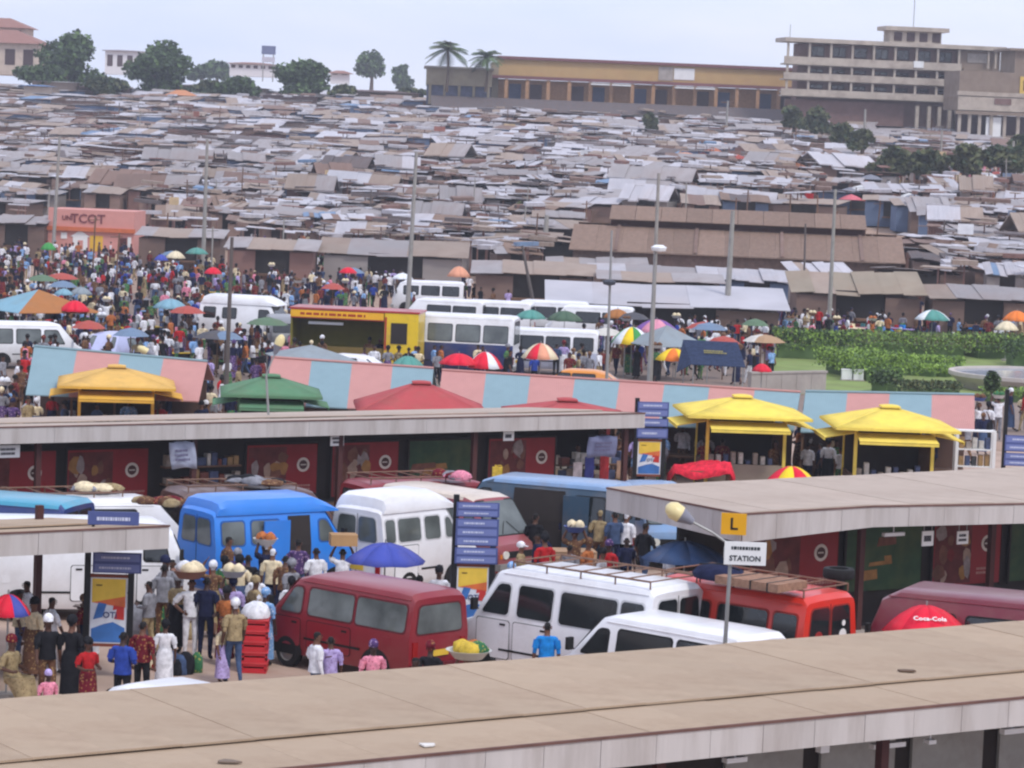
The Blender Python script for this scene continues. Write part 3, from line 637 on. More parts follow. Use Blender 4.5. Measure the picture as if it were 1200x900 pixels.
vehicle('minibus', 'dull teal minibus with pale blue roof and its side door open', 'van', 'stub', by_corner(716, 580, H - .08, h, L, W, -1, 1) + Vector((.1, 1.0, 0)), h, L, W, H, TEAL,
        [(-2.2, -1.4, 1.36, 1.98), (.95, 1.6, 1.36, 1.98, 1.2)], 'two', GLASS, roofm=LBLUE, belt=1.3, open_door=(-1.1, .3, 1))
vehicle('minibus', 'pale blue minibus with round headlights by the tip of the yellow-signed shelter', 'van', 'hiace', G(757, 652, .4) + Vector((.5, 2.4, 0)), -82, 4.2, 1.7, 1.9, LBLUE, [(-1.8, -.5, 1.2, 1.6), (-.3, .8, 1.2, 1.6)], 'one', GLASS2)
vehicle('minibus', 'turquoise roofed bus beyond the short stained shelter', 'bus', 'box', by_corner(75, 594, 2.35, 164, 5.6, 2.0, -1, 1), 164, 5.6, 2.0, 2.4, NAVY, [(-2.5, -1.4, 1.4, 1.95), (-1.2, -.1, 1.4, 1.95), (.1, 1.2, 1.4, 1.95)], 'two', GLASS, roofm=SKYB, belt=1.3)
vehicle('minibus', 'white minibus parked behind the bright blue one', 'van', 'hiace', by_corner(236, 586, 2.0, 20, 4.6, 1.7, 1, -1), 20, 4.6, 1.7, 2.0, WH, [(-2.0, -.75, 1.2, 1.75), (-.6, .7, 1.2, 1.75)], 'one', GLASS)
vehicle('minibus', 'small white minibus beyond the short stained shelter beside the turquoise bus', 'van', 'hiace', G(25, 602, 2.0) + Vector((-.6, -.2, 0)), 30, 4.2, 1.65, 1.95, WH, [(-2.0, -.75, 1.2, 1.7), (-.6, .7, 1.2, 1.7)], 'one', GLASS)
vehicle('minibus', 'brown minibus with a laden roof parked along the red shutters', 'van', 'hiace', G(300, 570, 2.0), 30, 4.6, 1.7, 2.0, BROWNP, [(-2.0, -.75, 1.2, 1.75), (-.6, .7, 1.2, 1.75)], 'one', GLASS, rack=True)
vehicle('minibus', 'maroon minibus behind the white high-roof minibus along the shutters', 'van', 'hiace', G(505, 561, 2.0), 31, 4.6, 1.7, 2.0, MAROON, [(-2.0, -.75, 1.2, 1.75), (-.6, .7, 1.2, 1.75)], 'one', GLASS, rack=True)
vehicle('minibus', 'brown minibus with a laden roof beside the turquoise bus along the shutters', 'van', 'hiace', G(95, 580, 2.0), 30, 4.6, 1.7, 2.0, BROWNP, [(-2.0, -.75, 1.2, 1.75), (-.6, .7, 1.2, 1.75)], 'one', GLASS, rack=True)
# beyond the striped stall roofs
vehicle('minibus', 'white minibus with brown side windows beside the teal and brown tent', 'van', 'hiace', by_corner(98, 382, 1.95, 22, 4.6, 1.75, 1, -1), 22, 4.6, 1.75, 2.05, WH, [(-2.0, -.9, 1.15, 1.75), (-.7, .35, 1.15, 1.75), (.55, 1.45, 1.15, 1.72, 1.1)], 'one', GLASS2, belt=1.1)
vehicle('pickup_truck', 'pale lilac car with wide rear window behind the striped roofs', 'car', 'car', G(140, 392, 1.5), 70, 4.2, 1.75, 1.62, P('lilac', (186, 190, 226)), [(-.6, .1, .98, 1.36), (.2, .8, .98, 1.36, .55)], 'one', GLASS2)
vehicle('minibus', 'white high-roof van with small square windows below the crowd', 'van', 'stub', G(295, 352, 2.4), -14, 4.9, 1.9, 2.35, WH, [(-2.2, -1.6, 1.5, 2.0), (-1.2, -.5, 1.5, 2.0), (.7, 1.5, 1.4, 1.98, 1.15)], 'two', GLASS, raised=.3, belt=1.3)
vehicle('minibus', 'white bus with navy lower body beside the yellow kiosk trailer', 'bus', 'box', G(500, 366, 2.8), 172, 8.6, 2.3, 2.8, WH, [(-4.0, -2.9, 1.6, 2.35), (-2.7, -1.6, 1.6, 2.35), (-1.4, -.3, 1.6, 2.35), (-.1, 1.0, 1.6, 2.35), (1.2, 2.3, 1.6, 2.35)], 'one', GLASS2, belt=1.5, lower=NAVY)
vehicle('minibus', 'white minibus with blue trim and big side windows behind the red and white parasol', 'van', 'box', G(642, 386, 2.1), 176, 4.9, 1.85, 2.15, WH, [(-2.2, -1.3, 1.2, 1.8), (-1.1, .0, 1.2, 1.8), (.15, 1.25, 1.2, 1.8), (1.45, 2.05, 1.2, 1.78, 1.85)], 'one', GLASS, belt=1.1, lower=P('pale_lilac', (196, 204, 226)))
for i, (px, py, hd, lb) in enumerate([(575, 352, 170, 'white minibus roof showing behind the white and navy bus'), (640, 352, 176, 'white minibus behind the dark green parasols'), (692, 358, 174, 'white minibus beside the teal parasol by the lamp pole'), (520, 350, 168, 'white bus roof with stickers beyond the yellow kiosk trailer')]):
    vehicle('minibus', lb, 'van', 'hiace', G(px, py, 2.1), hd, 4.8, 1.8, 2.1, WH, [(-2.0, -.75, 1.2, 1.75), (-.6, .7, 1.2, 1.75)], 'one', GLASS)
vehicle('minibus', 'small white van alone at the edge of the crowd', 'van', 'box', G(503, 330, 2.0), 178, 4.4, 1.7, 2.05, WH, [(-1.9, -.9, 1.2, 1.75), (-.7, .4, 1.2, 1.75), (.6, 1.5, 1.2, 1.72)], 'one', GLASS)
vehicle('taxi', 'orange taxi parked right behind the striped stall roofs', 'car', 'car', G(672, 434, 1.4), 172, 4.3, 1.7, 1.45, ORNG, [(-1.0, -.05, .92, 1.3), (.05, .75, .92, 1.3, .5)], 'one', GLASS)
vehicle('car', 'white car roof behind the pink and blue striped roofs', 'car', 'car', G(400, 418, 1.3), 160, 4.2, 1.7, 1.42, WH, [(-1.0, -.05, .92, 1.28), (.05, .75, .92, 1.28, .5)], 'one', GLASS)
vehicle('minibus', 'grey open-backed van beside the white high-roof van', 'van', 'box', G(335, 372, 1.9), -80, 4.2, 1.8, 1.95, GREYP, [(-1.6, -.4, 1.2, 1.7), (-.2, .9, 1.2, 1.7)], 'one', GLASS)
# ------------------------------------------------------------------ yellow kiosk trailer in the middle distance
YEL = P('kiosk_yellow', (232, 196, 30)); REDT = P('kiosk_red', (176, 40, 34)); OLIVE = mat('olive_inner', (120, 112, 40), rough=.8)
pT = G(418, 364, 2.9); tr = thing('kiosk_trailer', 'yellow kiosk trailer with open counter and red lined sign board', 'trailer', (pT.x, pT.y, 0), R(-6))
a = 2.95
m_ = MB(); m_.box(-a, a, 1.6, 1.68, .5, 2.9); m_.build('back_wall', OLIVE, tr)
m_ = MB(); m_.box(-a, a, -.55, 1.7, .4, .5); m_.build('floor_deck', BLKT, tr)
m_ = MB(); m_.box(-a - .05, a + .05, -.62, 1.72, 2.9, 2.98); m_.build('roof', REDT, tr)
m_ = MB(); m_.box(-a, 1.35, -.6, -.56, 2.55, 2.86); sb = m_.build('sign_board', mat('sign_yellow', (240, 180, 40), rough=.5), tr)
bars(1, 3.6, .2, 3).build('lettering', mat('sign_red', (170, 60, 30)), sb, (-.8, -.605, 2.7))
m_ = MB(); m_.box(-a, 1.4, -.6, -.5, 2.87, 2.9); m_.box(-a, 1.4, -.6, -.5, 2.5, 2.54); m_.build('sign_trim', REDT, tr)
m_ = MB(); m_.box(-a, 1.35, -.58, -.5, .5, 1.25); m_.build('counter', mat('counter_yellow', (120, 100, 50), dirt=.5), tr)
m_ = MB(); m_.box(1.4, a, -.6, -.5, .5, 2.88); cw = m_.build('front_panel', YEL, tr)
m_ = MB(); m_.box(1.7, 2.45, -.625, -.602, 1.5, 2.45); m_.build('hatch', DARK, cw)
m_ = MB(); m_.box(1.42, 1.5, -.63, -.603, 1.2, 2.7); m_.build('panel_trim', REDT, cw)
m_ = MB(); m_.box(a - .06, a, -.5, 1.6, .5, 2.88); m_.build('side_wall', YEL, tr)
m_ = MB(); m_.box(-a, -a + .08, -.5, 1.6, .5, 2.88); m_.build('side_wall', OLIVE, tr)
m_ = MB(); m_.box(-2.2, -.6, -.1, .1, 2.2, 2.32); m_.build('lamp_casing', LAMPW, tr)
for x in (-1.2, 1.2):
    for s in (-.3, 1.5):
        wh = ob('wheel', wheel_mesh(.32, .2)[0], tr, (x, s, .32))

# ------------------------------------------------------------------ striped stalls: pink and blue pitched roofs
STP = mat('pink_roof_paint', (190, 138, 132), rough=.8, var=.05, dirt=.2, wave=5, dirtcol=(176, 130, 122)); STB = mat('blue_roof_paint', (132, 158, 166), rough=.8, var=.05, dirt=.2, wave=5, dirtcol=(120, 140, 150))
def strip_stall(label, pts, first, sections):
    """pts: ridge-left, ridge-right, eave-right, eave-left pixels"""
    def on(px, py, off):
        y = 101.0
        for _ in range(4): y = 101.0 - .15 * D(px, py, y).x - off
        return D(px, py, y)
    rl, rr, er, el = on(*pts[0], 0), on(*pts[1], 0), on(*pts[2], 2.1), on(*pts[3], 2.1)
    c = (rl + rr) / 2; c.z = 0
    root = thing('market_stall', label, 'stall', c, 0, 'stalls with pink and blue striped roofs')
    rl, rr, er, el = rl - c, rr - c, er - c, el - c; back = Vector((.1, 1.7, -.75))
    for k in range(sections):
        t0, t1 = k / sections, (k + 1) / sections; r0, r1, e0, e1 = lerp(rl, rr, t0), lerp(rl, rr, t1), lerp(el, er, t0), lerp(el, er, t1)
        m_ = MB(); m_.prism([r0, r1, e1, e0], (0, 0, -.04)); m_.build('roof_panel', [STP, STB][(k + first) % 2], root)
        m_ = MB(); dn = Vector((0, .02, -.01)); m_.prism([r0 + dn, r1 + dn, r1 + back, r0 + back], (0, 0, -.04)); m_.build('roof_panel', [STP, STB][(k + first) % 2], root)
        for q in (lerp(e0, e1, .06) + Vector((0, .12, -.03)), lerp(r0, r1, .06) + back + Vector((0, -.12, -.03))):
            m_ = MB(); m_.box(q.x - .04, q.x + .04, q.y - .04, q.y + .04, 0, q.z); m_.build('post', WOOD, root)
        a_, b_ = lerp(e0, e1, .1), lerp(e0, e1, .9); m_ = MB(); m_.prism([(a_.x, a_.y + .4, .7), (b_.x, b_.y + .4, .7), (b_.x, b_.y + 1.1, .7), (a_.x, a_.y + 1.1, .7)], (0, 0, .08)); m_.build('table_top', WOOD, root)
    m_ = MB(); m_.prism([(rl.x + .1, rl.y + 1.0, 0), (rr.x - .1, rr.y + 1.0, 0), (rr.x - .1, rr.y + 1.1, 0), (rl.x + .1, rl.y + 1.1, 0)], (0, 0, 2.2)); m_.build('back_wall', mat('stall_back', (96, 74, 66), rough=.9, dirt=.4), root)
    m_ = MB(); m_.tube([rl + Vector((0, 0, .02)), rr + Vector((0, 0, .02))], .05, 6); m_.build('ridge_cap', STB if first else STP, root)
strip_stall('pink and blue striped stall roof behind the amber canopy', [(40, 406), (243, 424), (233, 470), (30, 462)], 1, 4)
strip_stall('pink and blue striped stall roof behind the green and red canopies', [(318, 419), (508, 432), (504, 482), (310, 474)], 0, 4)
strip_stall('long pink and blue striped stall roof behind the flat red canopy', [(518, 434), (938, 460), (930, 506), (512, 486)], 0, 8)
strip_stall('striped stall roof behind the bright yellow canopy with side awnings', [(944, 459), (1142, 463), (1142, 504), (938, 506)], 1, 4)

# ------------------------------------------------------------------ kiosks under hipped canopies
def kiosk(label, px, py, y, half, rise, eave, cm, am, awn=True, rz=0, post_m=None, walls=True):
    p = D(px, py, y); zt = p.z; root = thing('canopy_kiosk', label, 'kiosk', (p.x, p.y, 0), R(rz), 'kiosks under square canopies')
    ze = zt - rise; cm_, am_ = cm, am
    t = .32
    for k in range(4):
        a = Matrix.Rotation(k * math.pi / 2, 3, 'Z'); mdl = 5; rows = []
        for j in range(mdl + 1):
            v = j / mdl; hw = lerp(t, half, v); z = zt - .1 - (rise - .1) * v
            rows.append([a @ Vector((u * hw, -hw, z - .03 * math.sin(math.pi * v) * (1 - abs(u)))) for u in (-1, -.5, 0, .5, 1)])
        m_ = MB(); m_.loft(rows, 0, False, False); o = m_.build('canopy_panel', cm_, root, smooth=40); md = o.modifiers.new('thick', 'SOLIDIFY'); md.thickness = .02
        m_ = MB(); e0, e1 = a @ Vector((-half, -half, ze)), a @ Vector((half, -half, ze)); m_.prism([e0, e1, e1 - Vector((0, 0, .08)), e0 - Vector((0, 0, .08))], a @ Vector((0, .02, 0))); m_.build('valance', am_, root)
    m_ = MB(); m_.loft([[(x * s_, y_ * s_, z) for x, y_ in ((1, 1), (-1, 1), (-1, -1), (1, -1))] for s_, z in ((.30, zt - .06), (.30, zt - .01), (.1, zt + .03))], 0, True); m_.build('canopy_cap', cm_, root)
    ins = half * .62; pm = post_m or am_
    for sx in (-1, 1):
        for sy_ in (-1, 1):
            m_ = MB(); m_.box(sx * ins - .05, sx * ins + .05, sy_ * ins - .05, sy_ * ins + .05, 0, ze + .12); m_.build('post', pm, root)
    if awn:
        for k in range(4):
            a = Matrix.Rotation(k * math.pi / 2, 3, 'Z'); m_ = MB(); z0, z1 = ze - .2, ze - .38
            q = [a @ Vector(v) for v in ((-ins, -ins, z0), (ins, -ins, z0), (ins * 1.02, -half - .25, z1), (-ins * 1.02, -half - .25, z1))]
            m_.prism(q, (0, 0, -.03)); m_.build('awning', am_, root)
            m_ = MB(); q2 = [q[3], q[2], q[2] - Vector((0, 0, .1)), q[3] - Vector((0, 0, .1))]; m_.prism(q2, (a @ Vector((0, .02, 0)))); m_.build('valance', am_, root)
    if walls:
        cw = mat('kiosk_counter', (150, 138, 124), rough=.8, dirt=.4)
        m_ = MB(); m_.box(-ins, ins, -ins - .02, -ins + .06, 0, .95); m_.build('counter', cw, root)
        m_ = MB(); m_.box(-ins, ins, ins - .06, ins, 0, ze - .3); m_.build('back_wall', DARK, root)
        for s in (-1, 1): m_ = MB(); m_.box(s * ins - .03, s * ins + .03, -ins + .07, ins - .07, 0, ze - .5 if s > 0 else .95); m_.build('side_wall', mat('kiosk_brown', (92, 70, 54), rough=.8), root)
        r = random.Random(label)
        for k in range(9): x = -ins + .1 + (2 * ins - .35) * k / 9; m_ = MB(); m_.box(x, x + .14, -ins + .1, -ins + .35, .955, .96 + r.uniform(.1, .4)); m_.build('ware_box', GOODS[(0, 2, 3)[k % 3]], root)
    return root
CY = canvas('canary', (238, 212, 96)); CA = canvas('amber', (220, 176, 98)); CG = canvas('green', (92, 132, 100)); CR = canvas('brick_red', (178, 80, 82))
KY = kiosk('bright yellow canopy kiosk with a torn patch behind the yellow-signed shelter', 870, 463, 96, 2.0, .54, 0, CY, CY, rz=4)
kiosk('bright yellow canopy kiosk with side awnings beside the white shelf rack', 1043, 475, 94, 1.95, .58, 0, CY, CY, rz=2)
kiosk('amber canopy kiosk with awnings behind the red-shuttered shelter', 137, 428, 100, 1.95, .58, 0, CA, canvas('amber_deep', (220, 170, 70)), rz=8)
kiosk('green canopy kiosk behind the red-shuttered shelter', 318, 439, 98, 1.65, .56, 0, CG, CG, rz=6)
kiosk('brick red canopy kiosk behind the red-shuttered shelter', 494, 447, 96, 2.1, .85, 0, CR, CR, rz=5)
kiosk('low flat red canopy kiosk beside the end of the red-shuttered shelter', 665, 467, 92.5, 1.9, .48, 0, CR, CR, awn=False, rz=5)

zk = D(870, 463, 96).z
m_ = MB(); m_.prism([(-1.05, -1.28, zk - .40), (-.72, -1.10, zk - .345), (-.60, -.86, zk - .27), (-.82, -1.0, zk - .315)], (0, 0, .02)); m_.build('torn_patch', mat('torn_hole', (96, 78, 40)), KY)
# ------------------------------------------------------------------ umbrellas
def umbrella(label, px, py, wpx, cols, z=2.35, rise=.3, n=8, grp=None, tilt=0, text=None, flat=False, gz=0.0, name='parasol'):
    p = G(px, py, z + gz); d = p.y; rad = wpx / 2 * d / FPX
    root = thing(name, label, 'umbrella', (p.x, p.y, gz), rnd.uniform(0, .7), grp); rise = rad * rise * 1.7
    for k in range(n):
        a0, a1 = 2 * math.pi * k / n, 2 * math.pi * (k + 1) / n; rows = []
        for j in range(6):
            v = j / 5; row = []
            for u in (0, .5, 1):
                a = lerp(a0, a1, u); rr = rad * v * (1 - .06 * v * (1 if u == .5 else 0)); row.append((rr * math.cos(a), rr * math.sin(a), z - rise * (v ** 2.0) - .03 * rad * v * (1 if u == .5 else 0)))
            rows.append(row)
        m_ = MB(); m_.loft(rows, 0, False, False); o = m_.build('canopy_panel', canvas(*cols[k % len(cols)]), root, smooth=180); md = o.modifiers.new('thick', 'SOLIDIFY'); md.thickness = .008; md.offset = -1
    m_ = MB(); m_.tube([(0, 0, 0), (0, 0, z + .08)], .02, 6); m_.build('pole', STEEL, root)
    m_ = MB()
    for k in range(n): a = 2 * math.pi * k / n; m_.tube([(0, 0, z - rise * .9 - .05), (rad * .55 * math.cos(a), rad * .55 * math.sin(a), z - rise * .32)], .007, 4)
    m_.build('ribs', STEEL, root)
    m_ = MB(); m_.loft([[(.22 * math.cos(t * .785), .22 * math.sin(t * .785), zz) for t in range(8)] for zz in (0, .1)], 0, True); m_.build('base_weight', CONC, root)
    if tilt: root.rotation_euler = (R(tilt), 0, root.rotation_euler[2])
    return root, rad, rise, z
C_ = dict(blue=('parasol_blue', (72, 84, 168)), dblue=('parasol_slate', (62, 84, 120)), red=('parasol_red', (222, 40, 64)), yel=('parasol_yellow', (244, 208, 50)), grn=('parasol_green', (70, 150, 80)), wht=('parasol_white', (232, 236, 238)), org=('parasol_orange', (238, 130, 60)), tea=('parasol_teal', (90, 150, 140)), pch=('parasol_peach', (226, 160, 130)), crm=('parasol_cream', (226, 212, 180)), pal=('parasol_pale_blue', (128, 168, 184)), vio=('parasol_violet', (130, 90, 160)), gre=('parasol_grey', (140, 150, 156)), drk=('parasol_dark_green', (80, 104, 86)), brn=('parasol_brown', (168, 112, 66)), pnk=('parasol_pink', (224, 150, 170)))
umbrella('blue parasol over seated traders behind the maroon minibus', 452, 636, 98, [C_['blue']], z=2.15, rise=.26)
umbrella('slate blue parasol between the white and orange-red minibuses', 803, 634, 104, [C_['dblue']], z=2.25, rise=.24)
ur, rad_, rise_, z_ = umbrella('red parasol with white script lettering beside the long maroon bus', 1086, 709, 104, [C_['red']], z=2.2, rise=.36, n=8)
t_ = text_mesh('Coca-Cola', .15, WHITE); ur.rotation_euler = (0, 0, 0)
ob('lettering', t_, ur, (.0, -rad_ * .62, z_ - rise_ * .36), rot=(R(36), 0, 0))
umbrella('yellow and red parasol behind the yellow-signed shelter roof', 928, 546, 66, [C_['red'], C_['yel']], z=2.1, rise=.4)
umbrella('green yellow and white parasol by the tall pole', 741, 383, 50, [C_['wht'], C_['yel'], C_['grn'], C_['wht'], C_['grn']], z=2.4, rise=.45, n=10)
umbrella('yellow and orange parasol before the navy awning', 790, 408, 46, [C_['yel'], C_['org']], z=2.3, rise=.35)
umbrella('red and white parasol behind the striped roof', 569, 412, 44, [C_['red'], C_['wht'], C_['red']], z=2.3, rise=.5, n=9)
umbrella('peach and red parasol beside the white minibus with blue trim', 634, 402, 46, [C_['pch'], C_['crm'], C_['red']], z=2.4, rise=.45, n=9)
umbrella('plain red parasol beside the red and white one', 538, 414, 48, [C_['red']], z=2.2, rise=.3)
umbrella('sea green parasol over the striped roof by the yellow trailer', 478, 417, 42, [C_['tea']], z=2.2, rise=.35)
umbrella('teal parasol among the white minibuses', 622, 363, 38, [C_['tea']], z=2.2, rise=.3)
umbrella('dark green parasol among the white minibuses', 662, 364, 44, [C_['drk']], z=2.2, rise=.3)
umbrella('bright green parasol below the grey lamp', 725, 347, 26, [C_['grn']], z=2.3, rise=.4)
umbrella('brown parasol beside the green and white parasol', 724, 362, 34, [C_['brn']], z=2.2, rise=.35)
umbrella('red parasol beside the teal and brown tent', 88, 352, 36, [C_['red']], z=2.3, rise=.4)
umbrella('pale blue parasol below the crowd', 200, 350, 42, [C_['pal']], z=2.3, rise=.3)
umbrella('dark grey parasol beside the red one in the crowd', 95, 336, 28, [C_['gre']], z=2.3, rise=.35)
umbrella('pale blue parasol next to the dark grey one', 75, 338, 24, [C_['pal']], z=2.3, rise=.35)
umbrella('small royal blue parasol in the crowd', 189, 298, 18, [C_['blue']], z=2.2, rise=.45)
umbrella('cream parasol in the crowd beside the royal blue one', 206, 294, 24, [C_['crm']], z=2.3, rise=.4)
umbrella('mint parasol in the crowd by the tall grey pole', 231, 290, 28, [C_['tea']], z=2.4, rise=.3)
umbrella('vermilion parasol in the crowd by the dark pole', 250, 313, 22, [C_['red']], z=2.2, rise=.4)
umbrella('green parasol before the pink building', 57, 284, 20, [C_['grn']], z=2.4, rise=.5)
umbrella('red parasol among the people beyond the yellow trailer', 408, 313, 22, [C_['red']], z=2.3, rise=.35)
umbrella('pink parasol beside the small outlying white van', 538, 312, 28, [C_['pch']], z=2.4, rise=.5)
umbrella('white parasol by the small outlying white van', 472, 320, 26, [C_['wht']], z=2.2, rise=.3)
umbrella('turquoise and white parasol by the hedge', 1093, 363, 44, [C_['tea'], C_['wht'], C_['tea']], z=2.3, rise=.3)
umbrella('orange parasol at the market edge by the hedge', 1192, 364, 34, [C_['org']], z=2.4, rise=.4)
umbrella('cream parasol at the market edge by the hedge', 1180, 376, 30, [C_['crm']], z=2.2, rise=.4)
umbrella('pink and violet parasol by the tall pole', 770, 374, 56, [C_['pnk'], C_['vio'], C_['pnk']], z=2.5, rise=.3, n=9)
umbrella('red and blue parasol under the short stained shelter', 10, 696, 56, [C_['red'], C_['red'], C_['blue'], C_['red']], z=2.0, rise=.5)
umbrella('small red parasol beside the concrete planter wall', 893, 426, 26, [C_['red']], z=1.9, rise=.4)
# pyramid tents
def tent(label, px, py, z, half, rise, cols, rz=0):
    p = G(px, py, z); root = thing('tent', label, 'tent', (p.x, p.y, 0), R(rz))
    for k in range(4):
        a = Matrix.Rotation(k * math.pi / 2, 3, 'Z'); m_ = MB(); m_.prism([a @ Vector((-half, -half, z - rise)), a @ Vector((half, -half, z - rise)), a @ Vector((0, 0, z))], (0, 0, -.03)); m_.build('tent_panel', canvas(*cols[k % len(cols)]), root)
        m_ = MB(); q = a @ Vector((-half * .95, -half * .95, 0)); m_.tube([q, q + Vector((0, 0, z - rise))], .03, 6); m_.build('post', STEEL, root)
tent('teal and brown pyramid tent by the white minibus with brown windows', 45, 339, 2.7, 2.3, 1.0, [C_['brn'], C_['brn'], C_['tea'], C_['pal']], 38)
tent('grey and red gabled tent beside the green and white parasol', 782, 381, 2.6, 1.5, .9, [C_['gre'], C_['red'], C_['vio'], C_['gre']], 28)
tent('grey flat tent behind the blue striped roof', 365, 404, 2.4, 1.6, .5, [C_['gre']], 15)
# navy awning on posts
p = G(840, 414, 2.3); o = thing('awning_stall', 'tilted navy awning with faint yellow print over a stall', 'awning', (p.x, p.y, 0), R(-8))
NAVC = cloth('navy_canvas', (50, 60, 84))
m_ = MB(); m_.prism([(-1.5, .9, 2.75), (.8, .9, 2.75), (1.3, -.9, 1.85), (-.95, -.9, 1.85)], (0, 0, -.03)); aw = m_.build('awning_sheet', NAVC, o)
m_ = MB(); m_.prism([(-1.5, .9, 2.75), (-.95, -.9, 1.85), (-1.6, -.7, 1.45)], (-.03, 0, 0)); m_.build('side_flap', NAVC, o)
m_ = bars(2, 1.1, .3, 5); m_.build('lettering', mat('faint_yellow', (150, 140, 80)), aw).location = (-.1, -.02, 2.35)
aw.children[0].rotation_euler = (R(-63), 0, 0)
for x, y, z in ((-1.45, .85, 2.7), (.75, .85, 2.7), (1.2, -.85, 1.85), (-.9, -.85, 1.85)): m_ = MB(); m_.tube([(x, y, 0), (x, y, z)], .03, 6); m_.build('post', STEEL, o)
m_ = MB(); m_.box(-.9, 1.0, -.6, .5, .7, .78); m_.build('table_top', WOOD, o)
# red cloth over a market table
p = G(822, 548, .9); o = thing('covered_table', 'market table under crumpled bright red plastic sheeting', 'table', (p.x, p.y, 0), 0)
vs, fs = [], []; r = random.Random(4); nx, ny = 12, 6
for j in range(ny + 1):
    for i in range(nx + 1): x = (i / nx - .5) * 2.1; y = (j / ny - .5) * 1.3; vs.append((x, y, 1.0 + .12 * math.sin(3 * x + 2 * y) + r.uniform(-.03, .05) - (.35 if i in (0, nx) else 0) - (.3 if j in (0, ny) else 0)))
for j in range(ny):
    for i in range(nx): k = j * (nx + 1) + i; fs.append((k, k + 1, k + nx + 2, k + nx + 1))
m_ = MB(); m_.add(vs, fs); c = m_.build('sheeting', cloth('crimson', (224, 52, 72)), o, smooth=60); c.modifiers.new('t', 'SOLIDIFY').thickness = .01
m_ = MB(); m_.box(-.95, .95, -.5, .5, .78, .84); m_.build('table_top', WOOD, o)
for x in (-.85, .85):
    for y in (-.42, .42): m_ = MB(); m_.box(x - .04, x + .04, y - .04, y + .04, 0, .78); m_.build('leg', WOOD, o)
# white shelf rack
p = G(1142, 560, 0) + Vector((0, 0, 0)); p = D(1142, 525, 96); o = thing('shelf_rack', 'white metal shelf rack with goods beside the yellow canopy', 'rack', (p.x, p.y, 0), 0)
for x in (-.6, .6):
    for y in (-.2, .2): m_ = MB(); m_.box(x - .05, x + .05, y - .05, y + .05, 0, 2.25); m_.build('post', WHITE, o)
for z in (.5, 1.05, 1.6, 2.2): m_ = MB(); m_.box(-.55, .55, -.22, .22, z, z + .04); m_.build('shelf', WHITE, o)
r = random.Random(2)
for z in (.545, 1.095, 1.645):
    for k in range(5): x = -.5 + k * .21; m_ = MB(); m_.box(x, x + .15, -.12, .1, z, z + r.uniform(.15, .38)); m_.build('boxed_goods', r.choice(GOODS), o)

# ------------------------------------------------------------------ blue direction boards with poster frames
POST1 = mat('poster_yellow', (226, 190, 70), var=.12, scale=3, rough=.5); POST2 = mat('poster_orange', (214, 110, 60), var=.2, scale=3, rough=.5); POST3 = mat('poster_blue', (60, 110, 176), var=.25, scale=3, rough=.5); POST4 = mat('poster_white', (214, 218, 226), var=.12, scale=4, rough=.5); POST5 = mat('poster_red', (190, 52, 46), rough=.5)
BLT = mat('board_print', (196, 202, 222), rough=.6); BLUEB2 = mat('blue_board_pale', (112, 124, 176), rough=.5, var=.06, dirt=.2)
def direction_board(label, base, rz, wd, boards, poster=None, hpost=3.4, seed=1, offs=0.0):
    o = thing('direction_board', label, 'sign', (base.x, base.y, 0), R(rz), 'blue direction boards of the station')
    for s in (-1, 1): m_ = MB(); m_.box(s * wd / 2 - .06, s * wd / 2 + .06, -.06, .06, 0, hpost if s < 0 else max(z1 for z0, z1 in boards) - .3); m_.build('post', BLACK, o)
    for i, (z0, z1) in enumerate(boards):
        m_ = MB(); m_.box(-wd / 2 + offs, wd / 2 + .1 + offs, -.1, -.065, z0, z1); b = m_.build('blue_board', BLUEB, o)
        nr = max(1, round((z1 - z0) / .2))
        for k in range(nr):
            zc = z1 - (k + .5) * (z1 - z0) / nr; hh = (z1 - z0) / nr
            m_ = MB(); m_.box(-wd / 2 + offs + .04, wd / 2 + .06 + offs, -.106, -.101, zc - hh * .36, zc + hh * .36); st_ = m_.build('name_strip', BLUEB2, b)
            bars(1, wd * .75, hh * .36, seed * 10 + i * 4 + k).build('lettering', BLT, st_, (offs + .02, -.107, zc))
    if poster:
        z0, z1 = poster; h = z1 - z0; m_ = MB(); m_.box(-wd / 2 + .07, wd / 2 - .07, -.03, .03, z0, z1); pb = m_.build('poster_panel', POST4, o); a = wd / 2 - .1
        def pz(nm, pts, m, k): q = MB(); q.prism([(x * a, -.032 - .002 * k, z0 + z * h) for x, z in pts], (0, -.0015, 0)); q.build(nm, m, pb)
        pz('poster_field', [(-1, .62), (1, .62), (1, .98), (-1, .98)], POST1, 0); pz('poster_field', [(-1, .62), (1, .55), (1, .72), (-.2, .66)], POST2, 1)
        pz('poster_field', [(-1, .02), (1, .02), (1, .24), (.2, .34), (-1, .22)], POST3, 2); pz('poster_field', [(.2, .38), (.95, .36), (.95, .56), (.3, .58)], POST5, 3)
        pz('poster_field', [(-.9, .36), (-.35, .4), (-.1, .6), (-.6, .62)], POST3, 4); pz('poster_field', [(-.2, .3), (.3, .33), (.5, .52), (.1, .5)], POST4, 5)
        ob('lettering', text_mesh('OTi', h * .13, NAVY), pb, (.1 * a, -.046, z0 + h * .43), rot=UP90)
        bars(1, a * .5, h * .04, seed + 3).build('lettering', mat('poster_dark', (90, 60, 30)), pb, (-.55 * a, -.036, z0 + h * .88))
        m_ = MB(); m_.box(-wd / 2 + .05, wd / 2 - .05, -.05, .05, z1, z1 + .06); m_.box(-wd / 2 + .05, wd / 2 - .05, -.05, .05, z0 - .06, z0); m_.build('poster_frame', mat('frame_brown', (120, 60, 40)), o)
    return o
p = G(552, 724, .75); p.z = 0
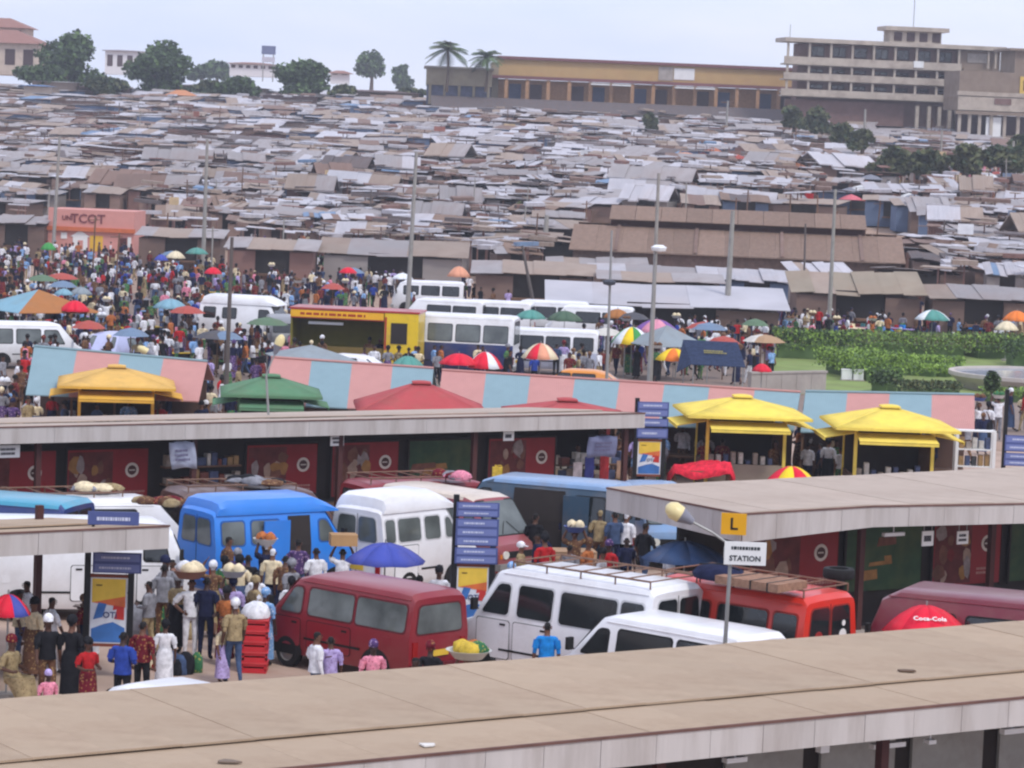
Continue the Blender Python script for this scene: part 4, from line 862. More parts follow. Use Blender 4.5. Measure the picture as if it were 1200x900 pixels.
direction_board('tall blue board with many names over a yellow poster beside the maroon minibus', p, 6, .82, [(1.93, 2.28), (2.32, 2.9), (2.94, 3.25)], (.7, 1.86), 3.4, 2)
p = G(126, 752, .75); p.z = 0
direction_board('blue board with two panels over a yellow poster by the short stained shelter', p, 4, .86, [(2.14, 2.55)], (.72, 2.04), 2.7, 3, .1)
p = c4 + E2 * -1.35 + N2 * 1.2; pz_ = D(133, 608, p.y).z
o = thing('roof_board', 'flat blue name board standing on the short stained shelter roof', 'sign', (D(133, 608, p.y).x, p.y, 3.06), EANG * .2); m_ = MB(); m_.box(-.5, .5, -.02, .02, pz_ - 3.06 - .12, pz_ - 3.06 + .14); b = m_.build('blue_board', BLUEB, o)
bars(1, .7, .12, 7).build('lettering', BLT, b, (0, -.021, pz_ - 3.06)); m_ = MB(); m_.box(-.42, -.36, -.01, .02, 0, pz_ - 3.06); m_.box(.36, .42, -.01, .02, 0, pz_ - 3.06); m_.build('leg', BLACK, o)
p = D(762, 500, 89.5); p.z = 0
direction_board('blue hanging board with curved top bracket at the end of the red-shuttered shelter', p, 10, .86, [(2.2, 2.5), (2.55, 2.8), (2.85, 3.3)], (1.1, 2.1), 3.4, 4)
p = D(1196, 520, 92); p.z = 0
direction_board('blue board on a tall black post at the fountain side', p, 0, 1.0, [(1.55, 1.95), (2.0, 2.5)], (.6, 1.4), 3.9, 5)

# ------------------------------------------------------------------ street lamp poles and station sign
def lamp_head(mb_list, p, d, ln=.75):
    pass
def street_lamp(label, base, h, arm, head=True, lean=(0, 0), pole_m=STEEL, r0=.07, sign=None, grp='street lamps in the bus station', hl=.85, lens=1.0):
    o = thing('street_lamp', label, 'street lamp', (base.x, base.y, base.z), 0, grp); top = Vector((lean[0], lean[1], h))
    m_ = MB(); m_.tube([(0, 0, 0), top * .5, top], [r0, r0 * .85, r0 * .7], 8); m_.build('pole', pole_m, o, smooth=60)
    if head:
        a = Vector(arm); e = top + a; m_ = MB(); m_.tube([top, top + a * .5 + Vector((0, 0, .03)), e], r0 * .55, 6); m_.build('arm', pole_m, o)
        d = a.normalized(); side = d.cross(Vector((0, 0, 1))).normalized(); upv = side.cross(d)
        rings = []
        for t, wv, hv in ((0, .06, .05), (.25, .10, .09), (.5, .16, .13), (.8, .18, .14), (1.0, .12, .09), (1.08, .04, .03)):
            c = e + d * hl * t; wv *= lens; hv *= lens; rings.append([c + side * wv * math.cos(2 * math.pi * k / 10) + upv * hv * math.sin(2 * math.pi * k / 10) for k in range(10)])
        m1 = MB(); m1.loft(rings[:3], 0, True); hd = m1.build('lamp_housing', mat('lamp_grey', (128, 128, 138), rough=.5), o, smooth=50)
        m2 = MB(); m2.loft(rings[2:], 0, True); m2.build('lamp_lens', LENSYEL, o, smooth=60)
    return o, top
# lamp with station sign in front of the right shelter
b = D(846, 770, 51); b.z = 0
topz = D(857, 640, b.y)
o, top = street_lamp('grey street lamp with yellowed lens and white station sign before the yellow-signed shelter', Vector((b.x, b.y, 0)), topz.z, (D(812, 612, b.y).x - topz.x, 0, D(812, 612, b.y).z - topz.z), lean=(topz.x - b.x, 0), r0=.045, hl=.5, lens=1.15)
s_ = thing('station_sign', 'white board reading station in dark capitals on the lamp pole', 'sign', (D(873, 648, b.y).x, b.y - .06, D(873, 648, b.y).z), 0)
m_ = MB(); m_.box(-.36, .36, -.012, .012, -.2, .2); bd = m_.build('board', WHITE, s_)
ob('lettering', text_mesh('STATION', .13, mat('sign_ink', (50, 56, 60))), bd, (0, -.017, -.09), rot=UP90)
bars(1, .6, .1, 77).build('lettering', mat('sign_ink', (50, 56, 60)), bd, (0, -.014, .09))
m_ = MB(); m_.box(-.37, -.3, .012, .05, -.1, .1); m_.build('bracket', STEEL, s_)
b = D(325, 505, 84); b.z = 0; tp = D(312, 440, 84)
street_lamp('slanting thin street lamp with opal lens over the red-shuttered shelter', Vector((b.x, b.y, 0)), tp.z, (D(322, 415, 84).x - tp.x, 0, D(322, 415, 84).z - tp.z), lean=(tp.x - b.x, 0), r0=.045, hl=.55)
b = D(200, 470, 108); b.z = 0; tp = D(196, 425, 108)
street_lamp('street lamp with opal lens leaning before the pale lilac car', Vector((b.x, b.y, 0)), tp.z, (D(183, 418, 108).x - tp.x, 0, D(183, 418, 108).z - tp.z), lean=(tp.x - b.x, 0), r0=.045, hl=.7)

# ------------------------------------------------------------------ tall poles
def pole(label, px, ytop, ybot, yd=None, r=.14, m=POLEWOOD, cross=0, lamp=None, gz=None):
    if yd is None: p = T(px[1], ybot); yd = p.y
    else: p = D(px[1], ybot, yd)
    bz = terrain(p.x, p.y) if gz is None else gz; t = D(px[0], ytop, yd)
    o = thing('utility_pole', label, 'pole', (p.x, p.y, bz), 0, 'tall poles'); m_ = MB(); h = t.z - bz; dx = t.x - p.x
    m_.tube([(0, 0, 0), (dx * .5, 0, h * .5), (dx, 0, h)], [r, r * .8, r * .6], 8); m_.build('pole_shaft', m, o, smooth=60)
    m_ = MB(); m_.loft([[(k * x, k * y, z) for x, y in ((1, 1), (-1, 1), (-1, -1), (1, -1))] for k, z in ((r * 2.2, -.05), (r * 2.2, .25), (r * 1.4, .4))], 0, True); m_.build('pole_footing', CONC, o)
    if cross:
        for k in range(cross):
            m_ = MB(); z = h - .3 - k * .7; m_.box(dx - .9, dx + .9, -.05, .05, z, z + .1)
            for x in (-.8, -.4, .4, .8): m_.tube([(dx + x, 0, z + .1), (dx + x, 0, z + .24)], .03, 5)
            m_.build('crossarm', WOOD, o)
    if lamp:
        for (a, b_) in lamp:
            q = D(a, b_, yd) - p; q.z = D(a, b_, yd).z - bz; m_ = MB(); zc = q.z; xx = dx * zc / h; m_.tube([(xx, 0, zc - .2), (q.x, -.1, q.z)], .05, 5); m_.build('lamp_arm', STEEL, o)
            m_ = MB(); m_.loft([[(q.x + w_ * math.cos(k * .785), -.1 + w_ * math.sin(k * .785), q.z + zz) for k in range(8)] for w_, zz in ((.06, -.12), (.24, -.08), (.28, .04), (.14, .12))], 0, True); m_.build('lamp_head', LAMPW if b_ < 320 else mat('lamp_dark', (70, 74, 84)), o)
    return o
pole('pale grey pole rising before the pink building', (70, 62), 160, 292, 235, .16)
pole('pale grey pole in the crowd by the mint parasol', (243, 237), 163, 338, 215, .17)
pole('pale grey pole behind the yellow kiosk trailer', (488, 477), 178, 368, 170, .15)
pole('thick pale grey pole rising behind the navy blue hanging board', (772, 762), 203, 445, 128, .11)
pole('pale pole with white lamp head beside the thick pole', (768, 758), 292, 466, 105, .07, STEEL, lamp=[(772, 291)])
pole('steel lamp pole with flat grey lamp by the dark green parasols', (717, 711), 270, 452, 122, .07, STEEL, lamp=[(714, 331)])
pole('stout pale pole at the edge of the market roofs', (859, 850), 247, 392, 170, .2)
pole('pale pole before the brown hall roof by the garden', (979, 971), 222, 390, 172, .14)
pole('dark wooden pole standing behind the red-shuttered shelter', (272, 264), 278, 478, 108, .1, mat('dark_pole', (96, 88, 84)))
pole('pale pole with crossarm below the yellow building', (853, 850), 118, 168, None, .2, cross=1)
pole('pale pole in front of the balcony block', (1014, 1012), 128, 192, None, .22)
pole('pale pole among the dark trees', (1104, 1101), 152, 210, None, .18)
pole('pale pole among the red stalls', (1188, 1185), 165, 228, None, .2)
pole('dark short pole in the middle of the roofs', (435, 433), 222, 270, None, .1, mat('dark_pole', (96, 88, 84)))
pole('dark pole before the brown hall roof', (944, 942), 262, 345, 200, .09, mat('dark_pole', (96, 88, 84)))
pole('dark pole sticking up among brown tin roofs', (140, 138), 120, 155, None, .1, mat('dark_pole', (96, 88, 84)))
pole('dark pole among the roofs below the palms', (537, 536), 125, 155, None, .1, mat('dark_pole', (96, 88, 84)))
pole('dark pole at the beside the brown hall', (1107, 1105), 258, 305, None, .1, mat('dark_pole', (96, 88, 84)))
pole('dark pole among the tin roofs below the tan roof', (283, 281), 270, 330, 230, .09, mat('dark_pole', (96, 88, 84)))
# leaning dark frame beside the lamp pole
pole('leaning dark post beside the white minibuses', (612, 632), 288, 345, 176, .12, mat('dark_pole', (96, 88, 84)))
pole('thick white-topped post before the brown hall roof', (641, 638), 252, 282, 236, .28)
# ------------------------------------------------------------------ the hillside market
RT = lambda n, c, r=.8, d=.5, dc=(116, 84, 66): mat('tin_' + n, c, rough=r, var=.12, scale=1.3, dirt=d, dirtcol=dc, wave=4.0, rand=.14, stretch=(3, 1.2, 1))
TIN = dict(silver=RT('silver', (178, 175, 180), .6, .4, (150, 128, 114)), grey=RT('grey', (150, 144, 144), .7, .45), tan=RT('tan', (150, 134, 122), .85, .4), rust=RT('rust', (124, 102, 92), .9, .5, (96, 62, 50)), blue=RT('blue', (112, 138, 168), .7, .3), pale=RT('pale', (182, 180, 186), .6, .2, (170, 156, 146)), dark=RT('dark', (96, 88, 88), .9, .4), olive=RT('olive', (140, 128, 112), .9, .4), brown=RT('brown', (128, 106, 92), .9, .35, (120, 92, 76)))
TWORD = dict(silver='silvery', grey='dull grey', tan='tan', rust='rust brown', blue='blue', pale='whitish', dark='blackened', olive='olive grey', brown='brown')
WALLM = dict(plank=mat('stall_plank', (124, 102, 92), rough=.9, var=.2, scale=3, dirt=.4, rand=.3), red=mat('stall_redbrown', (122, 92, 84), rough=.9, var=.18, rand=.2), grey=mat('stall_grey', (150, 142, 138), rough=.9, var=.15, rand=.2), blue=mat('stall_blue', (92, 108, 134), rough=.9, var=.15, rand=.2))
WWORD = dict(plank='plank', red='red-brown', grey='grey', blue='bluish')
roof_protos = []
for v in range(6):
    r = random.Random(100 + v); m_ = MB(); n = 4 + v % 3; x = -.5
    for k in range(n):
        x1 = -.5 + (k + 1) / n; y0, y1 = -.5 + r.uniform(-.05, .04), .5 + r.uniform(-.04, .05); dz = r.uniform(-.03, .05) + (k % 2) * .03; tl = r.uniform(-.03, .03)
        m_.prism([(x - .006, y0, dz - tl), (x1 + .006, y0, dz + tl), (x1 + .006, y1, dz + tl), (x - .006, y1, dz - tl)], (0, 0, -.025), 0 if r.random() < .72 else 1); x = x1
    roof_protos.append(m_.mesh('tin_roof', [TIN['grey'], TIN['tan']]))
gable_protos = []
for v in range(2):
    r = random.Random(300 + v); m_ = MB(); n = 5
    for s in (-1, 1):
        for k in range(n):
            x0, x1 = -.5 + k / n - .005, -.5 + (k + 1) / n + .005; dz = r.uniform(-.02, .03)
            m_.prism([(x0, 0, .25 + dz), (x1, 0, .25 + dz), (x1, s * .55, dz), (x0, s * .55, dz)], (0, 0, -.025), 0 if r.random() < .8 else 1)
    gable_protos.append(m_.mesh('tin_roof', [TIN['grey'], TIN['tan']]))
m_ = MB(); t = .03; m_.box(-.5, .5, .5 - t, .5, 0, 1); m_.box(-.5, -.5 + t, -.5, .5 - t, 0, .96); m_.box(.5 - t, .5, -.5, .5 - t, 0, .96); m_.box(-.5 + t, -.18, -.5, -.5 + t, 0, .95); m_.box(.22, .5 - t, -.5, -.5 + t, 0, .95); m_.box(-.18, .22, -.5, -.5 + t, 0, .36)
wall_proto = m_.mesh('stall_wall', [WALLM['plank']])
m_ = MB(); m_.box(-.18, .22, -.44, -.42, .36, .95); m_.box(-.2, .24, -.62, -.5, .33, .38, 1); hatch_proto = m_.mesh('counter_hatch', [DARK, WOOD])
def stall(x, y, wd, dp, ht, yaw, pitch, roll, tc_, ta, wc, label, group, gable=False, z=None, v=None):
    z = terrain(x, y) if z is None else z
    root = thing('market_stall', label, 'stall', (x, y, z), yaw, group); v = rnd.randrange(6) if v is None else v
    if gable: ob('tin_roof', gable_protos[v % 2], root, (0, 0, ht), rot=(0, roll, 0), scale=(wd, dp, dp * .9), mats=[TIN[tc_], TIN[ta]])
    else: ob('tin_roof', roof_protos[v], root, (0, 0, ht), rot=(pitch, roll, 0), scale=(wd, dp, 1.6), mats=[TIN[tc_], TIN[ta]])
    ob('wall', wall_proto, root, (0, .05, 0), scale=(wd * .92, dp * .86, ht - .08 - abs(math.sin(pitch)) * dp * .43 if not gable else ht - .05), mats=[WALLM[wc]])
    ob('counter_hatch', hatch_proto, root, (0, .05, 0), scale=(wd * .92, dp * .86, ht - .2))
    return root
def label_for(tc_, ta, wc, zone, sz): return '%s%s tin stall, %s patches, %s walls, %s' % (sz, TWORD[tc_], TWORD[ta], WWORD[wc], zone)
HALLX = [(688, 1068, 234, 312)]; KEEP = []
def in_px(p, x0, x1, y0, y1):
    a, b = PR(p); return x0 < a < x1 and y0 < b < y1
# explicit front roofs: left px, right px, eave y, rise in metres, colour, depth
for (xl, xr, ye, hr, tc_, dp, wc, lb, zz) in [
    (640, 925, 360, .95, 'pale', 5.5, 'plank', 'long whitish stall roof over the crowd beside the garden', 2.0),
    (928, 1086, 346, 1.1, 'olive', 5.0, 'plank', 'olive grey shop roof at the market edge behind the hedge', 2.5),
    (1090, 1215, 352, .6, 'grey', 4.5, 'plank', 'dull grey shop roof at the market edge by the orange parasol', 2.5),
    (372, 548, 300, .9, 'tan', 5.0, 'grey', 'long tan stall roof behind the crowd beyond the yellow trailer', 2.6),
    (552, 700, 322, .6, 'tan', 4.5, 'plank', 'tan stall roof behind the row of white minibuses', 2.5),
    (700, 850, 330, .4, 'grey', 3.5, 'plank', 'dull grey stall roof behind the long whitish roof', 2.5),
    (845, 928, 330, .6, 'silver', 4.0, 'blue', 'silvery patched stall roof beside the olive grey roof', 2.6),
    (690, 862, 322, .45, 'silver', 3.4, 'plank', 'thin silvery stall roof under the brown hall eave', 2.6),
    (640, 760, 312, .4, 'grey', 3.4, 'plank', 'thin dull grey stall roof at the foot of the brown hall', 2.6),
    (158, 262, 278, .5, 'grey', 4.5, 'plank', 'dull grey shop roof right beside the pink building', 2.8),
    (262, 372, 292, .6, 'grey', 4.5, 'red', 'dull grey shop roof with dark entrances behind the crowd', 2.8),
    (-20, 54, 262, .5, 'grey', 4.5, 'plank', 'dull grey shop roof beside the pink building', 2.8)]:
    a = D(xl, ye, 1); dd = None
    pL, pR = T((xl + xr) / 2, ye, zz), None
    y = pL.y; q0, q1 = D(xl, ye, y), D(xr, ye, y); wd = q1.x - q0.x; cx = (q0.x + q1.x) / 2; zt = terrain(cx, y)
    pit = math.atan2(hr, dp)
    stall(cx, y + dp / 2, wd, dp / math.cos(pit), zz + hr / 2, 0, pit, -R(.6), tc_, {'pale': 'silver', 'olive': 'tan', 'grey': 'tan', 'tan': 'grey', 'silver': 'grey'}[tc_], wc, lb, 'stalls along the market edge', z=zt)
    KEEP.append((xl - 4, xr + 4, ye - 26, ye + 18))
# the brown hall with a raised middle roof
pA, pB = D(700, 300, 214), D(1050, 318, 206); cx, cy = (pA.x + pB.x) / 2 - .4, 212; hz = 3.2
hall = thing('market_hall', 'large brown roofed hall with a raised clerestory among the tin stalls', 'building', (cx, cy, terrain(cx, cy) - .3), R(-4))
hb = terrain(cx, cy) - .3; a, b2 = 11.6, 9.1
def hz_(pxy, d): return D(*pxy, d).z - hb
ze, zl, zu0, zu1 = hz_((860, 300), 206), hz_((860, 270), 212), hz_((860, 262), 212), hz_((860, 246), 215)
nS = 13
for k in range(nS):
    x0, x1 = -a + 2 * a * k / nS, -a + 2 * a * (k + 1) / nS
    m_ = MB(); m_.prism([(x0, -6, ze), (x1 - .012, -6, ze), (x1 - .012, 0, zl), (x0, 0, zl)], (0, 0, -.06)); m_.build('roof_sheet', TIN['brown'], hall)
    m_ = MB(); m_.prism([(x0, 12, ze), (x1 - .04, 12, ze), (x1 - .04, 6, zl), (x0, 6, zl)], (0, 0, -.06)); m_.build('roof_sheet', TIN['brown'], hall)
for k in range(10):
    x0, x1 = -b2 + 2 * b2 * k / 10, -b2 + 2 * b2 * (k + 1) / 10
    m_ = MB(); m_.prism([(x0, -.5, zu0), (x1 - .03, -.5, zu0), (x1 - .03, 3, zu1), (x0, 3, zu1)], (0, 0, -.06)); m_.build('upper_roof_sheet', TIN['brown'], hall)
    m_ = MB(); m_.prism([(x0, 6.5, zu0), (x1 - .03, 6.5, zu0), (x1 - .03, 3, zu1), (x0, 3, zu1)], (0, 0, -.06)); m_.build('upper_roof_sheet', TIN['brown'], hall)
m_ = MB(); m_.box(-b2 + .1, b2 - .1, .1, .25, zl - .4, zu0 + .05); m_.build('clerestory_wall', mat('hall_dark', (74, 48, 44), rough=.9), hall)
for s in (-1, 1):
    m_ = MB(); m_.prism([(s * (b2 - .15), .3, zl - .4), (s * (b2 - .15), 5.9, zl - .4), (s * (b2 - .15), 5.9, zu0 - .1), (s * (b2 - .15), 3, zu1 - .1), (s * (b2 - .15), .3, zu0 - .1)], (.1 * s, 0, 0)); m_.build('gable', mat('hall_gable', (150, 130, 118), rough=.9, var=.1), hall)
m_ = MB(); m_.box(-a + .3, a - .3, -5.4, -5.2, -1, ze - .1); m_.build('wall', WALLM['plank'], hall)
for s in (-1, 1): m_ = MB(); m_.prism([(s * (a - .4), -5.2, -1), (s * (a - .4), 11.3, -1), (s * (a - .4), 11.3, ze - .1), (s * (a - .4), 5.6, zl - .2), (s * (a - .4), .4, zl - .2), (s * (a - .4), -5.2, ze - .1)], (.1 * s, 0, 0)); m_.build('wall', WALLM['plank'], hall)
for x in (-8.5, -3, 3, 8.5): m_ = MB(); m_.prism([(x, -6.02, ze + .06), (x + .25, -6.02, ze + .06), (x + .25, -.1, zl + .06), (x, -.1, zl + .06)], (0, 0, .03)); m_.build('roof_rib', TIN['rust'], hall)
# all the other stalls, row after row up the hill
spots = []
y = 172.0
while y < 500:
    step = 4.3 + (y - 172) * .006; x = -.176 * y - 8 + rnd.uniform(0, 4)
    while x < .176 * y + 8:
        wd = rnd.choice([2.8, 3.5, 4.5, 5.5, 7.5, 4]) * rnd.uniform(.85, 1.15); cx = x + wd / 2; yy = y + rnd.uniform(-1.4, 1.4)
        if yy > y_edge(cx) + 5:
            p = (cx, yy, terrain(cx, yy) + 2.4); a_, b_ = PR(p)
            skip = any(x0 < a_ < x1 and y0 < b_ < y1 for x0, x1, y0, y1 in HALLX) or any(x0 - 10 < a_ < x1 + 10 and y0 - 2 < b_ < y1 for x0, x1, y0, y1 in KEEP)
            if 50 < a_ < 160 and 225 < b_ < 300: skip = True
            if a_ > 1035 and 172 < b_ < 204: skip = rnd.random() < .9
            if a_ > 930 and 184 < b_ < 238: skip = skip or rnd.random() < .72
            if 785 < a_ < 870 and 164 < b_ < 206: skip = skip or rnd.random() < .6
            if 490 < a_ < 1210 and b_ < 107: skip = True
            if a_ > 905 and b_ < 142: skip = True
            if -40 < a_ < 1240 and not skip: spots.append((cx, yy, wd))
        x += wd + rnd.choice([.1, .2, .5, 1.6])
    y += step
spots.sort(key=lambda s: s[1])
NIND = 286
far_mb = MB(); keys = ['silver', 'grey', 'tan', 'rust', 'blue', 'pale', 'dark', 'brown']; wts = [27, 32, 20, 11, 1, 5, 3, 6]
zone_of = lambda t: ['low on market hill', 'midway up market hill', 'high on market hill'][t]
for i, (x, y, wd) in enumerate(spots):
    tc_, ta = rnd.choices(keys, wts)[0], rnd.choices(keys, wts)[0]; wc = rnd.choices(list(WALLM), [5, 3, 2, 1])[0]
    dp = rnd.uniform(3.6, 6.0); ht = rnd.uniform(2.0, 2.7); yaw = R(rnd.gauss(-3, 8)); pit = R(rnd.choice([rnd.uniform(3, 11), rnd.uniform(3, 8), rnd.uniform(-3, 3)])); rol = R(rnd.gauss(.3, 1.3)); gab = rnd.random() < .1
    if i < NIND:
        zn = zone_of(0 if i < 95 else (1 if i < 195 else 2)); lb = label_for(tc_, ta if ta != tc_ else 'tan' if tc_ != 'tan' else 'grey', wc, zn, ('wide ' if wd > 6 else 'narrow ' if wd < 3.5 else '') + ('gabled ' if gab else ''))
        if ta == tc_: ta = 'tan' if tc_ != 'tan' else 'grey'
        stall(x, y, wd, dp, ht, yaw, pit, rol, tc_, ta, wc, lb, lb[:80], gab)
    else:
        Mx = Matrix.Translation((x, y, terrain(x, y) + ht)) @ Matrix.Rotation(yaw, 4, 'Z') @ Matrix.Rotation(rol, 4, 'Y') @ Matrix.Rotation(pit, 4, 'X')
        n = 3
        for k in range(n):
            x0, x1 = -wd / 2 + wd * k / n, -wd / 2 + wd * (k + 1) / n; dz = rnd.uniform(-.04, .06)
            far_mb.box(x0, x1, -dp / 2 + rnd.uniform(-.2, .2), dp / 2, dz - .04, dz, keys.index(tc_ if rnd.random() < .7 else ta), Mx)
        M2 = Matrix.Translation((x, y, terrain(x, y))) @ Matrix.Rotation(yaw, 4, 'Z')
        far_mb.box(-wd * .46, wd * .46, -dp * .43, dp * .43, 0, ht - .15 - abs(math.sin(pit)) * dp * .45, 8 + rnd.randrange(4), M2)
fo = far_mb.build('far_market_stalls', [TIN[k] for k in keys] + list(WALLM.values())); fo['kind'] = 'stuff'; tag(fo, 'far tin roofs crowding the top of the hillside market', 'stalls')
# small whites and poles sticking up between roofs: boards and laundry
r = random.Random(21)
for i in range(14):
    px, py = r.uniform(10, 1190), r.uniform(130, 290)
    if 640 < px < 1090 and py > 225: continue
    p = T(px, py, 2.6); c = r.choice([((226, 226, 228), 'white'), ((150, 96, 84), 'brick red'), ((206, 180, 140), 'cream'), ((120, 134, 156), 'blue')])
    lb = '%s painted board standing up among the tin roofs' % c[1]
    o = thing('name_board', lb, 'board', (p.x, p.y - .5, p.z), R(r.uniform(-15, 15)), lb); m_ = MB(); w_ = r.uniform(.3, .9); m_.box(-w_, w_, -.04, .04, 2.5, 2.5 + r.uniform(.4, .9)); m_.build('board', mat('upright_board_' + c[1].replace(' ', '_'), c[0], var=.12, dirt=.3), o)
    m_ = MB(); m_.box(-.05, .05, .04, .12, 0, 2.9); m_.build('post', WOOD, o)
cl_ = MB(); ccols = [TIN['pale'], TIN['silver'], TIN['rust'], TIN['dark'], TIN['tan'], WALLM['red'], TIN['blue']]
for i in range(2000):                       # planks, loose sheets, tyres and cloths lying over the roofs
    px, py = r.uniform(-10, 1210), r.uniform(112, 318)
    if 640 < px < 1090 and py > 228: continue
    d = ray(px, py); t0 = 150.0; off = r.uniform(2.3, 3.0)
    while t0 < 520 and CAMH + d.z * t0 > terrain(d.x * t0, d.y * t0) + off: t0 += 2.0
    if t0 >= 520 or d.y * t0 < y_edge(d.x * t0) + 7 or (35 < px < 172 and 215 < py): continue
    x_, y_ = d.x * t0, d.y * t0; Mx = Matrix.Translation((x_, y_, terrain(x_, y_) + off)) @ Matrix.Rotation(r.gauss(0, .3), 4, 'Z') @ Matrix.Rotation(r.gauss(.01, .035), 4, 'Y') @ Matrix.Rotation(r.uniform(-.03, .12), 4, 'X'); w_, d_ = r.uniform(.25, 1.3), r.uniform(.2, .7)
    cl_.box(-w_, w_, -d_, d_, 0, r.choice([.05, .08, .3]), r.choices(range(7), [3, 5, 4, 4, 4, 2, .2])[0], Mx)
    cl_.box(-.05, .05, -.05, .05, -off, 0, 5, Matrix.Translation((x_, y_, terrain(x_, y_) + off)))
o = cl_.build('roof_clutter', ccols); o['kind'] = 'stuff'; tag(o, 'loose sheets, planks and cloths littering the market roofs', 'clutter')
# rising cross beams and crooked props between the stalls
for i in range(40):
    px, py = r.uniform(10, 1190), r.uniform(125, 320)
    p = T(px, py, 2.0); h = r.uniform(3.4, 5.0); lb = 'thin weathered prop sticking up between the tin roofs'
    m_ = MB(); m_.tube([(0, 0, 0), (r.uniform(-.2, .2), 0, h)], .06, 5); m_.tube([(-.4, 0, h - .3), (.4, 0, h - .25)], .03, 4); o = m_.build('roof_prop', POLEWOOD if i % 2 else WOOD, None, (p.x, p.y, p.z)); tag(o, lb, 'post', lb)

# ------------------------------------------------------------------ pink shop
pA, pB = D(58, 285, 238), D(155, 290, 236); cx = (pA.x + pB.x) / 2; wd = (pB.x - pA.x) / 2; zt = D(100, 246, 237).z; PINK = mat('pink_wall', (206, 146, 136), rough=.85, var=.05, dirt=.25, dirtcol=(180, 110, 96))
sh = thing('pink_shop', 'salmon pink two-part shop front with dark lettering above an orange band', 'building', (cx, 237, 0), R(-3))
m_ = MB(); m_.box(-wd, wd, 0, 5, 0, zt); m_.build('wall', PINK, sh)
m_ = MB(); m_.box(-wd - .1, wd + .1, -.25, 0, zt * .58, zt * .66); m_.build('ledge', mat('orange_band', (196, 106, 66), rough=.7), sh)
m_ = MB(); m_.box(-wd, -wd + .5, -.12, 0, 0, zt + .1); m_.build('pilaster', PINK, sh)
ob('lettering', text_mesh('UNI', .5, mat('shop_ink', (120, 66, 70)), .02), sh, (-wd * .56, -.04, zt * .83), rot=UP90)
ob('lettering', text_mesh('TCOT', 1.0, mat('shop_ink', (120, 66, 70)), .02), sh, (-wd * .08, -.04, zt * .82), rot=UP90)
def shopbox(nm, x0, x1, z0, z1, m, y0=-.05): q = MB(); q.box(x0 * wd, x1 * wd, y0, 0, z0 * zt, z1 * zt); return q.build(nm, m, sh)
shopbox('painted_sign', -.42, -.08, .2, .48, WHITE); q = MB(); q.prism([(-.48 * wd, -.06, .47 * zt), (-.02 * wd, -.06, .47 * zt), (-.25 * wd, -.06, .6 * zt)], (0, .05, 0)); q.build('painted_sign', WHITE, sh)
shopbox('painted_sign_mark', -.3, -.18, .22, .4, PINK, -.07); shopbox('yellow_sign', -.02, .28, .2, .5, mat('shop_yellow', (222, 176, 60))); shopbox('door', .64, .84, .0, .48, mat('shop_door', (92, 46, 46)), -.04); shopbox('window_board', .86, .94, .3, .5, WHITE); shopbox('window_board', -.7, -.56, .42, .54, WHITE)

# ------------------------------------------------------------------ hill top: balcony block
BCONC = mat('block_concrete', (182, 170, 156), rough=.9, var=.1, scale=.6, dirt=.65, dirtcol=(120, 102, 90)); BDK = mat('block_brown', (138, 122, 108), rough=.9, var=.1, scale=.6, dirt=.4); BRED = mat('block_redbrown', (118, 92, 86), rough=.9, var=.15, scale=1); BIN = mat('block_recess', (78, 60, 62), rough=.9)
Yb = 440.0
def bx_(x, y): q = D(x, y, Yb); return q
o0 = bx_(917, 140); base_z = D(1000, 146, Yb).z
bl = thing('balcony_block', 'four storey concrete office block with long balconies on the hill top', 'building', (o0.x, Yb, base_z), R(9))
sx = Yb / FPX
Lb = (1120 - 917) * sx * 1.04; Lw = (1172 - 917) * sx * 1.04; stz = [(46, 58), (65, 73), (84, 91), (103, 111)]
zz = lambda py: D(930, py, Yb).z - base_z
def bbox(nm, x0, x1, y0, y1, z0, z1, m, par=None): q = MB(); q.box(x0, x1, y0, y1, z0, z1); return q.build(nm, m, par or bl)
zr = zz(44)
bbox('roof_slab', -.3, Lw, -.8, 5.4, zr - .6, zr, BCONC); bbox('wall', 2.4, Lb, 1.8, 5, 0, zr - .7, BRED)
for i, (ya, yb) in enumerate([(66, 75), (85, 93), (104, 112)]):
    z0, z1 = zz(yb), zz(ya); bal = bbox('balcony', -.3 + (.0 if i < 2 else -.3), Lb, -.7, -.45, z0, z1, BCONC); bbox('balcony_floor', -.3, Lb, -.42, 1.75, z0 - .12, z0 + .1, BCONC, bal)
for i, (ztop, zbot) in enumerate([(zr - .66, zz(66)), (zz(75) - .14, zz(85)), (zz(93) - .14, zz(104)), (zz(112) - .14, 0.3)]):
    n = 9
    for k in range(n):
        x = .3 + (Lb - .6) * k / (n - 1)
        if i < 3: bbox('column', x - .16, x + .16, -.38, -.1, zbot - .9, ztop, BCONC)
        if k < n - 1:
            xa = .3 + (Lb - .6) * k / (n - 1) + .6; xb = .3 + (Lb - .6) * (k + 1) / (n - 1) - .5
            if i < 3 and k > 0:
                wn = bbox('window', xa, xb, 1.72, 1.79, zbot + .1, ztop - .35, BIN); bbox('window_pane', xa + .25, (xa + xb) / 2 - .06, 1.66, 1.71, zbot + .35, ztop - .5, GLASS, wn); bbox('window_pane', (xa + xb) / 2 + .06, xb - .2, 1.66, 1.71, zbot + .35, ztop - .5, GLASS2 if k % 3 == 1 else GLASS, wn)
            elif k > 4: pass
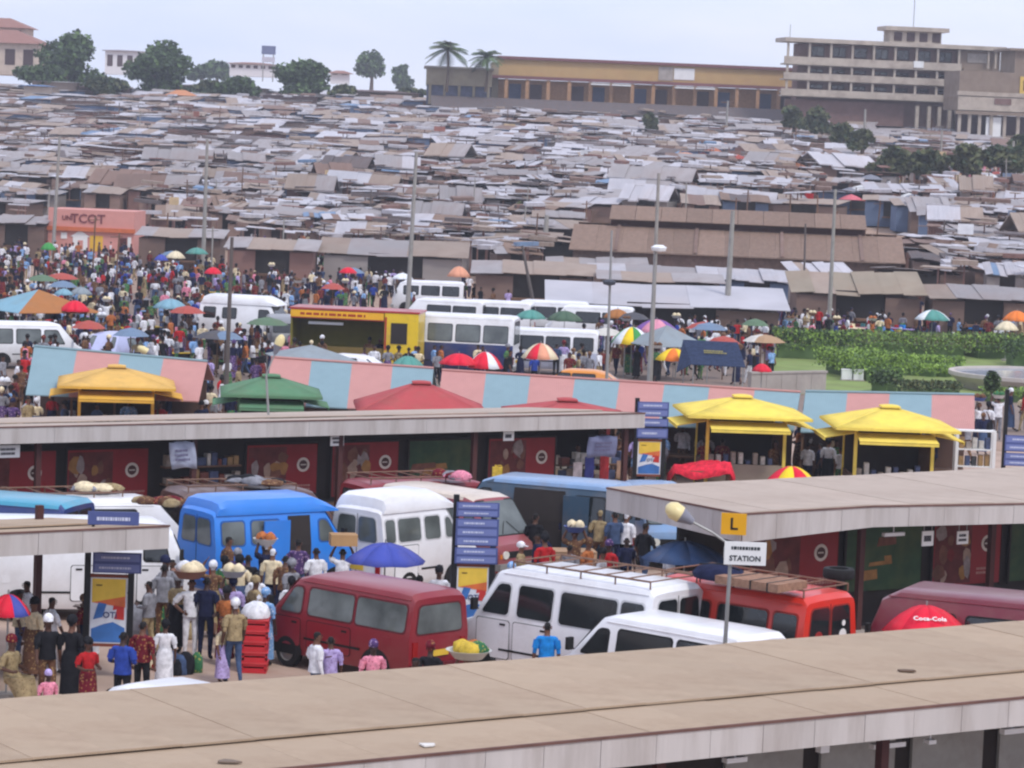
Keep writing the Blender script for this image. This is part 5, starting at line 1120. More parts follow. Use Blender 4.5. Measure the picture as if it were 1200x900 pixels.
# the pilotis at the right and stair tower
for px in (1072, 1086, 1098, 1110, 1123, 1133): x = (px - 917) * sx * 1.04; bbox('pillar', x - .25, x + .25, -.4, .1, -1.5, zz(118), BCONC)
bbox('stair_tower', Lb + .05, Lw - .6, .4, 5, 0, zr - .7, BDK); bbox('stair_window', Lb + 1.2, Lb + 4.2, .3, .39, zz(66) + .3, zr - 1.1, CONC)
bbox('side_balcony', Lb + .3, Lw - .2, -.7, .3, zz(80), zz(72), BDK)
for k in range(3): x = lerp(Lw - 2.6, Lw - .4, k / 2); bbox('column', x - .15, x + .15, -.4, -.15, zz(70), zr - .66, BCONC)
px0 = (1040 - 917) * sx * 1.04; px1 = (1100 - 917) * sx * 1.04; zp = D(1070, 32, Yb + 5).z - base_z
bbox('penthouse_wall', px0, px1, 1.5, 5, zr + .01, zp - .6, BCONC); pr = bbox('penthouse_roof', px0 - .9, px1 + .9, .6, 5.6, zp - .6, zp, BCONC)
for k in range(4): x = lerp(px0 + .6, px1 - 1.4, k / 3); bbox('window', x, x + 1.2, 1.4, 1.49, zr + .3, zp - .8, BIN)
bbox('aerial', (px0 + px1) / 2 - .05, (px0 + px1) / 2 + .05, 3, 3.1, zp + .01, zp + 4.2, STEEL, pr); bbox('roof_mast', 1.0, 1.08, 2, 2.1, zr + .01, zr + 2.0, STEEL)
bbox('roof_sign', (1070 - 917) * sx, (1082 - 917) * sx, -.82, -.72, zz(73), zz(66) + .1, WHITE)
bbox('entrance_wall', .6, (1065 - 917) * sx, 1.0, 1.75, 0, zz(116), BRED)
# lower neighbour at the right edge
o1 = D(1128, 140, Yb - 12); nb = thing('annex_building', 'lower pale concrete annex with pillars and a yellow frame beside the balcony block', 'building', (o1.x, Yb - 12, D(1150, 150, Yb - 12).z), R(6)); s2 = (Yb - 12) / FPX; z2 = lambda py: D(1160, py, Yb - 12).z - D(1150, 150, Yb - 12).z
def nbx(nm, x0, x1, y0, y1, z0, z1, m): q = MB(); q.box((x0 - 1128) * s2, (x1 - 1128) * s2, y0, y1, z0, z1); return q.build(nm, m, nb)
nbx('wall', 1122, 1260, 0, 9, z2(130), z2(84), BDK); nbx('parapet', 1120, 1262, -.5, .2, z2(113), z2(108), BCONC); nbx('lower_wall', 1121, 1262, -.4, 0, z2(130), z2(114), BCONC); nbx('window', 1164, 1184, -.5, -.42, z2(122), z2(115), BRED); nbx('slab', 1118, 1262, -.8, .2, z2(135), z2(131), BDK)
nbx('upper_block', 1188, 1262, .5, 8.5, z2(84) + .02, z2(58), BDK); nbx('upper_roof', 1180, 1264, -.2, 9, z2(58) + .02, z2(55), BDK); nbx('yellow_frame', 1194, 1262, -.2, 0, z2(110), z2(88), mat('yellow_wall', (214, 180, 90)))
nbx('upper_window', 1198, 1262, -.28, -.22, z2(104), z2(92), BIN); nbx('recess', 1124, 1262, 2.0, 2.1, -2, z2(135), BIN)
for px in (1122, 1134, 1146, 1160, 1176, 1192): nbx('pillar', px, px + 3.5, -.4, 0, -2, z2(135), BCONC)
nbx('white_panel', 1156, 1174, -.1, 0, -2, z2(137), WHITE)

# ------------------------------------------------------------------ long ochre building
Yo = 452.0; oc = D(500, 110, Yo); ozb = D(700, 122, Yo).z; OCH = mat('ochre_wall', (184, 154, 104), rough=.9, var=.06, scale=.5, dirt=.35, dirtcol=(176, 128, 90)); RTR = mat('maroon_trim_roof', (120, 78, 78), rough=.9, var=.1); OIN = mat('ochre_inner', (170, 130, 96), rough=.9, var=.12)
ol = thing('ochre_building', 'long low ochre building with maroon eaves behind the palms on the hill top', 'building', (oc.x, Yo, ozb), R(2.2)); so = Yo / FPX; zo = lambda px, py: D(px, py + (px - 500) * 0, Yo).z - ozb
def obx(nm, x0, x1, y0, y1, z0, z1, m, par=None): q = MB(); q.box((x0 - 500) * so, (x1 - 500) * so, y0, y1, z0, z1); return q.build(nm, m, par or ol)
zt_, zm = zo(590, 69), zo(590, 88)
obx('upper_wall', 583, 928, 0, 12, zm, zt_, OCH); obx('roof_edge', 581, 930, -.5, 12.4, zt_ + .01, zt_ + .45, RTR); obx('canopy', 575, 930, -2.0, 0, zm - .5, zm - .05, RTR)
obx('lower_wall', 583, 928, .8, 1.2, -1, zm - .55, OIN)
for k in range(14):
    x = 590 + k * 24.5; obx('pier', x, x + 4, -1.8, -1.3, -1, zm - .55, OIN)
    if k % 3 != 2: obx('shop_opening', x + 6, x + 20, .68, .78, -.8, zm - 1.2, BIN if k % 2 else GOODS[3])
    if k in (4, 5, 8, 9, 13): obx('white_awning', x + 2, x + 24, -3.2, -1.85, zm - .95, zm - .75, WHITE)
obx('white_sign', 788, 812, -.12, 0, zm + .4, zt_ - .3, WHITE); obx('grey_panel', 770, 787, -.1, 0, zm + .2, zt_ - .2, CONC)
OLV = mat('olive_wall', (150, 138, 116), rough=.9, var=.1, scale=.6, dirt=.4)
obx('west_wing', 499, 575, -2, 9, zo(520, 100), zo(520, 80), OLV); obx('west_wing_roof', 496, 577, -2.6, 9.4, zo(520, 80) + .01, zo(520, 78), CONC); obx('west_wing_base', 500, 574, -1.4, 8, -1, zo(520, 100), mat('shade_blue_wall', (92, 96, 118), rough=.9, var=.2))  # wing base in a mottled slate blue
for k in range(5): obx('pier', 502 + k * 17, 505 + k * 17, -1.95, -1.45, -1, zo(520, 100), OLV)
obx('link_wall', 575, 583, 0, 10, -1, zt_ - .5, OLV)
m_ = MB(); q0, q1 = (505 - 500) * so, (930 - 500) * so; m_.prism([(q0, -9, -1.6), (q1, -9, -1.6), (q1, -3.4, .3), (q0, -3.4, .3)], (0, 0, -.06)); m_.build('front_lean_to', TIN['dark'], ol)
m_ = MB(); m_.box(q0 + .3, q1 - .3, -8.4, -8.2, -4.5, -1.7); m_.build('lean_to_wall', WALLM['red'], ol)

# ------------------------------------------------------------------ house at the top left and far roofs
def house(label, px, py_base, Y, wpx, hpx, m, rm, hip=.35, windows=4, rz=0, floors=1):
    p = D(px, py_base, Y); s = Y / FPX; o = thing('hill_house', label, 'building', (p.x, Y, p.z - 1.0), R(rz)); wd, ht = wpx * s / 2, hpx * s + 1.0
    q = MB(); q.box(-wd, wd, 0, wd * 1.2, 0, ht); q.build('wall', m, o)
    q = MB(); e = .8; rh = hip * wd; q.add([(-wd - e, -e, ht + .01), (wd + e, -e, ht + .01), (wd + e, wd * 1.2 + e, ht + .01), (-wd - e, wd * 1.2 + e, ht + .01), (-wd * .4, wd * .6, ht + rh), (wd * .4, wd * .6, ht + rh)], [(0, 1, 5, 4), (1, 2, 5), (2, 3, 4, 5), (3, 0, 4), (0, 3, 2, 1)]); q.build('roof', rm, o)
    for f in range(floors):
        for k in range(windows):
            x = -wd + 2 * wd * (k + .5) / windows; ww = wd / windows * .55; z0 = 1.4 + (ht - 1.4) * f / floors; q = MB(); q.box(x - ww, x + ww, -.06, -.001, z0 + .3, z0 + (ht - 1.4) / floors * .75); wn = q.build('window', BIN, o)
    return o
HB = mat('house_cream', (206, 188, 172), rough=.9, var=.08, dirt=.3); HR = mat('house_roof_redbrown', (150, 110, 100), rough=.9, var=.1, dirt=.3, dirtcol=(110, 78, 70)); FARW = mat('far_white_wall', (222, 220, 222), rough=.9, var=.04); FARR = mat('far_roof', (140, 132, 140), rough=.9)
house('two storey house with red-brown hipped roof on the hill top', -10, 80, 500, 108, 30, HB, HR, .3, 5, -4)
house('upper part of the red-brown roofed house on the hill', -8, 46, 508, 74, 14, HB, HR, .32, 4, -4)
house('white flat house between the hill top trees', 146, 82, 640, 46, 22, FARW, FARR, .06, 4, 5)
house('long pale low building between the dark trees', 295, 84, 640, 52, 9, FARW, HR, .08, 6, 0)
house('small cream house with orange roof below the dark trees', 212, 120, 455, 26, 8, HB, mat('orange_tile', (190, 128, 90)), .5, 2, 8)
house('small white house between the trees behind the market', 398, 92, 560, 22, 6, FARW, HR, .3, 2, 0)
house('long brown low house below the round dark tree', 122, 112, 468, 58, 9, mat('house_brown', (112, 92, 88), rough=.9, var=.1), mat('house_brown_roof', (96, 78, 76), rough=.9, var=.1), .08, 4, 3)
house('low house with long white flat roof below the tall dark tree', 64, 102, 470, 52, 6, mat('house_tan', (150, 134, 122), rough=.9), FARW, .03, 4, 3)
house('low shed with a blue roof on the hill top', 44, 106, 462, 32, 5, HB, mat('blue_roof_tin', (96, 126, 168), rough=.8), .1, 2, 5)
house('long shed with a pale roof below the domed dark tree', 340, 116, 462, 64, 4, mat('house_brown', (112, 92, 88)), FARW, .03, 5, -2)
house('grey-brown low house row beside the ochre building', 440, 114, 480, 100, 6, mat('house_tan', (150, 134, 122)), mat('house_brown_roof', (96, 78, 76)), .05, 7, 1)
house('grey-brown low house row between the hill top trees', 255, 110, 486, 110, 8, mat('house_tan', (150, 134, 122)), mat('house_brown_roof', (96, 78, 76)), .05, 7, 1)
# billboard between the trees
p = D(314, 84, 600); o = thing('billboard', 'two tier billboard on thin legs against the sky', 'billboard', (p.x, 600, p.z - 2), R(8)); s = 600 / FPX
for x in (-1, 1): q = MB(); q.tube([(x, 0, 0), (x, 0, 2 + 29 * s)], .12, 5); q.build('leg', STEEL, o)
q = MB(); q.box(-1.4, 1.4, -.15, -.02, 2 + 20 * s, 2 + 30 * s); q.build('panel', mat('billboard_slate', (104, 112, 146)), o)
q = MB(); q.box(-1.3, 1.3, -.15, -.02, 2 + 11 * s, 2 + 17 * s); q.build('panel', mat('billboard_pale', (190, 188, 200)), o)

# ------------------------------------------------------------------ trees
LEAF = [mat('leaf_dark', (58, 74, 50), rough=.8, var=.35, scale=.6, rand=.1), mat('leaf_mid', (86, 108, 64), rough=.8, var=.35, scale=.6, rand=.1), mat('leaf_olive', (92, 96, 62), rough=.85, var=.3, scale=.6), mat('leaf_bright', (136, 164, 76), rough=.8, var=.25, scale=1.0)]
BARK = mat('bark', (92, 76, 64), rough=.95, var=.2)
def leaf_cloud(mb, blobs, n, size, r, mi=(0, 1)):
    for _ in range(n):
        c, rad = r.choice(blobs); d = Vector((r.gauss(0, 1), r.gauss(0, 1), r.gauss(0, 1))).normalized() * (r.uniform(.45, 1.05)); p = Vector((c[0] + d.x * rad[0], c[1] + d.y * rad[1], c[2] + d.z * rad[2]))
        a = Vector((r.gauss(0, 1), r.gauss(0, 1), r.gauss(0, .6))).normalized(); b = a.cross(Vector((r.gauss(0, 1), r.gauss(0, 1), r.gauss(0, 1)))).normalized(); s = size * r.uniform(.6, 1.3)
        mb.add([p - a * s - b * s * .5, p + a * s * .2 - b * s * .7, p + a * s, p + b * s * .6], [(0, 1, 2, 3)], r.choice(mi))
def tree(label, px, py_base, Y, wpx, hpx, seed, n=3800, mi=(0, 1), size=.42, trunk_frac=.02, nb_=11, flat=1.0, grp='trees on the hill top'):
    p = D(px, py_base, Y); s = Y / FPX; wd, ht = wpx * s / 2, hpx * s; r = random.Random(seed); gz = p.z
    o = thing('hill_tree', label, 'tree', (p.x, Y, gz), 0, grp); blobs = []
    for k in range(nb_):
        a = r.uniform(0, 6.28); rr = r.uniform(.1, .72) * wd; z = ht * r.uniform(trunk_frac + .12, .82); f = 1 - .5 * max(0, (z / ht - .55)) / .3; k_ = r.uniform(.34, .5)
        blobs.append(((rr * math.cos(a) * f, rr * math.sin(a) * f, z), (wd * k_, wd * k_, ht * .2 * flat)))
    blobs.append(((0, 0, ht * .55), (wd * .6, wd * .6, ht * .3)))
    m_ = MB(); leaf_cloud(m_, blobs, n, size, r, mi); m_.build('crown', LEAF, o)
    m_ = MB(); m_.tube([(0, 0, -2), (.1, 0, ht * .3), (0, 0, ht * .7)], [wd * .09 + .15, wd * .06 + .1, .1], 7)
    for c, rad in blobs[:5]: m_.tube([(0, 0, ht * .25), (c[0] * .5, c[1] * .5, ht * .25 + (c[2] - ht * .25) * .6), c], [wd * .04 + .08, wd * .03 + .05, .05], 5)
    m_.build('trunk', BARK, o, smooth=60); return o
tree('tall dark tree beside the red-brown roofed house', 76, 108, 480, 92, 74, 1, 4200)
tree('broad dark low tree beside the house', 50, 110, 474, 70, 40, 2, 2600)
tree('large round dark tree beside the billboard', 190, 114, 485, 100, 66, 3, 4600)
tree('low dark green tree in front of the billboard', 274, 124, 470, 64, 36, 4, 3200)
tree('broad domed dark tree beside the billboard', 354, 116, 482, 90, 46, 5, 4200)
tree('hazy small tree behind the billboard', 254, 96, 760, 36, 26, 6, 1600, size=.6)
tree('tall round crowned hazy tree beside the palms', 435, 104, 720, 46, 46, 7, 2000, size=.55, trunk_frac=.35)
tree('small hazy tree beside the ochre building', 470, 108, 760, 32, 32, 8, 1400, size=.55)
tree('hazy bush line tree beside the long pale building', 236, 94, 720, 40, 20, 9, 1400, size=.6)
for i, (px, py, wpx, hpx, Y) in enumerate([(1046, 204, 60, 34, 315), (1085, 206, 56, 36, 312), (1130, 206, 64, 40, 310), (1175, 204, 60, 36, 312), (1010, 176, 36, 24, 350), (985, 168, 40, 26, 375), (955, 158, 46, 34, 400), (930, 150, 36, 26, 405), (1195, 190, 46, 34, 330), (762, 156, 22, 24, 395), (612, 262, 14, 26, 262)]):
    lb = ['dark olive tree shading the market below the annex', 'smoky dark tree before the balcony block', 'lone dark bush tree among the tin roofs'][0 if i in (0, 1, 2, 3, 8) else (1 if i < 8 else 2)]
    tree(lb, px, py, Y, wpx, hpx, 40 + i, 1700, (0, 2, 2), .34, .04, grp=lb)
tree('wide low dark tree between the house and the round tree', 128, 112, 470, 60, 24, 61, 2000, (0, 2))
tree('wide low dark tree below the long pale building', 240, 118, 472, 60, 24, 62, 2000, (0, 0, 2))
tree('wide low dark tree beside the domed tree', 402, 118, 476, 40, 18, 63, 1400, (0, 2))
tree('wide low dark tree behind the west wing of the ochre building', 478, 118, 486, 44, 16, 64, 1400, (0, 2))
tree('brown leafed bushy tree below the hill top trees', 118, 112, 466, 46, 22, 60, 1800, (2, 0), .4, .1)
# palms
def palm(label, px, py_base, py_crown, Y, rpx, seed):
    p = D(px, py_base, Y); s = Y / FPX; h = (py_base - py_crown) * s; rr = rpx * s; r = random.Random(seed)
    o = thing('palm_tree', label, 'palm', (p.x, Y, p.z - 3), 0, 'palms beside the ochre building'); m_ = MB(); m_.tube([(0, 0, 0), (.15, 0, (h + 3) * .5), (0, 0, h + 3)], [.26, .18, .15], 7); m_.build('trunk', BARK, o, smooth=60)
    for k in range(28):
        a = 2 * math.pi * k / 28 + r.uniform(-.2, .2); el = r.uniform(-.25, 1.25); m_ = MB(); prev = None; pts = []
        for j in range(9):
            t = j / 8; rad = rr * t * math.cos(el * (1 - .2 * t)); z = rr * (math.sin(el) * t - .55 * t * t) ; pts.append(Vector((rad * math.cos(a), rad * math.sin(a), h + 3 + z)))
        side = Vector((-math.sin(a), math.cos(a), 0))
        for j in range(8):
            p0, p1 = pts[j], pts[j + 1]; m_.add([p0 - side * .03, p0 + side * .03, p1 + side * .03, p1 - side * .03], [(0, 1, 2, 3)])
            for q in range(3):
                c = lerp(p0, p1, q / 3); ln = rr * .42 * math.sin(math.pi * min(1, (j + q / 3 + 1) / 9.2))
                for sg in (-1, 1):
                    tip = c + side * sg * ln * .8 + (p1 - p0).normalized() * ln * .5 - Vector((0, 0, ln * .35)); m_.add([c, c + (p1 - p0) * .28, tip], [(0, 1, 2)])
        m_.build('frond', LEAF[r.choice((0, 1, 2))], o)
palm('taller palm rising over the west wing of the ochre building', 524, 84, 59, 448, 27, 3)
palm('shorter palm beside the end of the ochre upper wall', 570, 84, 67, 448, 23, 5)

# ------------------------------------------------------------------ garden with hedges and fountain
LAWN = mat('lawn', (124, 142, 78), rough=.95, var=.2, scale=.6, dirt=.5, dirtcol=(130, 120, 84))
pts = [G(905, 462), G(1330, 462), G(1330, 404), G(1060, 402), G(905, 410)]
m_ = MB(); m_.prism([Vector((p.x, p.y, -.1)) for p in pts], (0, 0, .112)); struct(m_.build('lawn', LAWN))
def hedge(label, pxs, dep, ht, mi, n, seed, size=.12, z0=0):
    """a clipped hedge along a line of ground pixels"""
    p = [G(*q) for q in pxs]; r = random.Random(seed); o = thing('garden_hedge', label, 'hedge', (p[0].x, p[0].y, 0), 0, 'hedges and beds of the roundabout garden'); m_ = MB(); core = MB()
    for i in range(len(p) - 1):
        a, b = p[i] - p[0], p[i + 1] - p[0]; d = (b - a); nrm = Vector((-d.y, d.x, 0)).normalized(); L = d.length
        core.prism([a + d * .06 - nrm * dep * .28, b - d * .06 - nrm * dep * .28, b - d * .06 + nrm * dep * .28, a + d * .06 + nrm * dep * .28], (0, 0, ht * .5))
        k = int(n * 3 * L / 10)
        for _ in range(k):
            c = a + d * r.random() + nrm * dep * .5 * r.uniform(-1, 1) + Vector((0, 0, ht * min(1.08, r.uniform(.1, 1.05) ** .5 + .08 * math.sin(L * .7))))
            u = Vector((r.gauss(0, 1), r.gauss(0, 1), r.gauss(0, 1))).normalized(); v = u.cross(Vector((r.gauss(0, 1), r.gauss(0, 1), r.gauss(0, 1)))).normalized(); s = size * r.uniform(.4, 1.0)
            m_.add([c - u * s, c + v * s * .7, c + u * s, c - v * s * .7], [(0, 1, 2, 3)], r.choice(mi))
    core.build('stem_mass', LEAF[1], o); m_.build('foliage', LEAF, o); return o
hedge('tall loose dark green hedge along the crowd by the planter wall', [(905, 418), (1000, 422)], 3.0, 1.5, (0, 1, 3), 2400, 1, .11)
hedge('big rounded green hedge before the white boxes', [(985, 436), (1040, 448)], 3.4, 1.35, (1, 3, 3), 2800, 2, .11)
hedge('long reddish topped hedge along the market edge', [(1000, 414), (1130, 418), (1230, 420)], 4.0, 1.3, (1, 3, 2), 2200, 3, .11)
hedge('low bright green clipped hedge before the long one', [(1040, 428), (1130, 432)], 1.2, .6, (3, 3, 1), 1200, 4, .1)
hedge('curved bright green clipped hedge beside the fountain basin', [(1042, 438), (1100, 442), (1120, 440)], 1.2, .55, (3, 3, 1), 1200, 5, .1)
hedge('dark purple-brown flower bed behind the pink striped roof', [(1050, 462), (1125, 464)], 1.6, .6, (0, 2), 1200, 6, .1)
hedge('round dark shrub in front of the fountain', [(1026, 458), (1046, 460)], 1.6, .9, (0, 1), 2200, 7, .12)
hedge('dark green hedge beside the fountain by the orange parasol', [(1180, 428), (1240, 430)], 3.0, 1.2, (0, 1), 1500, 8, .15)
hedge('low green hedge at the edge of the lawn', [(1150, 470), (1230, 472)], 1.2, .6, (3, 1), 1200, 9, .1)
pc = G(1218, 440, .7); fb = thing('fountain_basin', 'wide round concrete fountain basin with pale rim and still water in the garden', 'fountain', (pc.x, pc.y, 0), 0); Rb = (1218 - 1112) * pc.y / FPX
rings = [[(Rb * k * math.cos(2 * math.pi * i / 40), Rb * k * math.sin(2 * math.pi * i / 40), z) for i in range(40)] for k, z in ((.86, 0), (.92, .35), (1.0, .62), (1.0, .8), (.94, .8), (.93, .55))]
m_ = MB(); m_.loft(rings, 0, False); m_.build('basin_wall', mat('basin_concrete', (196, 186, 178), rough=.85, var=.06, dirt=.3), fb, smooth=40)
m_ = MB(); m_.add([(Rb * .94 * math.cos(2 * math.pi * i / 40), Rb * .94 * math.sin(2 * math.pi * i / 40), .7) for i in range(40)], [list(range(40))]); m_.build('water', mat('basin_water', (110, 130, 150), rough=.08, spec=.6, var=.05), fb)
p = D(1162, 462, 120); p.z = 0; r = random.Random(9); o = thing('potted_shrub', 'small round clipped dark shrub on a stem before the fountain', 'shrub', (p.x, p.y, 0), 0); zc = D(1162, 447, 120).z; m_ = MB(); leaf_cloud(m_, [((0, 0, zc), (.34, .34, .42))], 700, .08, r); m_.build('foliage', LEAF, o); m_ = MB(); m_.tube([(0, 0, 0), (0, 0, zc)], .04, 6); m_.build('stem', BARK, o)
# planter wall and white boxes
a, b = G(880, 458, .2), G(968, 456, .2); dv = b - a; o = thing('planter_wall', 'low grey concrete wall at the corner of the garden', 'wall', (a.x, a.y, 0), math.atan2(dv.y, dv.x)); nW = 5
for k in range(nW): m_ = MB(); m_.box(dv.length * k / nW, dv.length * (k + 1) / nW - .02, 0, .25, 0, .95); m_.build('wall_section', CONC, o)
m_ = MB(); m_.box(-.03, dv.length + .03, -.04, .29, .952, 1.04); m_.build('coping', CONC, o)
p = G(998, 446, 0); o = thing('garden_box', 'pair of white utility boxes standing on the lawn', 'box', (p.x, p.y, 0), 0)
for x in (-.5, .06): m_ = MB(); m_.box(x, x + .48, -.2, .2, .06, .5); m_.build('box_casing', WHITE, o); m_ = MB(); m_.box(x - .02, x + .5, -.22, .22, .5, .55); m_.build('box_lid', WHITE, o)
m_ = MB(); m_.box(-.55, .6, -.25, .25, 0, .06); m_.build('box_plinth', CONC, o)
# ------------------------------------------------------------------ people
SKIN = [mat('skin_deep', (84, 56, 44), rough=.6, var=.08), mat('skin_brown', (104, 70, 54), rough=.6, var=.08), mat('skin_dark', (62, 42, 36), rough=.6, var=.08)]
HAIR = mat('black_hair', (24, 21, 21), rough=.85); SHOE = mat('dark_shoe', (44, 36, 34), rough=.7)
FAB = dict(white=(220, 220, 224), cream=(222, 206, 172), blue=(48, 70, 150), navy=(36, 40, 66), sky=(120, 160, 206), red=(176, 40, 44), maroon=(104, 32, 44), pink=(222, 140, 160), purple=(80, 60, 104), yellow=(206, 176, 70), orange=(178, 108, 64), green=(60, 112, 76), grey=(132, 132, 138), black=(34, 34, 38), brown=(104, 74, 58), khaki=(158, 140, 106), teal=(60, 124, 128), denim=(66, 82, 112), bright=(34, 128, 204), lilac=(176, 160, 206))
PRINTS = dict(maroon=(190, 150, 90), green=(200, 180, 90), purple=(200, 170, 200), orange=(120, 60, 50), brown=(190, 160, 110), pink=(160, 60, 90), sky=(230, 235, 240), lilac=(110, 80, 140), khaki=(110, 90, 64), teal=(210, 200, 140))
def F_(k):
    fresh = ('cloth_wear_' + k) not in _mats; m = cloth('wear_' + k, FAB[k])
    if fresh and k in PRINTS:               # wax print: small blotches of a second colour
        t = m.node_tree; b = t.nodes['Principled BSDF']; src = b.inputs['Base Color'].links[0].from_socket; co = t.nodes.new('ShaderNodeTexCoord'); vo = t.nodes.new('ShaderNodeTexVoronoi'); vo.inputs['Scale'].default_value = 15.0; t.links.new(co.outputs['Object'], vo.inputs['Vector'])
        mr = t.nodes.new('ShaderNodeMapRange'); mr.inputs[1].default_value = .28; mr.inputs[2].default_value = .36; mr.inputs[3].default_value = .5; mr.inputs[4].default_value = 0; t.links.new(vo.outputs['Distance'], mr.inputs[0])
        mx_ = t.nodes.new('ShaderNodeMix'); mx_.data_type = 'RGBA'; mx_.inputs[7].default_value = (*lin(PRINTS[k]), 1); t.links.new(mr.outputs[0], mx_.inputs[0]); t.links.new(src, mx_.inputs[6]); t.links.new(mx_.outputs[2], b.inputs['Base Color'])
    return m
def lerp3(a, b, t): return Vector(a) * (1 - t) + Vector(b) * t
def make_person(name, legs='stand', arms='down', skirt=False, wrap=False, sleeves='short', cap=False, lean=0.0):
    J = {}; rad = {}; E_ = []
    def j(n, p, r, par=None, cls=None):
        J[n] = Vector(p); rad[n] = r if isinstance(r, tuple) else (r, r)
        if par: E_.append((par, n, cls))
    sit = legs == 'sit'; z0 = -.42 if sit else 0
    j('pelvis', (0, 0, .95 + z0), (.15, .115)); j('waist', (0, -.0, 1.10 + z0), (.135, .10), 'pelvis', 'shirt'); j('chest', (0, .0, 1.28 + z0), (.165, .115), 'waist', 'shirt'); j('neck', (0, .01, 1.45 + z0), (.055, .055), 'chest', 'shirt')
    j('jaw', (0, -.015, 1.535 + z0), (.066, .08), 'neck', 'head'); j('skull', (0, 0, 1.63 + z0), (.078, .095), 'jaw', 'head'); j('crown', (0, .005, 1.69 + z0), (.05, .06), 'skull', 'head')
    for s, sd in ((1, 'l'), (-1, 'r')):
        j('sh' + sd, (s * .18, .01, 1.385 + z0), .062, 'chest', 'shirt')
        el, wr, hd = {'down': ((s * .235, .03, 1.12), (s * .25, -.04, .88), (s * .245, -.07, .79)), 'bent': ((s * .25, .05, 1.13), (s * .2, -.2, 1.08), (s * .13, -.27, 1.09)), 'hip': ((s * .36, .08, 1.16), (s * .2, -.02, 1.0), (s * .16, -.08, .98)),
                      'carry': ((s * .3, .0, 1.45), (s * .2, -.02, 1.68), (s * .15, -.03, 1.75)), 'one_up': ((s * .3, .0, 1.45) if s > 0 else (s * .235, .03, 1.12), (s * .2, -.02, 1.68) if s > 0 else (s * .25, -.05, .88), (s * .15, -.03, 1.75) if s > 0 else (s * .245, -.08, .79)),
                      'mixed': ((s * .25, .05, 1.13) if s > 0 else (s * .22, .03, 1.12), (s * .16, -.2, 1.12) if s > 0 else (s * .23, -.03, .88), (s * .06, -.26, 1.16) if s > 0 else (s * .225, -.06, .79)),
                      'swing': ((s * .23, s * .1, 1.13), (s * .24, s * .1 - .1, .91), (s * .24, s * .12 - .14, .83))}[arms]
        j('el' + sd, Vector(el) + Vector((0, 0, z0)), .046, 'sh' + sd, 'shirt'); j('wr' + sd, Vector(wr) + Vector((0, 0, z0)), .031, 'el' + sd, 'shirt' if sleeves == 'long' else 'skin'); j('ha' + sd, Vector(hd) + Vector((0, 0, z0)), (.042, .022), 'wr' + sd, 'skin')
        hp = (s * .09, 0, .88 + z0)
        kn, an, to = {'stand': ((s * .1, -.02, .49), (s * .105, .02, .08), (s * .12, -.13, .035)), 'walk': ((s * .09, -.1 if s > 0 else .03, .5), (s * .09, -.16 if s > 0 else .24, .09 if s > 0 else .14), (s * .1, -.31 if s > 0 else .12, .035)), 'sit': ((s * .12, -.44, .5), (s * .12, -.42, .08), (s * .13, -.57, .035))}[legs]
        j('hi' + sd, hp, .092, 'pelvis', 'bottom'); j('kn' + sd, kn, .066, 'hi' + sd, 'bottom'); j('an' + sd, an, .042, 'kn' + sd, 'bottom'); j('to' + sd, to, (.045, .03), 'an' + sd, 'shoe')
    names = list(J); me = bpy.data.meshes.new('tmp'); me.from_pydata([J[n] for n in names], [(names.index(a), names.index(b)) for a, b, _ in E_], []); o = bpy.data.objects.new('tmp', me); COL.objects.link(o)
    md = o.modifiers.new('s', 'SKIN'); md.use_smooth_shade = True
    for i, n in enumerate(names): sv = me.skin_vertices[0].data[i]; sv.radius = rad[n]; sv.use_root = (n == 'pelvis')
    o.modifiers.new('ss', 'SUBSURF').levels = 1
    dg = bpy.context.evaluated_depsgraph_get(); dg.update(); res = bpy.data.meshes.new_from_object(o.evaluated_get(dg)); bpy.data.objects.remove(o)
    idx = dict(skin=0, shirt=1, bottom=2, hair=3, shoe=4)
    def seg(p, a, b):
        ab = b - a; t = max(0, min(1, (p - a).dot(ab) / ab.length_squared)); return (p - a - ab * t).length
    mb = MB(); vs = [v.co.copy() for v in res.vertices]; mb.v = [tuple(v) for v in vs]; zs = J['jaw'].z
    for f in res.polygons:
        c = f.center; best = min(E_, key=lambda e: seg(c, J[e[0]], J[e[1]]) - max(rad[e[0]][0], rad[e[1]][0]) * .55); k = best[2]
        if k == 'head' or (best[1] == 'neck' and c.z > J['neck'].z - .02): k = 'hair' if (c.z > zs + .105 or (c.y > .02 and c.z > zs - .01)) else 'skin'
        elif k == 'shirt' and c.z < J['pelvis'].z + .03 and best[1] == 'waist': k = 'bottom'
        if skirt and k == 'bottom' and c.z < .35: k = 'skin'
        mb.f.append(list(f.vertices)); mb.m.append(idx[k])
    bpy.data.meshes.remove(res)
    for s, sd in ((1, 'l'), (-1, 'r')):                     # fingers and thumb, nose and ears
        h = J['ha' + sd]; d = (h - J['wr' + sd]).normalized(); sidev = d.cross(Vector((0, 1, 0)) if abs(d.y) < .8 else Vector((0, 0, 1))).normalized(); nv = sidev.cross(d)
        for q, ln in enumerate((.07, .085, .08, .062)):
            b0 = h + nv * (.028 - .018 * q) + d * .015; mb.tube([b0, b0 + d * ln * .55, b0 + d * ln * .95 + Vector((0, -.018, 0))], [.0095, .009, .007], 5, 0)
        b0 = h + nv * .035 - d * .02; mb.tube([b0, b0 + nv * .02 + d * .03, b0 + nv * .022 + d * .06], [.011, .010, .008], 5, 0)
        e = J['jaw'] + Vector((s * .078, .015, .05)); mb.box(e.x - .01, e.x + .01, e.y - .02, e.y + .02, e.z - .03, e.z + .03, 0)
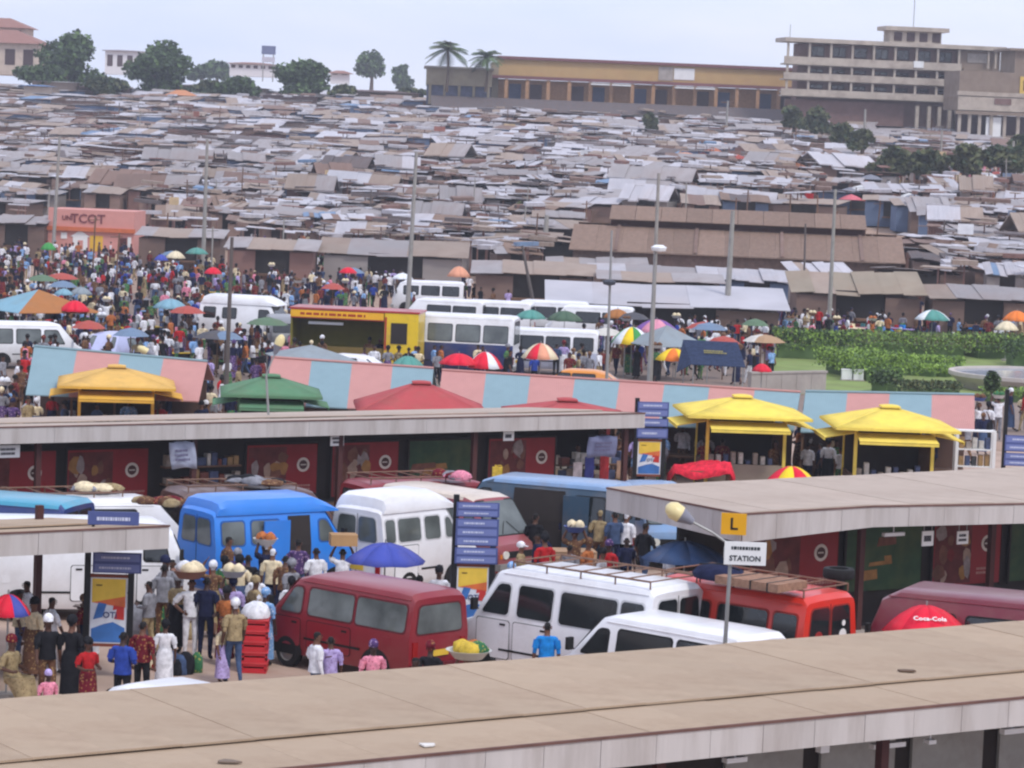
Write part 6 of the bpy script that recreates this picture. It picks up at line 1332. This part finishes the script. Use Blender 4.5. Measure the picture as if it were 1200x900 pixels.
    n_ = J['jaw'] + Vector((0, -.085, .045)); mb.add([n_ + Vector((-.018, .0, -.02)), n_ + Vector((.018, .0, -.02)), n_ + Vector((0, -.026, -.016)), n_ + Vector((0, .005, .035))], [(0, 1, 2), (0, 2, 3), (1, 3, 2)], 0)
    for s in (-1, 1): mb.box(s * .032 - .012, s * .032 + .012, n_.y - .004, n_.y + .01, n_.z + .03, n_.z + .042, 3)
    mb.box(-.024, .024, n_.y - .004, n_.y + .012, n_.z - .05, n_.z - .04, 4)
    if skirt:
        rings = []; zb_ = .16 if not sit else .1
        prof = [(1.08 + z0, .15, .115, 0), (.92 + z0, .19, .155, 0), (.6, .2, .18, -.02), (zb_, .22, .2, -.02)] if not sit else [(1.08 + z0, .15, .115, 0), (.93 + z0, .2, .18, -.05), (.56, .22, .33, -.2), (.1, .2, .2, -.42)]
        for z, a, b, y in prof: rings.append([(a * math.cos(2 * math.pi * k / 14) * (1 + .04 * (k % 2)), y + b * math.sin(2 * math.pi * k / 14) * (1 + .04 * (k % 2)), z) for k in range(14)])
        mb.loft(rings, 2, False)
    if not skirt and not sit:                               # shirt body with a hem that hangs over the trousers
        mb.loft([[(a_ * math.cos(2 * math.pi * k / 14) * (1 + .03 * (k % 3 - 1)), b_ * math.sin(2 * math.pi * k / 14) * (1 + .03 * (k % 3 - 1)), z) for k in range(14)] for z, a_, b_ in ((1.33, .158, .118), (1.2, .165, .128), (1.05, .158, .125), (.90, .176, .148))], 1, False)
    for sd in 'lr':                                         # sleeve cuffs
        a_, b_ = J['sh' + sd], J['el' + sd]
        mb.tube([lerp3(a_, b_, .2), lerp3(a_, b_, .8)], [.074, .066], 9, 1, False)
    if wrap or cap:
        c = J['skull'] + Vector((0, .012, .012)); rings = []
        for t, rr in ((-.25, .98), (.1, 1.08), (.5, .98), (.85, .62), (1.0, .1)): rings.append([(c.x + .095 * rr * math.cos(2 * math.pi * k / 10), c.y + .115 * rr * math.sin(2 * math.pi * k / 10), c.z + .13 * t) for k in range(10)])
        mb.loft(rings, 3, True)
        if cap: mb.prism([(c.x - .07, c.y - .08, c.z), (c.x + .07, c.y - .08, c.z), (c.x + .05, c.y - .2, c.z - .01), (c.x - .05, c.y - .2, c.z - .01)], (0, 0, .012), 3)
    return mb.mesh(name, [SKIN[0], F_('white'), F_('navy'), HAIR, SHOE], 60)
PV = dict(man=make_person('person_body'), walk=make_person('person_body', 'walk', 'swing'), longs=make_person('person_body', 'walk', 'mixed', sleeves='long'), hips=make_person('person_body', 'stand', 'hip'), bent=make_person('person_body', 'stand', 'bent'), woman=make_person('person_body', 'stand', 'down', True, True), carry=make_person('person_body', 'walk', 'one_up', True, True), carry2=make_person('person_body', 'stand', 'carry'), wbent=make_person('person_body', 'stand', 'bent', True, True), sit=make_person('person_body', 'sit', 'bent'), wsit=make_person('person_body', 'sit', 'bent', True, True), cap=make_person('person_body', 'walk', 'swing', cap=True))
HEADTOP = 1.735
HATS = ['white', 'maroon', 'navy', 'brown', 'purple', 'black', 'cream', 'black', 'black', 'grey']
PEOPLE = []
def person(loc, facing, v, shirt, bottom, label, group=None, h=1.7, hat=None, skin=None):
    s = h / HEADTOP if 'sit' not in v else h / 1.7
    o = ob('person', PV[v], None, (loc[0], loc[1], loc[2] if len(loc) > 2 else 0.01), facing, scale=(s, s, s), mats=[SKIN[skin if skin is not None else rnd.randrange(3)], F_(shirt), F_(bottom), F_(hat) if hat else None, None])
    tag(o, label, 'person', group); PEOPLE.append((loc[0], loc[1])); return o
def at_head(px, py, h=1.7): p = G(px, py, h); return (p.x, p.y, .01)
def basin(px_loc, label, cm, contents=(), z=1.74, r0=.3, h=.18, hold=None, cat='basin', name='head_basin', grp=None):
    o = thing(name, label, cat, (px_loc[0], px_loc[1], z), 0, grp); rings = [[(rr * math.cos(2 * math.pi * k / 16), rr * math.sin(2 * math.pi * k / 16), zz) for k in range(16)] for rr, zz in ((.01, 0), (r0 * .65, .0), (r0, h), (r0 * 1.06, h), (r0 * .96, h * .9), (r0 * .62, .03))]
    m_ = MB(); m_.loft(rings, 0, False); m_.build('bowl', cm, o, smooth=50); r = random.Random(label)
    for i, c in enumerate(contents):
        m_ = MB(); a = i * 2.4; cx_, cy_ = r0 * .4 * math.cos(a), r0 * .4 * math.sin(a); rings = [[(cx_ + q * r0 * .52 * math.cos(2 * math.pi * k / 9) * r.uniform(.8, 1.15), cy_ + q * r0 * .52 * math.sin(2 * math.pi * k / 9) * r.uniform(.8, 1.15), h * .5 + zz) for k in range(9)] for q, zz in ((.7, 0), (1, h * .6), (.75, h * 1.2), (.2, h * 1.55))]; m_.loft(rings, 0, True); m_.build('bundle', F_(c), o, smooth=70)
    return o
# foreground, one by one: head pixel, height, variant, facing (0 looks at the camera), clothes
FG = [
 (225, 676, 1.72, 'hips', 20, 'white', 'white', None, 'person in white shirt and white trousers with a basin of goods on the head', None),
 (243, 674, 1.78, 'man', 170, 'navy', 'navy', None, 'person all in dark navy seen from behind beside the basin carrier', None),
 (266, 688, 1.62, 'wbent', -30, 'orange', 'maroon', 'black', 'person in orange top and maroon skirt behind the tan shirted man', None),
 (276, 702, 1.72, 'cap', 200, 'khaki', 'denim', 'white', 'person in khaki shirt, dark jeans and white cap beside the red crates', None),
 (262, 728, 1.25, 'woman', 60, 'cream', 'lilac', 'brown', 'small person in cream top and lilac skirt behind the khaki shirted man', None),
 (194, 727, 1.45, 'woman', 190, 'white', 'white', 'black', 'person in a short white dress before the grey goods sacks', None),
 (193, 659, 1.76, 'man', 175, 'grey', 'brown', None, 'person in pale grey shirt seen from behind before the white panel van', None),
 (168, 726, 1.68, 'man', 160, 'maroon', 'black', None, 'person in maroon shirt with a yellow patch beside the blue shirted man', None),
 (145, 738, 1.72, 'bent', 165, 'blue', 'black', None, 'person in bright royal blue shirt and black trousers by the poster frame', None),
 (57, 721, 1.74, 'cap', 20, 'black', 'brown', 'white', 'person in black and white top with white cap near the short stained shelter post', None),
 (85, 722, 1.75, 'woman', 160, 'black', 'black', 'black', 'person in a long black dress beside the white capped man', None),
 (104, 748, 1.5, 'wbent', 40, 'red', 'maroon', 'black', 'person in red top partly behind the poster frame', None),
 (14, 752, 1.2, 'wsit', 60, 'khaki', 'khaki', 'maroon', 'seated person in khaki cloth with maroon headwrap under the short stained shelter', None),
 (57, 786, 1.2, 'woman', 30, 'pink', 'pink', 'lilac', 'small person in pink dress below the white capped man', None),
 (350, 630, 1.72, 'longs', 180, 'purple', 'denim', None, 'person in dark purple shirt boarding the bright blue minibus', None),
 (320, 641, 1.72, 'man', 175, 'cream', 'navy', 'white', 'person in cream striped shirt beside the bright blue minibus', None),
 (291, 648, 1.72, 'man', 190, 'black', 'black', None, 'person in black at the rear of the bright blue minibus', None),
 (300, 676, 1.62, 'wbent', 120, 'khaki', 'green', 'khaki', 'person in khaki headwrap between the maroon minibus and the blue one', None),
 (312, 690, 1.6, 'woman', 150, 'sky', 'sky', 'sky', 'person in pale blue cloth at the nose of the maroon minibus', None),
 (371, 640, 1.7, 'longs', 200, 'white', 'black', None, 'person in white sleeves by the bonnet of the bright blue minibus', None),
 (402, 641, 1.68, 'carry2', 180, 'white', 'navy', None, 'person in white shirt lifting a carton beside the white high-roof minibus', None),
 (250, 658, 1.66, 'carry', 180, 'brown', 'khaki', 'white', 'person in brown top behind the basin carrier', None),
 (515, 664, 1.66, 'woman', 10, 'white', 'navy', 'black', 'person in white blouse beside the tall blue board', None),
 (466, 676, 1.3, 'sit', 30, 'cream', 'brown', 'white', 'seated person with white cap under the blue parasol', None),
 (425, 678, 1.3, 'wsit', -30, 'black', 'maroon', 'black', 'seated person in black under the blue parasol', None),
 (492, 676, 1.35, 'wbent', 200, 'black', 'black', 'black', 'person in black bending under the blue parasol edge', None),
 (372, 738, 1.68, 'longs', 120, 'white', 'denim', None, 'person in white shirt and jeans leaning on the maroon minibus', None),
 (388, 744, 1.55, 'man', 200, 'lilac', 'khaki', None, 'person in pale lilac shirt beside the leaning one', None),
 (438, 751, 1.62, 'woman', 15, 'pink', 'purple', 'purple', 'person in pink and purple dress with purple headwrap by the maroon minibus', None),
 (487, 768, 1.6, 'man', 60, 'yellow', 'brown', None, 'person in yellow shirt behind the lap-roofed shelter', None),
 (505, 752, 1.6, 'wbent', 170, 'black', 'maroon', 'maroon', 'person in black with maroon headwrap beside the yellow shirted one', None),
 (549, 770, 1.62, 'carry', 200, 'green', 'brown', 'brown', 'person carrying a basin of green and yellow bags', None),
 (577, 768, 1.66, 'man', 40, 'white', 'navy', None, 'person in white shirt at the front wheel of the white minibus', None),
 (642, 727, 1.72, 'man', 180, 'bright', 'denim', None, 'person in bright blue shirt seen from behind at the side of the white minibus', None),
 (600, 660, 1.62, 'wbent', 30, 'grey', 'brown', 'sky', 'person with pale blue headcloth before the faded maroon minibus', None),
 (628, 600, 1.74, 'longs', 150, 'black', 'navy', None, 'person in dark clothes beside the door of the dull teal minibus', None),
 (668, 592, 1.74, 'cap', 180, 'navy', 'navy', 'white', 'person in navy with white cap in the doorway of the dull teal minibus', None),
 (704, 596, 1.74, 'longs', 170, 'khaki', 'brown', 'khaki', 'person in light khaki shirt behind the dull teal minibus', None),
 (721, 598, 1.76, 'man', 200, 'denim', 'navy', None, 'person in dull blue shirt beside the khaki shirted one', None),
 (735, 599, 1.74, 'man', 150, 'white', 'black', 'white', 'person in white shirt and cap behind the pale blue minibus', None),
 (757, 611, 1.76, 'walk', 130, 'black', 'denim', None, 'person in black top and jeans walking before the pale blue minibus', None),
 (690, 632, 1.3, 'wsit', 60, 'orange', 'navy', 'brown', 'seated person in orange top by the open teal door', None),
 (655, 664, 1.3, 'sit', 0, 'brown', 'brown', None, 'seated person in brown beside the tan wooden crate', None),
 (800, 668, 1.35, 'wsit', 20, 'pink', 'brown', 'pink', 'seated person in pink under the slate blue parasol', None),
 (824, 660, 1.4, 'wbent', 60, 'maroon', 'black', 'brown', 'person in maroon under the slate blue parasol', None),
]
for px, py, h, v, fc, sh_, bt, hat, lb, g in FG:
    l = at_head(px, py, h); 
    if 'sit' in v: l = at_head(px, py, h); person(l, R(fc), v, sh_, bt, lb, None, 1.7, hat)
    else: person(l, R(fc), v, sh_, bt, lb, None, h, hat)
l = at_head(222, 676, 1.72); basin((l[0], l[1] - .02), 'pale wide basin of bread balanced on the head of the white-clad person', mat('basin_brown', (140, 100, 84)), ('cream', 'white', 'cream', 'cream'), 1.70, .36, .17)
l = at_head(549, 770, 1.62); basin((l[0], l[1] - .02), 'enamel basin of green and yellow bags carried on a head', mat('basin_enamel', (196, 196, 190), rough=.4), ('green', 'yellow', 'yellow', 'orange'), 1.60, .40, .16)
l = at_head(402, 641, 1.68); o = thing('carton', 'brown carton carried on a head beside the white high-roof minibus', 'box', (l[0], l[1], 1.72), .2); m_ = MB(); m_.box(-.3, .3, -.2, .2, 0, .26); m_.build('carton_body', mat('cardboard', (178, 140, 96), var=.1), o); m_ = MB(); m_.box(-.305, .305, -.04, .04, .0, .264); m_.build('carton_tape', mat('tape', (150, 112, 74)), o)
# stack of red crates with white bundle
pc_ = G(298, 787, 0); CRT = mat('red_plastic', (196, 44, 52), rough=.4, var=.06)
m_ = MB(); wv = .26
for x0, x1, y0, y1 in ((-wv, wv, -wv, -wv + .03), (-wv, wv, wv - .03, wv), (-wv, -wv + .03, -wv, wv), (wv - .03, wv, -wv, wv)): m_.box(x0, x1, y0, y1, .04, .10); m_.box(x0, x1, y0, y1, .14, .21)
m_.box(-wv, wv, -wv, wv, 0, .04)
for x in (-wv, wv - .05):
    for y in (-wv, wv - .05): m_.box(x, x + .05, y, y + .05, .04, .21)
crate = m_.mesh('crate_frame', CRT); m_ = MB(); m_.box(-wv - .015, wv + .015, -wv - .015, wv + .015, .19, .216); rim_ = m_.mesh('crate_rim', mat('red_plastic_rim', (214, 70, 74), rough=.4))
for k, wd_ in enumerate(['bottom', 'second lowest', 'middle', 'second highest', 'top']):
    o = thing('plastic_crate', 'red plastic crate, the %s one of the stack by the maroon minibus' % wd_, 'crate', (pc_.x, pc_.y, .01 + k * .22), R(4 * (k % 2)), 'red crates stacked by the maroon minibus'); ob('crate_frame', crate, o); ob('crate_rim', rim_, o)
r = random.Random(3); m_ = MB(); rings = [[(q * (.27 + .03 * r.random()) * math.cos(2 * math.pi * k / 12), q * (.27 + .03 * r.random()) * math.sin(2 * math.pi * k / 12), z) for k in range(12)] for q, z in ((1, 0), (1.05, .1), (.8, .24), (.3, .32))]; m_.loft(rings, 0, True)
o = thing('cloth_bundle', 'white cloth bundle lying on top of the red crates', 'bundle', (pc_.x, pc_.y, 1.125), 0); m_.build('bundle_cloth', F_('white'), o, smooth=70); m_ = MB(); m_.tube([(0, 0, .3), (.03, 0, .38), (.08, .02, .42)], [.05, .04, .06], 7); m_.build('bundle_knot', F_('white'), o)
# heaps, sacks and loads
def heap(label, loc, rx, ry, h, cols, seed, cat='goods', name='goods_heap', n=7, rz=0, grp=None):
    o = thing(name, label, cat, loc, R(rz), grp); r = random.Random(seed)
    for k in range(n):
        cx_, cy_ = r.uniform(-.7, .7) * rx, r.uniform(-.7, .7) * ry; a, b, c = rx * r.uniform(.28, .45), ry * r.uniform(.3, .5), h * r.uniform(.45, 1.0); rings = [[(cx_ + a * q * math.cos(2 * math.pi * i / 9) * r.uniform(.85, 1.12), cy_ + b * q * math.sin(2 * math.pi * i / 9) * r.uniform(.85, 1.12), c * z) for i in range(9)] for q, z in ((.9, 0), (1.05, .3), (.85, .75), (.35, 1.0))]
        m_ = MB(); m_.loft(rings, 0, True); m_.build('sack', F_(r.choice(cols)), o, smooth=60)
    return o
p = G(188, 752, 0); heap('grey and brown sacks heaped behind the person in the white dress', (p.x, p.y + .8, .01), .9, .6, .7, ['grey', 'khaki', 'brown'], 1)
p = G(212, 790, 0); heap('dark green sacks on the ground before the basin carrier', (p.x, p.y, .01), .45, .35, .45, ['green', 'denim', 'black'], 2, n=5)
p = G(178, 784, 0); heap('red and cream bundles on the ground beside the white dress', (p.x, p.y, .01), .4, .3, .3, ['red', 'cream', 'red'], 3, n=5)
p = G(660, 678, 0); o = thing('wooden_crate', 'tan wooden crate on the ground before the dull teal minibus', 'crate', (p.x, p.y, .01), R(8)); TW = mat('crate_wood', (176, 144, 116), rough=.9, var=.12)
for k in range(4): m_ = MB(); m_.box(-.75, .75, -.35, -.32, .02 + k * .17, .17 + k * .17); m_.build('plank', TW, o); m_ = MB(); m_.box(-.75, .75, .32, .35, .02 + k * .17, .17 + k * .17); m_.build('plank', TW, o)
for x in (-.78, .75): m_ = MB(); m_.box(x, x + .03, -.35, .35, 0, .69); m_.build('end_board', TW, o)
m_ = MB(); m_.box(-.78, .78, -.36, .36, .7, .73); m_.build('lid', TW, o)
for px, py, lb, cols, sd, zz, rx in [(120, 575, 'grey sacks piled on the brown minibus roof beside the turquoise bus', ['grey', 'khaki', 'cream'], 13, 2.12, .8), (300, 567, 'dark bundles on the brown minibus along the red shutters', ['black', 'brown', 'grey'], 14, 2.12, .8), (520, 560, 'pink and grey bundles on the maroon minibus along the shutters', ['pink', 'grey', 'maroon'], 15, 2.12, .7), (190, 592, 'maroon and brown cloth bundles beside the white panel van roof', ['maroon', 'brown', 'khaki'], 17, 2.0, .7)]:
    p = G(px, py, zz); heap(lb, (p.x, p.y, zz), rx, .45, .22, cols, sd, cat='load', name='roof_load', n=9)
p = G(893, 690, 2.48); o = thing('roof_load', 'flat tan wrapped bale on the rack of the orange-red minibus', 'load', (p.x, p.y + .3, 2.49), R(-40)); m_ = MB(); m_.box(-.75, .75, -.5, .5, 0, .16); m_.build('bale', cloth('bale_tan', (150, 116, 96)), o); m_ = MB()
for x in (-.4, .1, .5): m_.box(x - .015, x + .015, -.51, .51, -.01, .17)
m_.build('rope', BLACK, o)
p = G(845, 684, 2.48); o = thing('roof_load', 'low dark blue bundle at the front of the orange-red minibus rack', 'load', (p.x, p.y + .6, 2.49), R(-40)); m_ = MB(); m_.loft([[(.6 * q * math.cos(k * .63), .45 * q * math.sin(k * .63), z) for k in range(10)] for q, z in ((.9, 0), (1, .1), (.8, .22), (.3, .28))], 0, True); m_.build('bundle_cloth', F_('navy'), o, smooth=60); m_ = MB(); m_.tube([(-.5, 0, .24), (0, 0, .3), (.5, 0, .24)], .015, 5); m_.build('rope', BLACK, o)
p = G(985, 682, 2.48); o = thing('roof_load', 'spare tyre lying on the rear of the orange-red minibus rack', 'tyre', (p.x, p.y + .4, 2.5), 0); ob('tyre_ring', wheel_mesh(.32, .2)[0], o, (0, 0, .1), rot=UP90)
for px, py, lb, c in [(1062, 787, 'dry brown leaf litter on the lap-roofed shelter', (96, 74, 56)), (500, 869, 'white paper scrap on the lap-roofed shelter lap', (214, 210, 204)), (266, 889, 'grey twig scrap on the lap-roofed shelter', (120, 104, 90))]:
    p = G(px, py, 3.26); r = random.Random(lb); m_ = MB(); m_.prism([(.16 * math.cos(k * .9) * r.uniform(.5, 1.2), .12 * math.sin(k * .9) * r.uniform(.4, 1.2), 0) for k in range(7)], (0, 0, .02)); o = m_.build('roof_debris', mat('debris_' + str(px), c), None, (p.x, p.y, 3.262 if px != 266 and px != 500 else 3.212)); tag(o, lb, 'debris')
for px, py, lb, c in [(630, 555, 'small yellow jerrycan on a ledge by the end of the red-shuttered shelter', 'yellow')]:
    p = D(583, 553, 84); o = thing('jerrycan', lb, 'jerrycan', (p.x, 82.6, D(583, 560, 82.6).z), 0); m_ = MB(); m_.box(-.14, .14, -.1, .1, 0, .3); m_.build('can_body', F_('yellow'), o); m_ = MB(); m_.tube([(-.05, 0, .3), (-.05, 0, .36)], .03, 6); m_.tube([(-.02, 0, .3), (.02, 0, .35), (.1, 0, .35), (.12, 0, .3)], .015, 5); m_.build('can_handle', F_('yellow'), o)
# crowds
def inside_vehicle(x, y):
    for c, h, L, W in VBOX:
        d = Vector((x, y)) - c; u = d.x * math.cos(h) + d.y * math.sin(h); v = -d.x * math.sin(h) + d.y * math.cos(h)
        if abs(u) < L / 2 + .35 and abs(v) < W / 2 + .35: return True
    return False
SHIRTS = ['white'] * 5 + ['black', 'navy', 'brown', 'grey', 'maroon', 'navy', 'denim'] + ['cream', 'sky', 'grey', 'lilac', 'blue', 'navy', 'red', 'maroon', 'pink', 'purple', 'brown', 'orange', 'green', 'black', 'brown', 'khaki', 'white', 'sky', 'black', 'navy', 'cream', 'grey', 'maroon', 'white']
BOT = ['navy', 'black', 'denim', 'khaki', 'brown', 'grey', 'navy', 'black', 'maroon', 'green', 'purple', 'white']
def crowd(n, zone, phrase, seed, yfun=None, sitp=.06):
    r = random.Random(seed); k = 0; tries = 0
    while k < n and tries < n * 40:
        tries += 1; px, py = r.uniform(zone[0], zone[1]), r.uniform(zone[2], zone[3])
        if yfun and not yfun(px, py): continue
        p = G(px, py, 0)
        if inside_vehicle(p.x, p.y) or any((p.x - a) ** 2 + (p.y - b) ** 2 < .3 for a, b in PEOPLE): continue
        z = terrain(p.x, p.y); v = r.choice(['man', 'walk', 'longs', 'bent', 'woman', 'woman', 'carry', 'wbent', 'cap', 'walk', 'carry2' if r.random() < .4 else 'man']); fem = v in ('woman', 'carry', 'wbent'); s, b = r.choice(SHIRTS), r.choice(BOT); hat = r.choice(HATS + [s, b]) if fem or v == 'cap' else None
        lb = 'person in %s top, %s %s%s %s' % (s, b, 'skirt' if fem else 'trousers', (', %s %s' % (hat, 'headwrap' if fem else 'cap')) if hat else '', phrase)
        person((p.x, p.y, z + .01), r.uniform(0, 6.28), v, s, b, lb, lb[:90], r.uniform(1.52, 1.8), hat); k += 1
        if v in ('carry', 'carry2') and r.random() < .75:
            hh = 1.70 * 1.0; c = r.choice([('pale', (206, 204, 200)), ('blue', (70, 90, 150)), ('brown', (130, 96, 76)), ('silver', (170, 172, 176))]); l2 = '%s basin on a head %s' % (c[0], phrase); basin((p.x, p.y), l2, mat('crowd_basin_' + c[0], c[1], rough=.5), (r.choice(['cream', 'white', 'orange', 'green', 'brown']),) * 2, z + 1.66, .27, .14, grp=l2)
crowd(16, (170, 340, 715, 775), 'in the throng beside the maroon minibus', 21)
crowd(6, (0, 110, 770, 800), 'in the shade of the short stained shelter', 22)
crowd(10, (590, 800, 690, 720), 'between the buses by the teal minibus', 23)
crowd(64, (0, 470, 303, 350), 'in the crowd before the pink shop', 1)
crowd(42, (0, 300, 384, 446), 'among vehicles behind the amber canopy', 2)
crowd(34, (705, 905, 402, 452), 'by the navy awning', 3, lambda a, b: True)
crowd(44, (900, 1200, 388, 412), 'at the market edge behind the hedge', 4)
crowd(22, (0, 240, 500, 528), 'around the amber canopy', 5)
crowd(14, (235, 700, 505, 530), 'around the green and red canopies', 6)
crowd(24, (785, 1135, 545, 580), 'around the bright yellow canopies', 7)
crowd(10, (560, 720, 432, 458), 'behind the striped roofs by the orange taxi', 8)
crowd(8, (1140, 1200, 505, 535), 'on the path by the fountain board', 9)
crowd(14, (330, 480, 355, 372), 'beyond the yellow kiosk trailer', 10)
# the thick of the far crowd, past the 300 figures above
r = random.Random(77); cm_ = MB(); cms = [SKIN[0], HAIR] + [F_(k) for k in FAB]; fk = list(FAB)
def extra(n, zone):
    k = 0
    while k < n:
        px, py = r.uniform(zone[0], zone[1]), r.uniform(zone[2], zone[3]); p = G(px, py, 0); k += 1
        if inside_vehicle(p.x, p.y) or any((p.x - a) ** 2 + (p.y - b) ** 2 < .25 for a, b in PEOPLE): continue
        PEOPLE.append((p.x, p.y)); me = PV[r.choice(['man', 'walk', 'woman', 'wbent', 'longs', 'bent', 'cap'])]; a = r.uniform(0, 6.28); s = r.uniform(.9, 1.03); M = Matrix.Translation((p.x, p.y, terrain(p.x, p.y) + .01)) @ Matrix.Rotation(a, 4, 'Z') @ Matrix.Scale(s, 4)
        sh_, bt = 2 + fk.index(r.choice(SHIRTS)), 2 + fk.index(r.choice(BOT)); hh = 1 if r.random() < .6 else 2 + fk.index(r.choice(HATS)); mp_ = [0, sh_, bt, hh, 1]; o_ = len(cm_.v)
        cm_.v += [tuple(M @ v.co) for v in me.vertices]; cm_.f += [[i + o_ for i in f.vertices] for f in me.polygons]; cm_.m += [mp_[f.material_index] for f in me.polygons]
extra(520, (0, 480, 294, 352)); extra(330, (0, 345, 352, 446)); extra(110, (700, 905, 396, 446)); extra(130, (900, 1200, 384, 404)); extra(60, (330, 600, 340, 376)); extra(40, (700, 900, 372, 398)); extra(80, (335, 720, 420, 454)); extra(30, (0, 60, 455, 525)); extra(50, (775, 1140, 535, 575)); extra(20, (660, 780, 560, 590)); extra(25, (240, 330, 440, 520))
tm_ = MB()
for k in range(260):                        # low tables, trays and heaps of wares on the ground among the crowd
    px, py = r.choice([(r.uniform(0, 480), r.uniform(300, 352)), (r.uniform(0, 345), r.uniform(354, 440)), (r.uniform(720, 1200), r.uniform(384, 404))]); p = G(px, py, 0)
    if inside_vehicle(p.x, p.y): continue
    Mx = Matrix.Translation((p.x, p.y, terrain(p.x, p.y))) @ Matrix.Rotation(r.uniform(0, 3), 4, 'Z'); w_, d_, h_ = r.uniform(.3, .9), r.uniform(.25, .5), r.uniform(.15, .8); tm_.box(-w_, w_, -d_, d_, h_, h_ + .05, r.randrange(2, 22), Mx); tm_.box(-w_ * .8, w_ * .8, -d_ * .7, d_ * .7, 0, h_, 1, Mx)
    for q in range(3): a_, b_ = r.uniform(-.7, .4) * w_, r.uniform(-.7, .3) * d_; tm_.box(a_, a_ + w_ * .4, b_, b_ + d_ * .5, h_ + .051, h_ + r.uniform(.1, .3), r.randrange(2, 22), Mx)
to_ = tm_.build('crowd_wares', cms); to_['kind'] = 'stuff'; tag(to_, 'trays and low tables of wares scattered among the crowd', 'wares')
co_ = cm_.build('far_crowd', cms); co_['kind'] = 'stuff'; tag(co_, 'dense crowd of people filling the ground before the market', 'crowd')
# more sunshades over the traders in the crowd
r = random.Random(52)
for k in range(26):
    px, py = r.choice([(r.uniform(0, 470), r.uniform(292, 335)), (r.uniform(100, 340), r.uniform(355, 400)), (r.uniform(710, 900), r.uniform(360, 400))]); c = r.choice([('faded red', (170, 84, 76)), ('dull green', (96, 120, 96)), ('faded blue', (112, 132, 156)), ('dirty white', (200, 196, 188)), ('tan', (170, 140, 110)), ('dark grey', (84, 84, 90))]); lb = '%s sunshade over traders in the crowd' % c[0]; p = G(px, py, 2.0)
    if inside_vehicle(p.x, p.y): continue
    rad = r.uniform(.7, 1.1); o = thing('sunshade', lb, 'sunshade', (p.x, p.y, terrain(p.x, p.y)), r.uniform(0, 1), lb); m_ = MB(); m_.loft([[(rad * q * math.cos(math.pi * i / 4), rad * q * math.sin(math.pi * i / 4), z) for i in range(8)] for q, z in ((1, 1.75), (.6, 1.98), (.05, 2.1))], 0, True); m_.build('shade_cloth', canvas('shade_' + c[0].replace(' ', '_'), c[1]), o); m_ = MB(); m_.tube([(0, 0, 0), (0, 0, 2.1)], .03, 5); m_.build('pole', WOOD, o)
# far trading ground at the right with awnings
r = random.Random(31)
for k in range(44):
    px, py = r.choice([(r.uniform(930, 1200), r.uniform(190, 240)), (r.uniform(930, 1200), r.uniform(190, 240)), (r.uniform(790, 865), r.uniform(168, 204))]); p = T(px, py, 1.9)
    c = r.choice([('red', (166, 82, 72)), ('orange', (186, 112, 84)), ('white', (206, 206, 206)), ('peach', (214, 160, 134)), ('pink', (204, 110, 120)), ('brown', (150, 100, 76)), ('grey', (124, 126, 136))]); rad = r.uniform(.9, 1.5); lb = '%s cloth sunshade on the upper trading ground' % c[0]
    o = thing('sunshade', lb, 'sunshade', (p.x, p.y, p.z), r.uniform(0, 1), lb); m_ = MB(); m_.loft([[(rad * q * math.cos(math.pi * i / 4), rad * q * math.sin(math.pi * i / 4), z) for i in range(8)] for q, z in ((1, 1.85), (.55, 2.15), (.05, 2.35))], 0, True); m_.build('shade_cloth', cloth('shade_' + c[0], c[1]), o); m_ = MB(); m_.tube([(0, 0, 0), (0, 0, 2.3)], .04, 5); m_.build('pole', WOOD, o)
um_ = MB()
for k in range(420):                        # wares and people too small to tell apart on the upper trading ground
    px, py = r.choice([(r.uniform(925, 1210), r.uniform(186, 242))] * 3 + [(r.uniform(785, 870), r.uniform(164, 208))]); p = T(px, py, .8); Mx = Matrix.Translation(p) @ Matrix.Rotation(r.uniform(0, 3), 4, 'Z'); h_ = r.uniform(.6, 1.7); w_ = r.uniform(.15, .5); um_.box(-w_, w_, -.2, .2, 0, h_, 2 + fk.index(r.choice(['brown', 'maroon', 'grey', 'cream', 'white', 'pink', 'orange', 'khaki', 'black', 'red'])), Mx); um_.box(-.12, .12, -.12, .12, h_, h_ + .22, r.choice([0, 1, 2]), Mx)
uo_ = um_.build('upper_ground_traders', cms); uo_['kind'] = 'stuff'; tag(uo_, 'traders and wares crowding the upper trading ground', 'crowd')
# white arch shaped canopy on the upper trading ground
p = T(968, 205, 1.0); o = thing('arch_canopy', 'white arched canopy frame on the upper trading ground', 'canopy', (p.x, p.y, p.z), 0); m_ = MB(); pts_ = [(-1.5, 0, 0), (-1.5, 0, 1.8), (-.8, 0, 2.7), (.5, 0, 2.8), (1.5, 0, 2.0)]; m_.tube(pts_, .18, 6); m_.build('arch_front', WHITE, o); m_ = MB(); m_.loft([[(x, y, z) for x, _, z in pts_[1:]] for y in (.2, 2.5)], 0, False, False); m_.build('arch_cover', cloth('arch', (206, 120, 110)), o)

# ------------------------------------------------------------------ the air
m = bpy.data.materials.new('haze_air'); m.use_nodes = True; t = m.node_tree; t.nodes.clear(); oo = t.nodes.new('ShaderNodeOutputMaterial'); pv = t.nodes.new('ShaderNodeVolumePrincipled'); pv.inputs['Density'].default_value = HAZE; pv.inputs['Color'].default_value = (.88, .91, 1.0, 1); pv.inputs['Anisotropy'].default_value = .2; t.links.new(pv.outputs[0], oo.inputs['Volume'])
if HAZE > 0:
    m_ = MB(); m_.box(-420, 420, -30, 1150, -2, 52); hz = m_.build('haze', m); hz['kind'] = 'stuff'; tag(hz, 'thin pale haze over the whole market hill', 'haze')
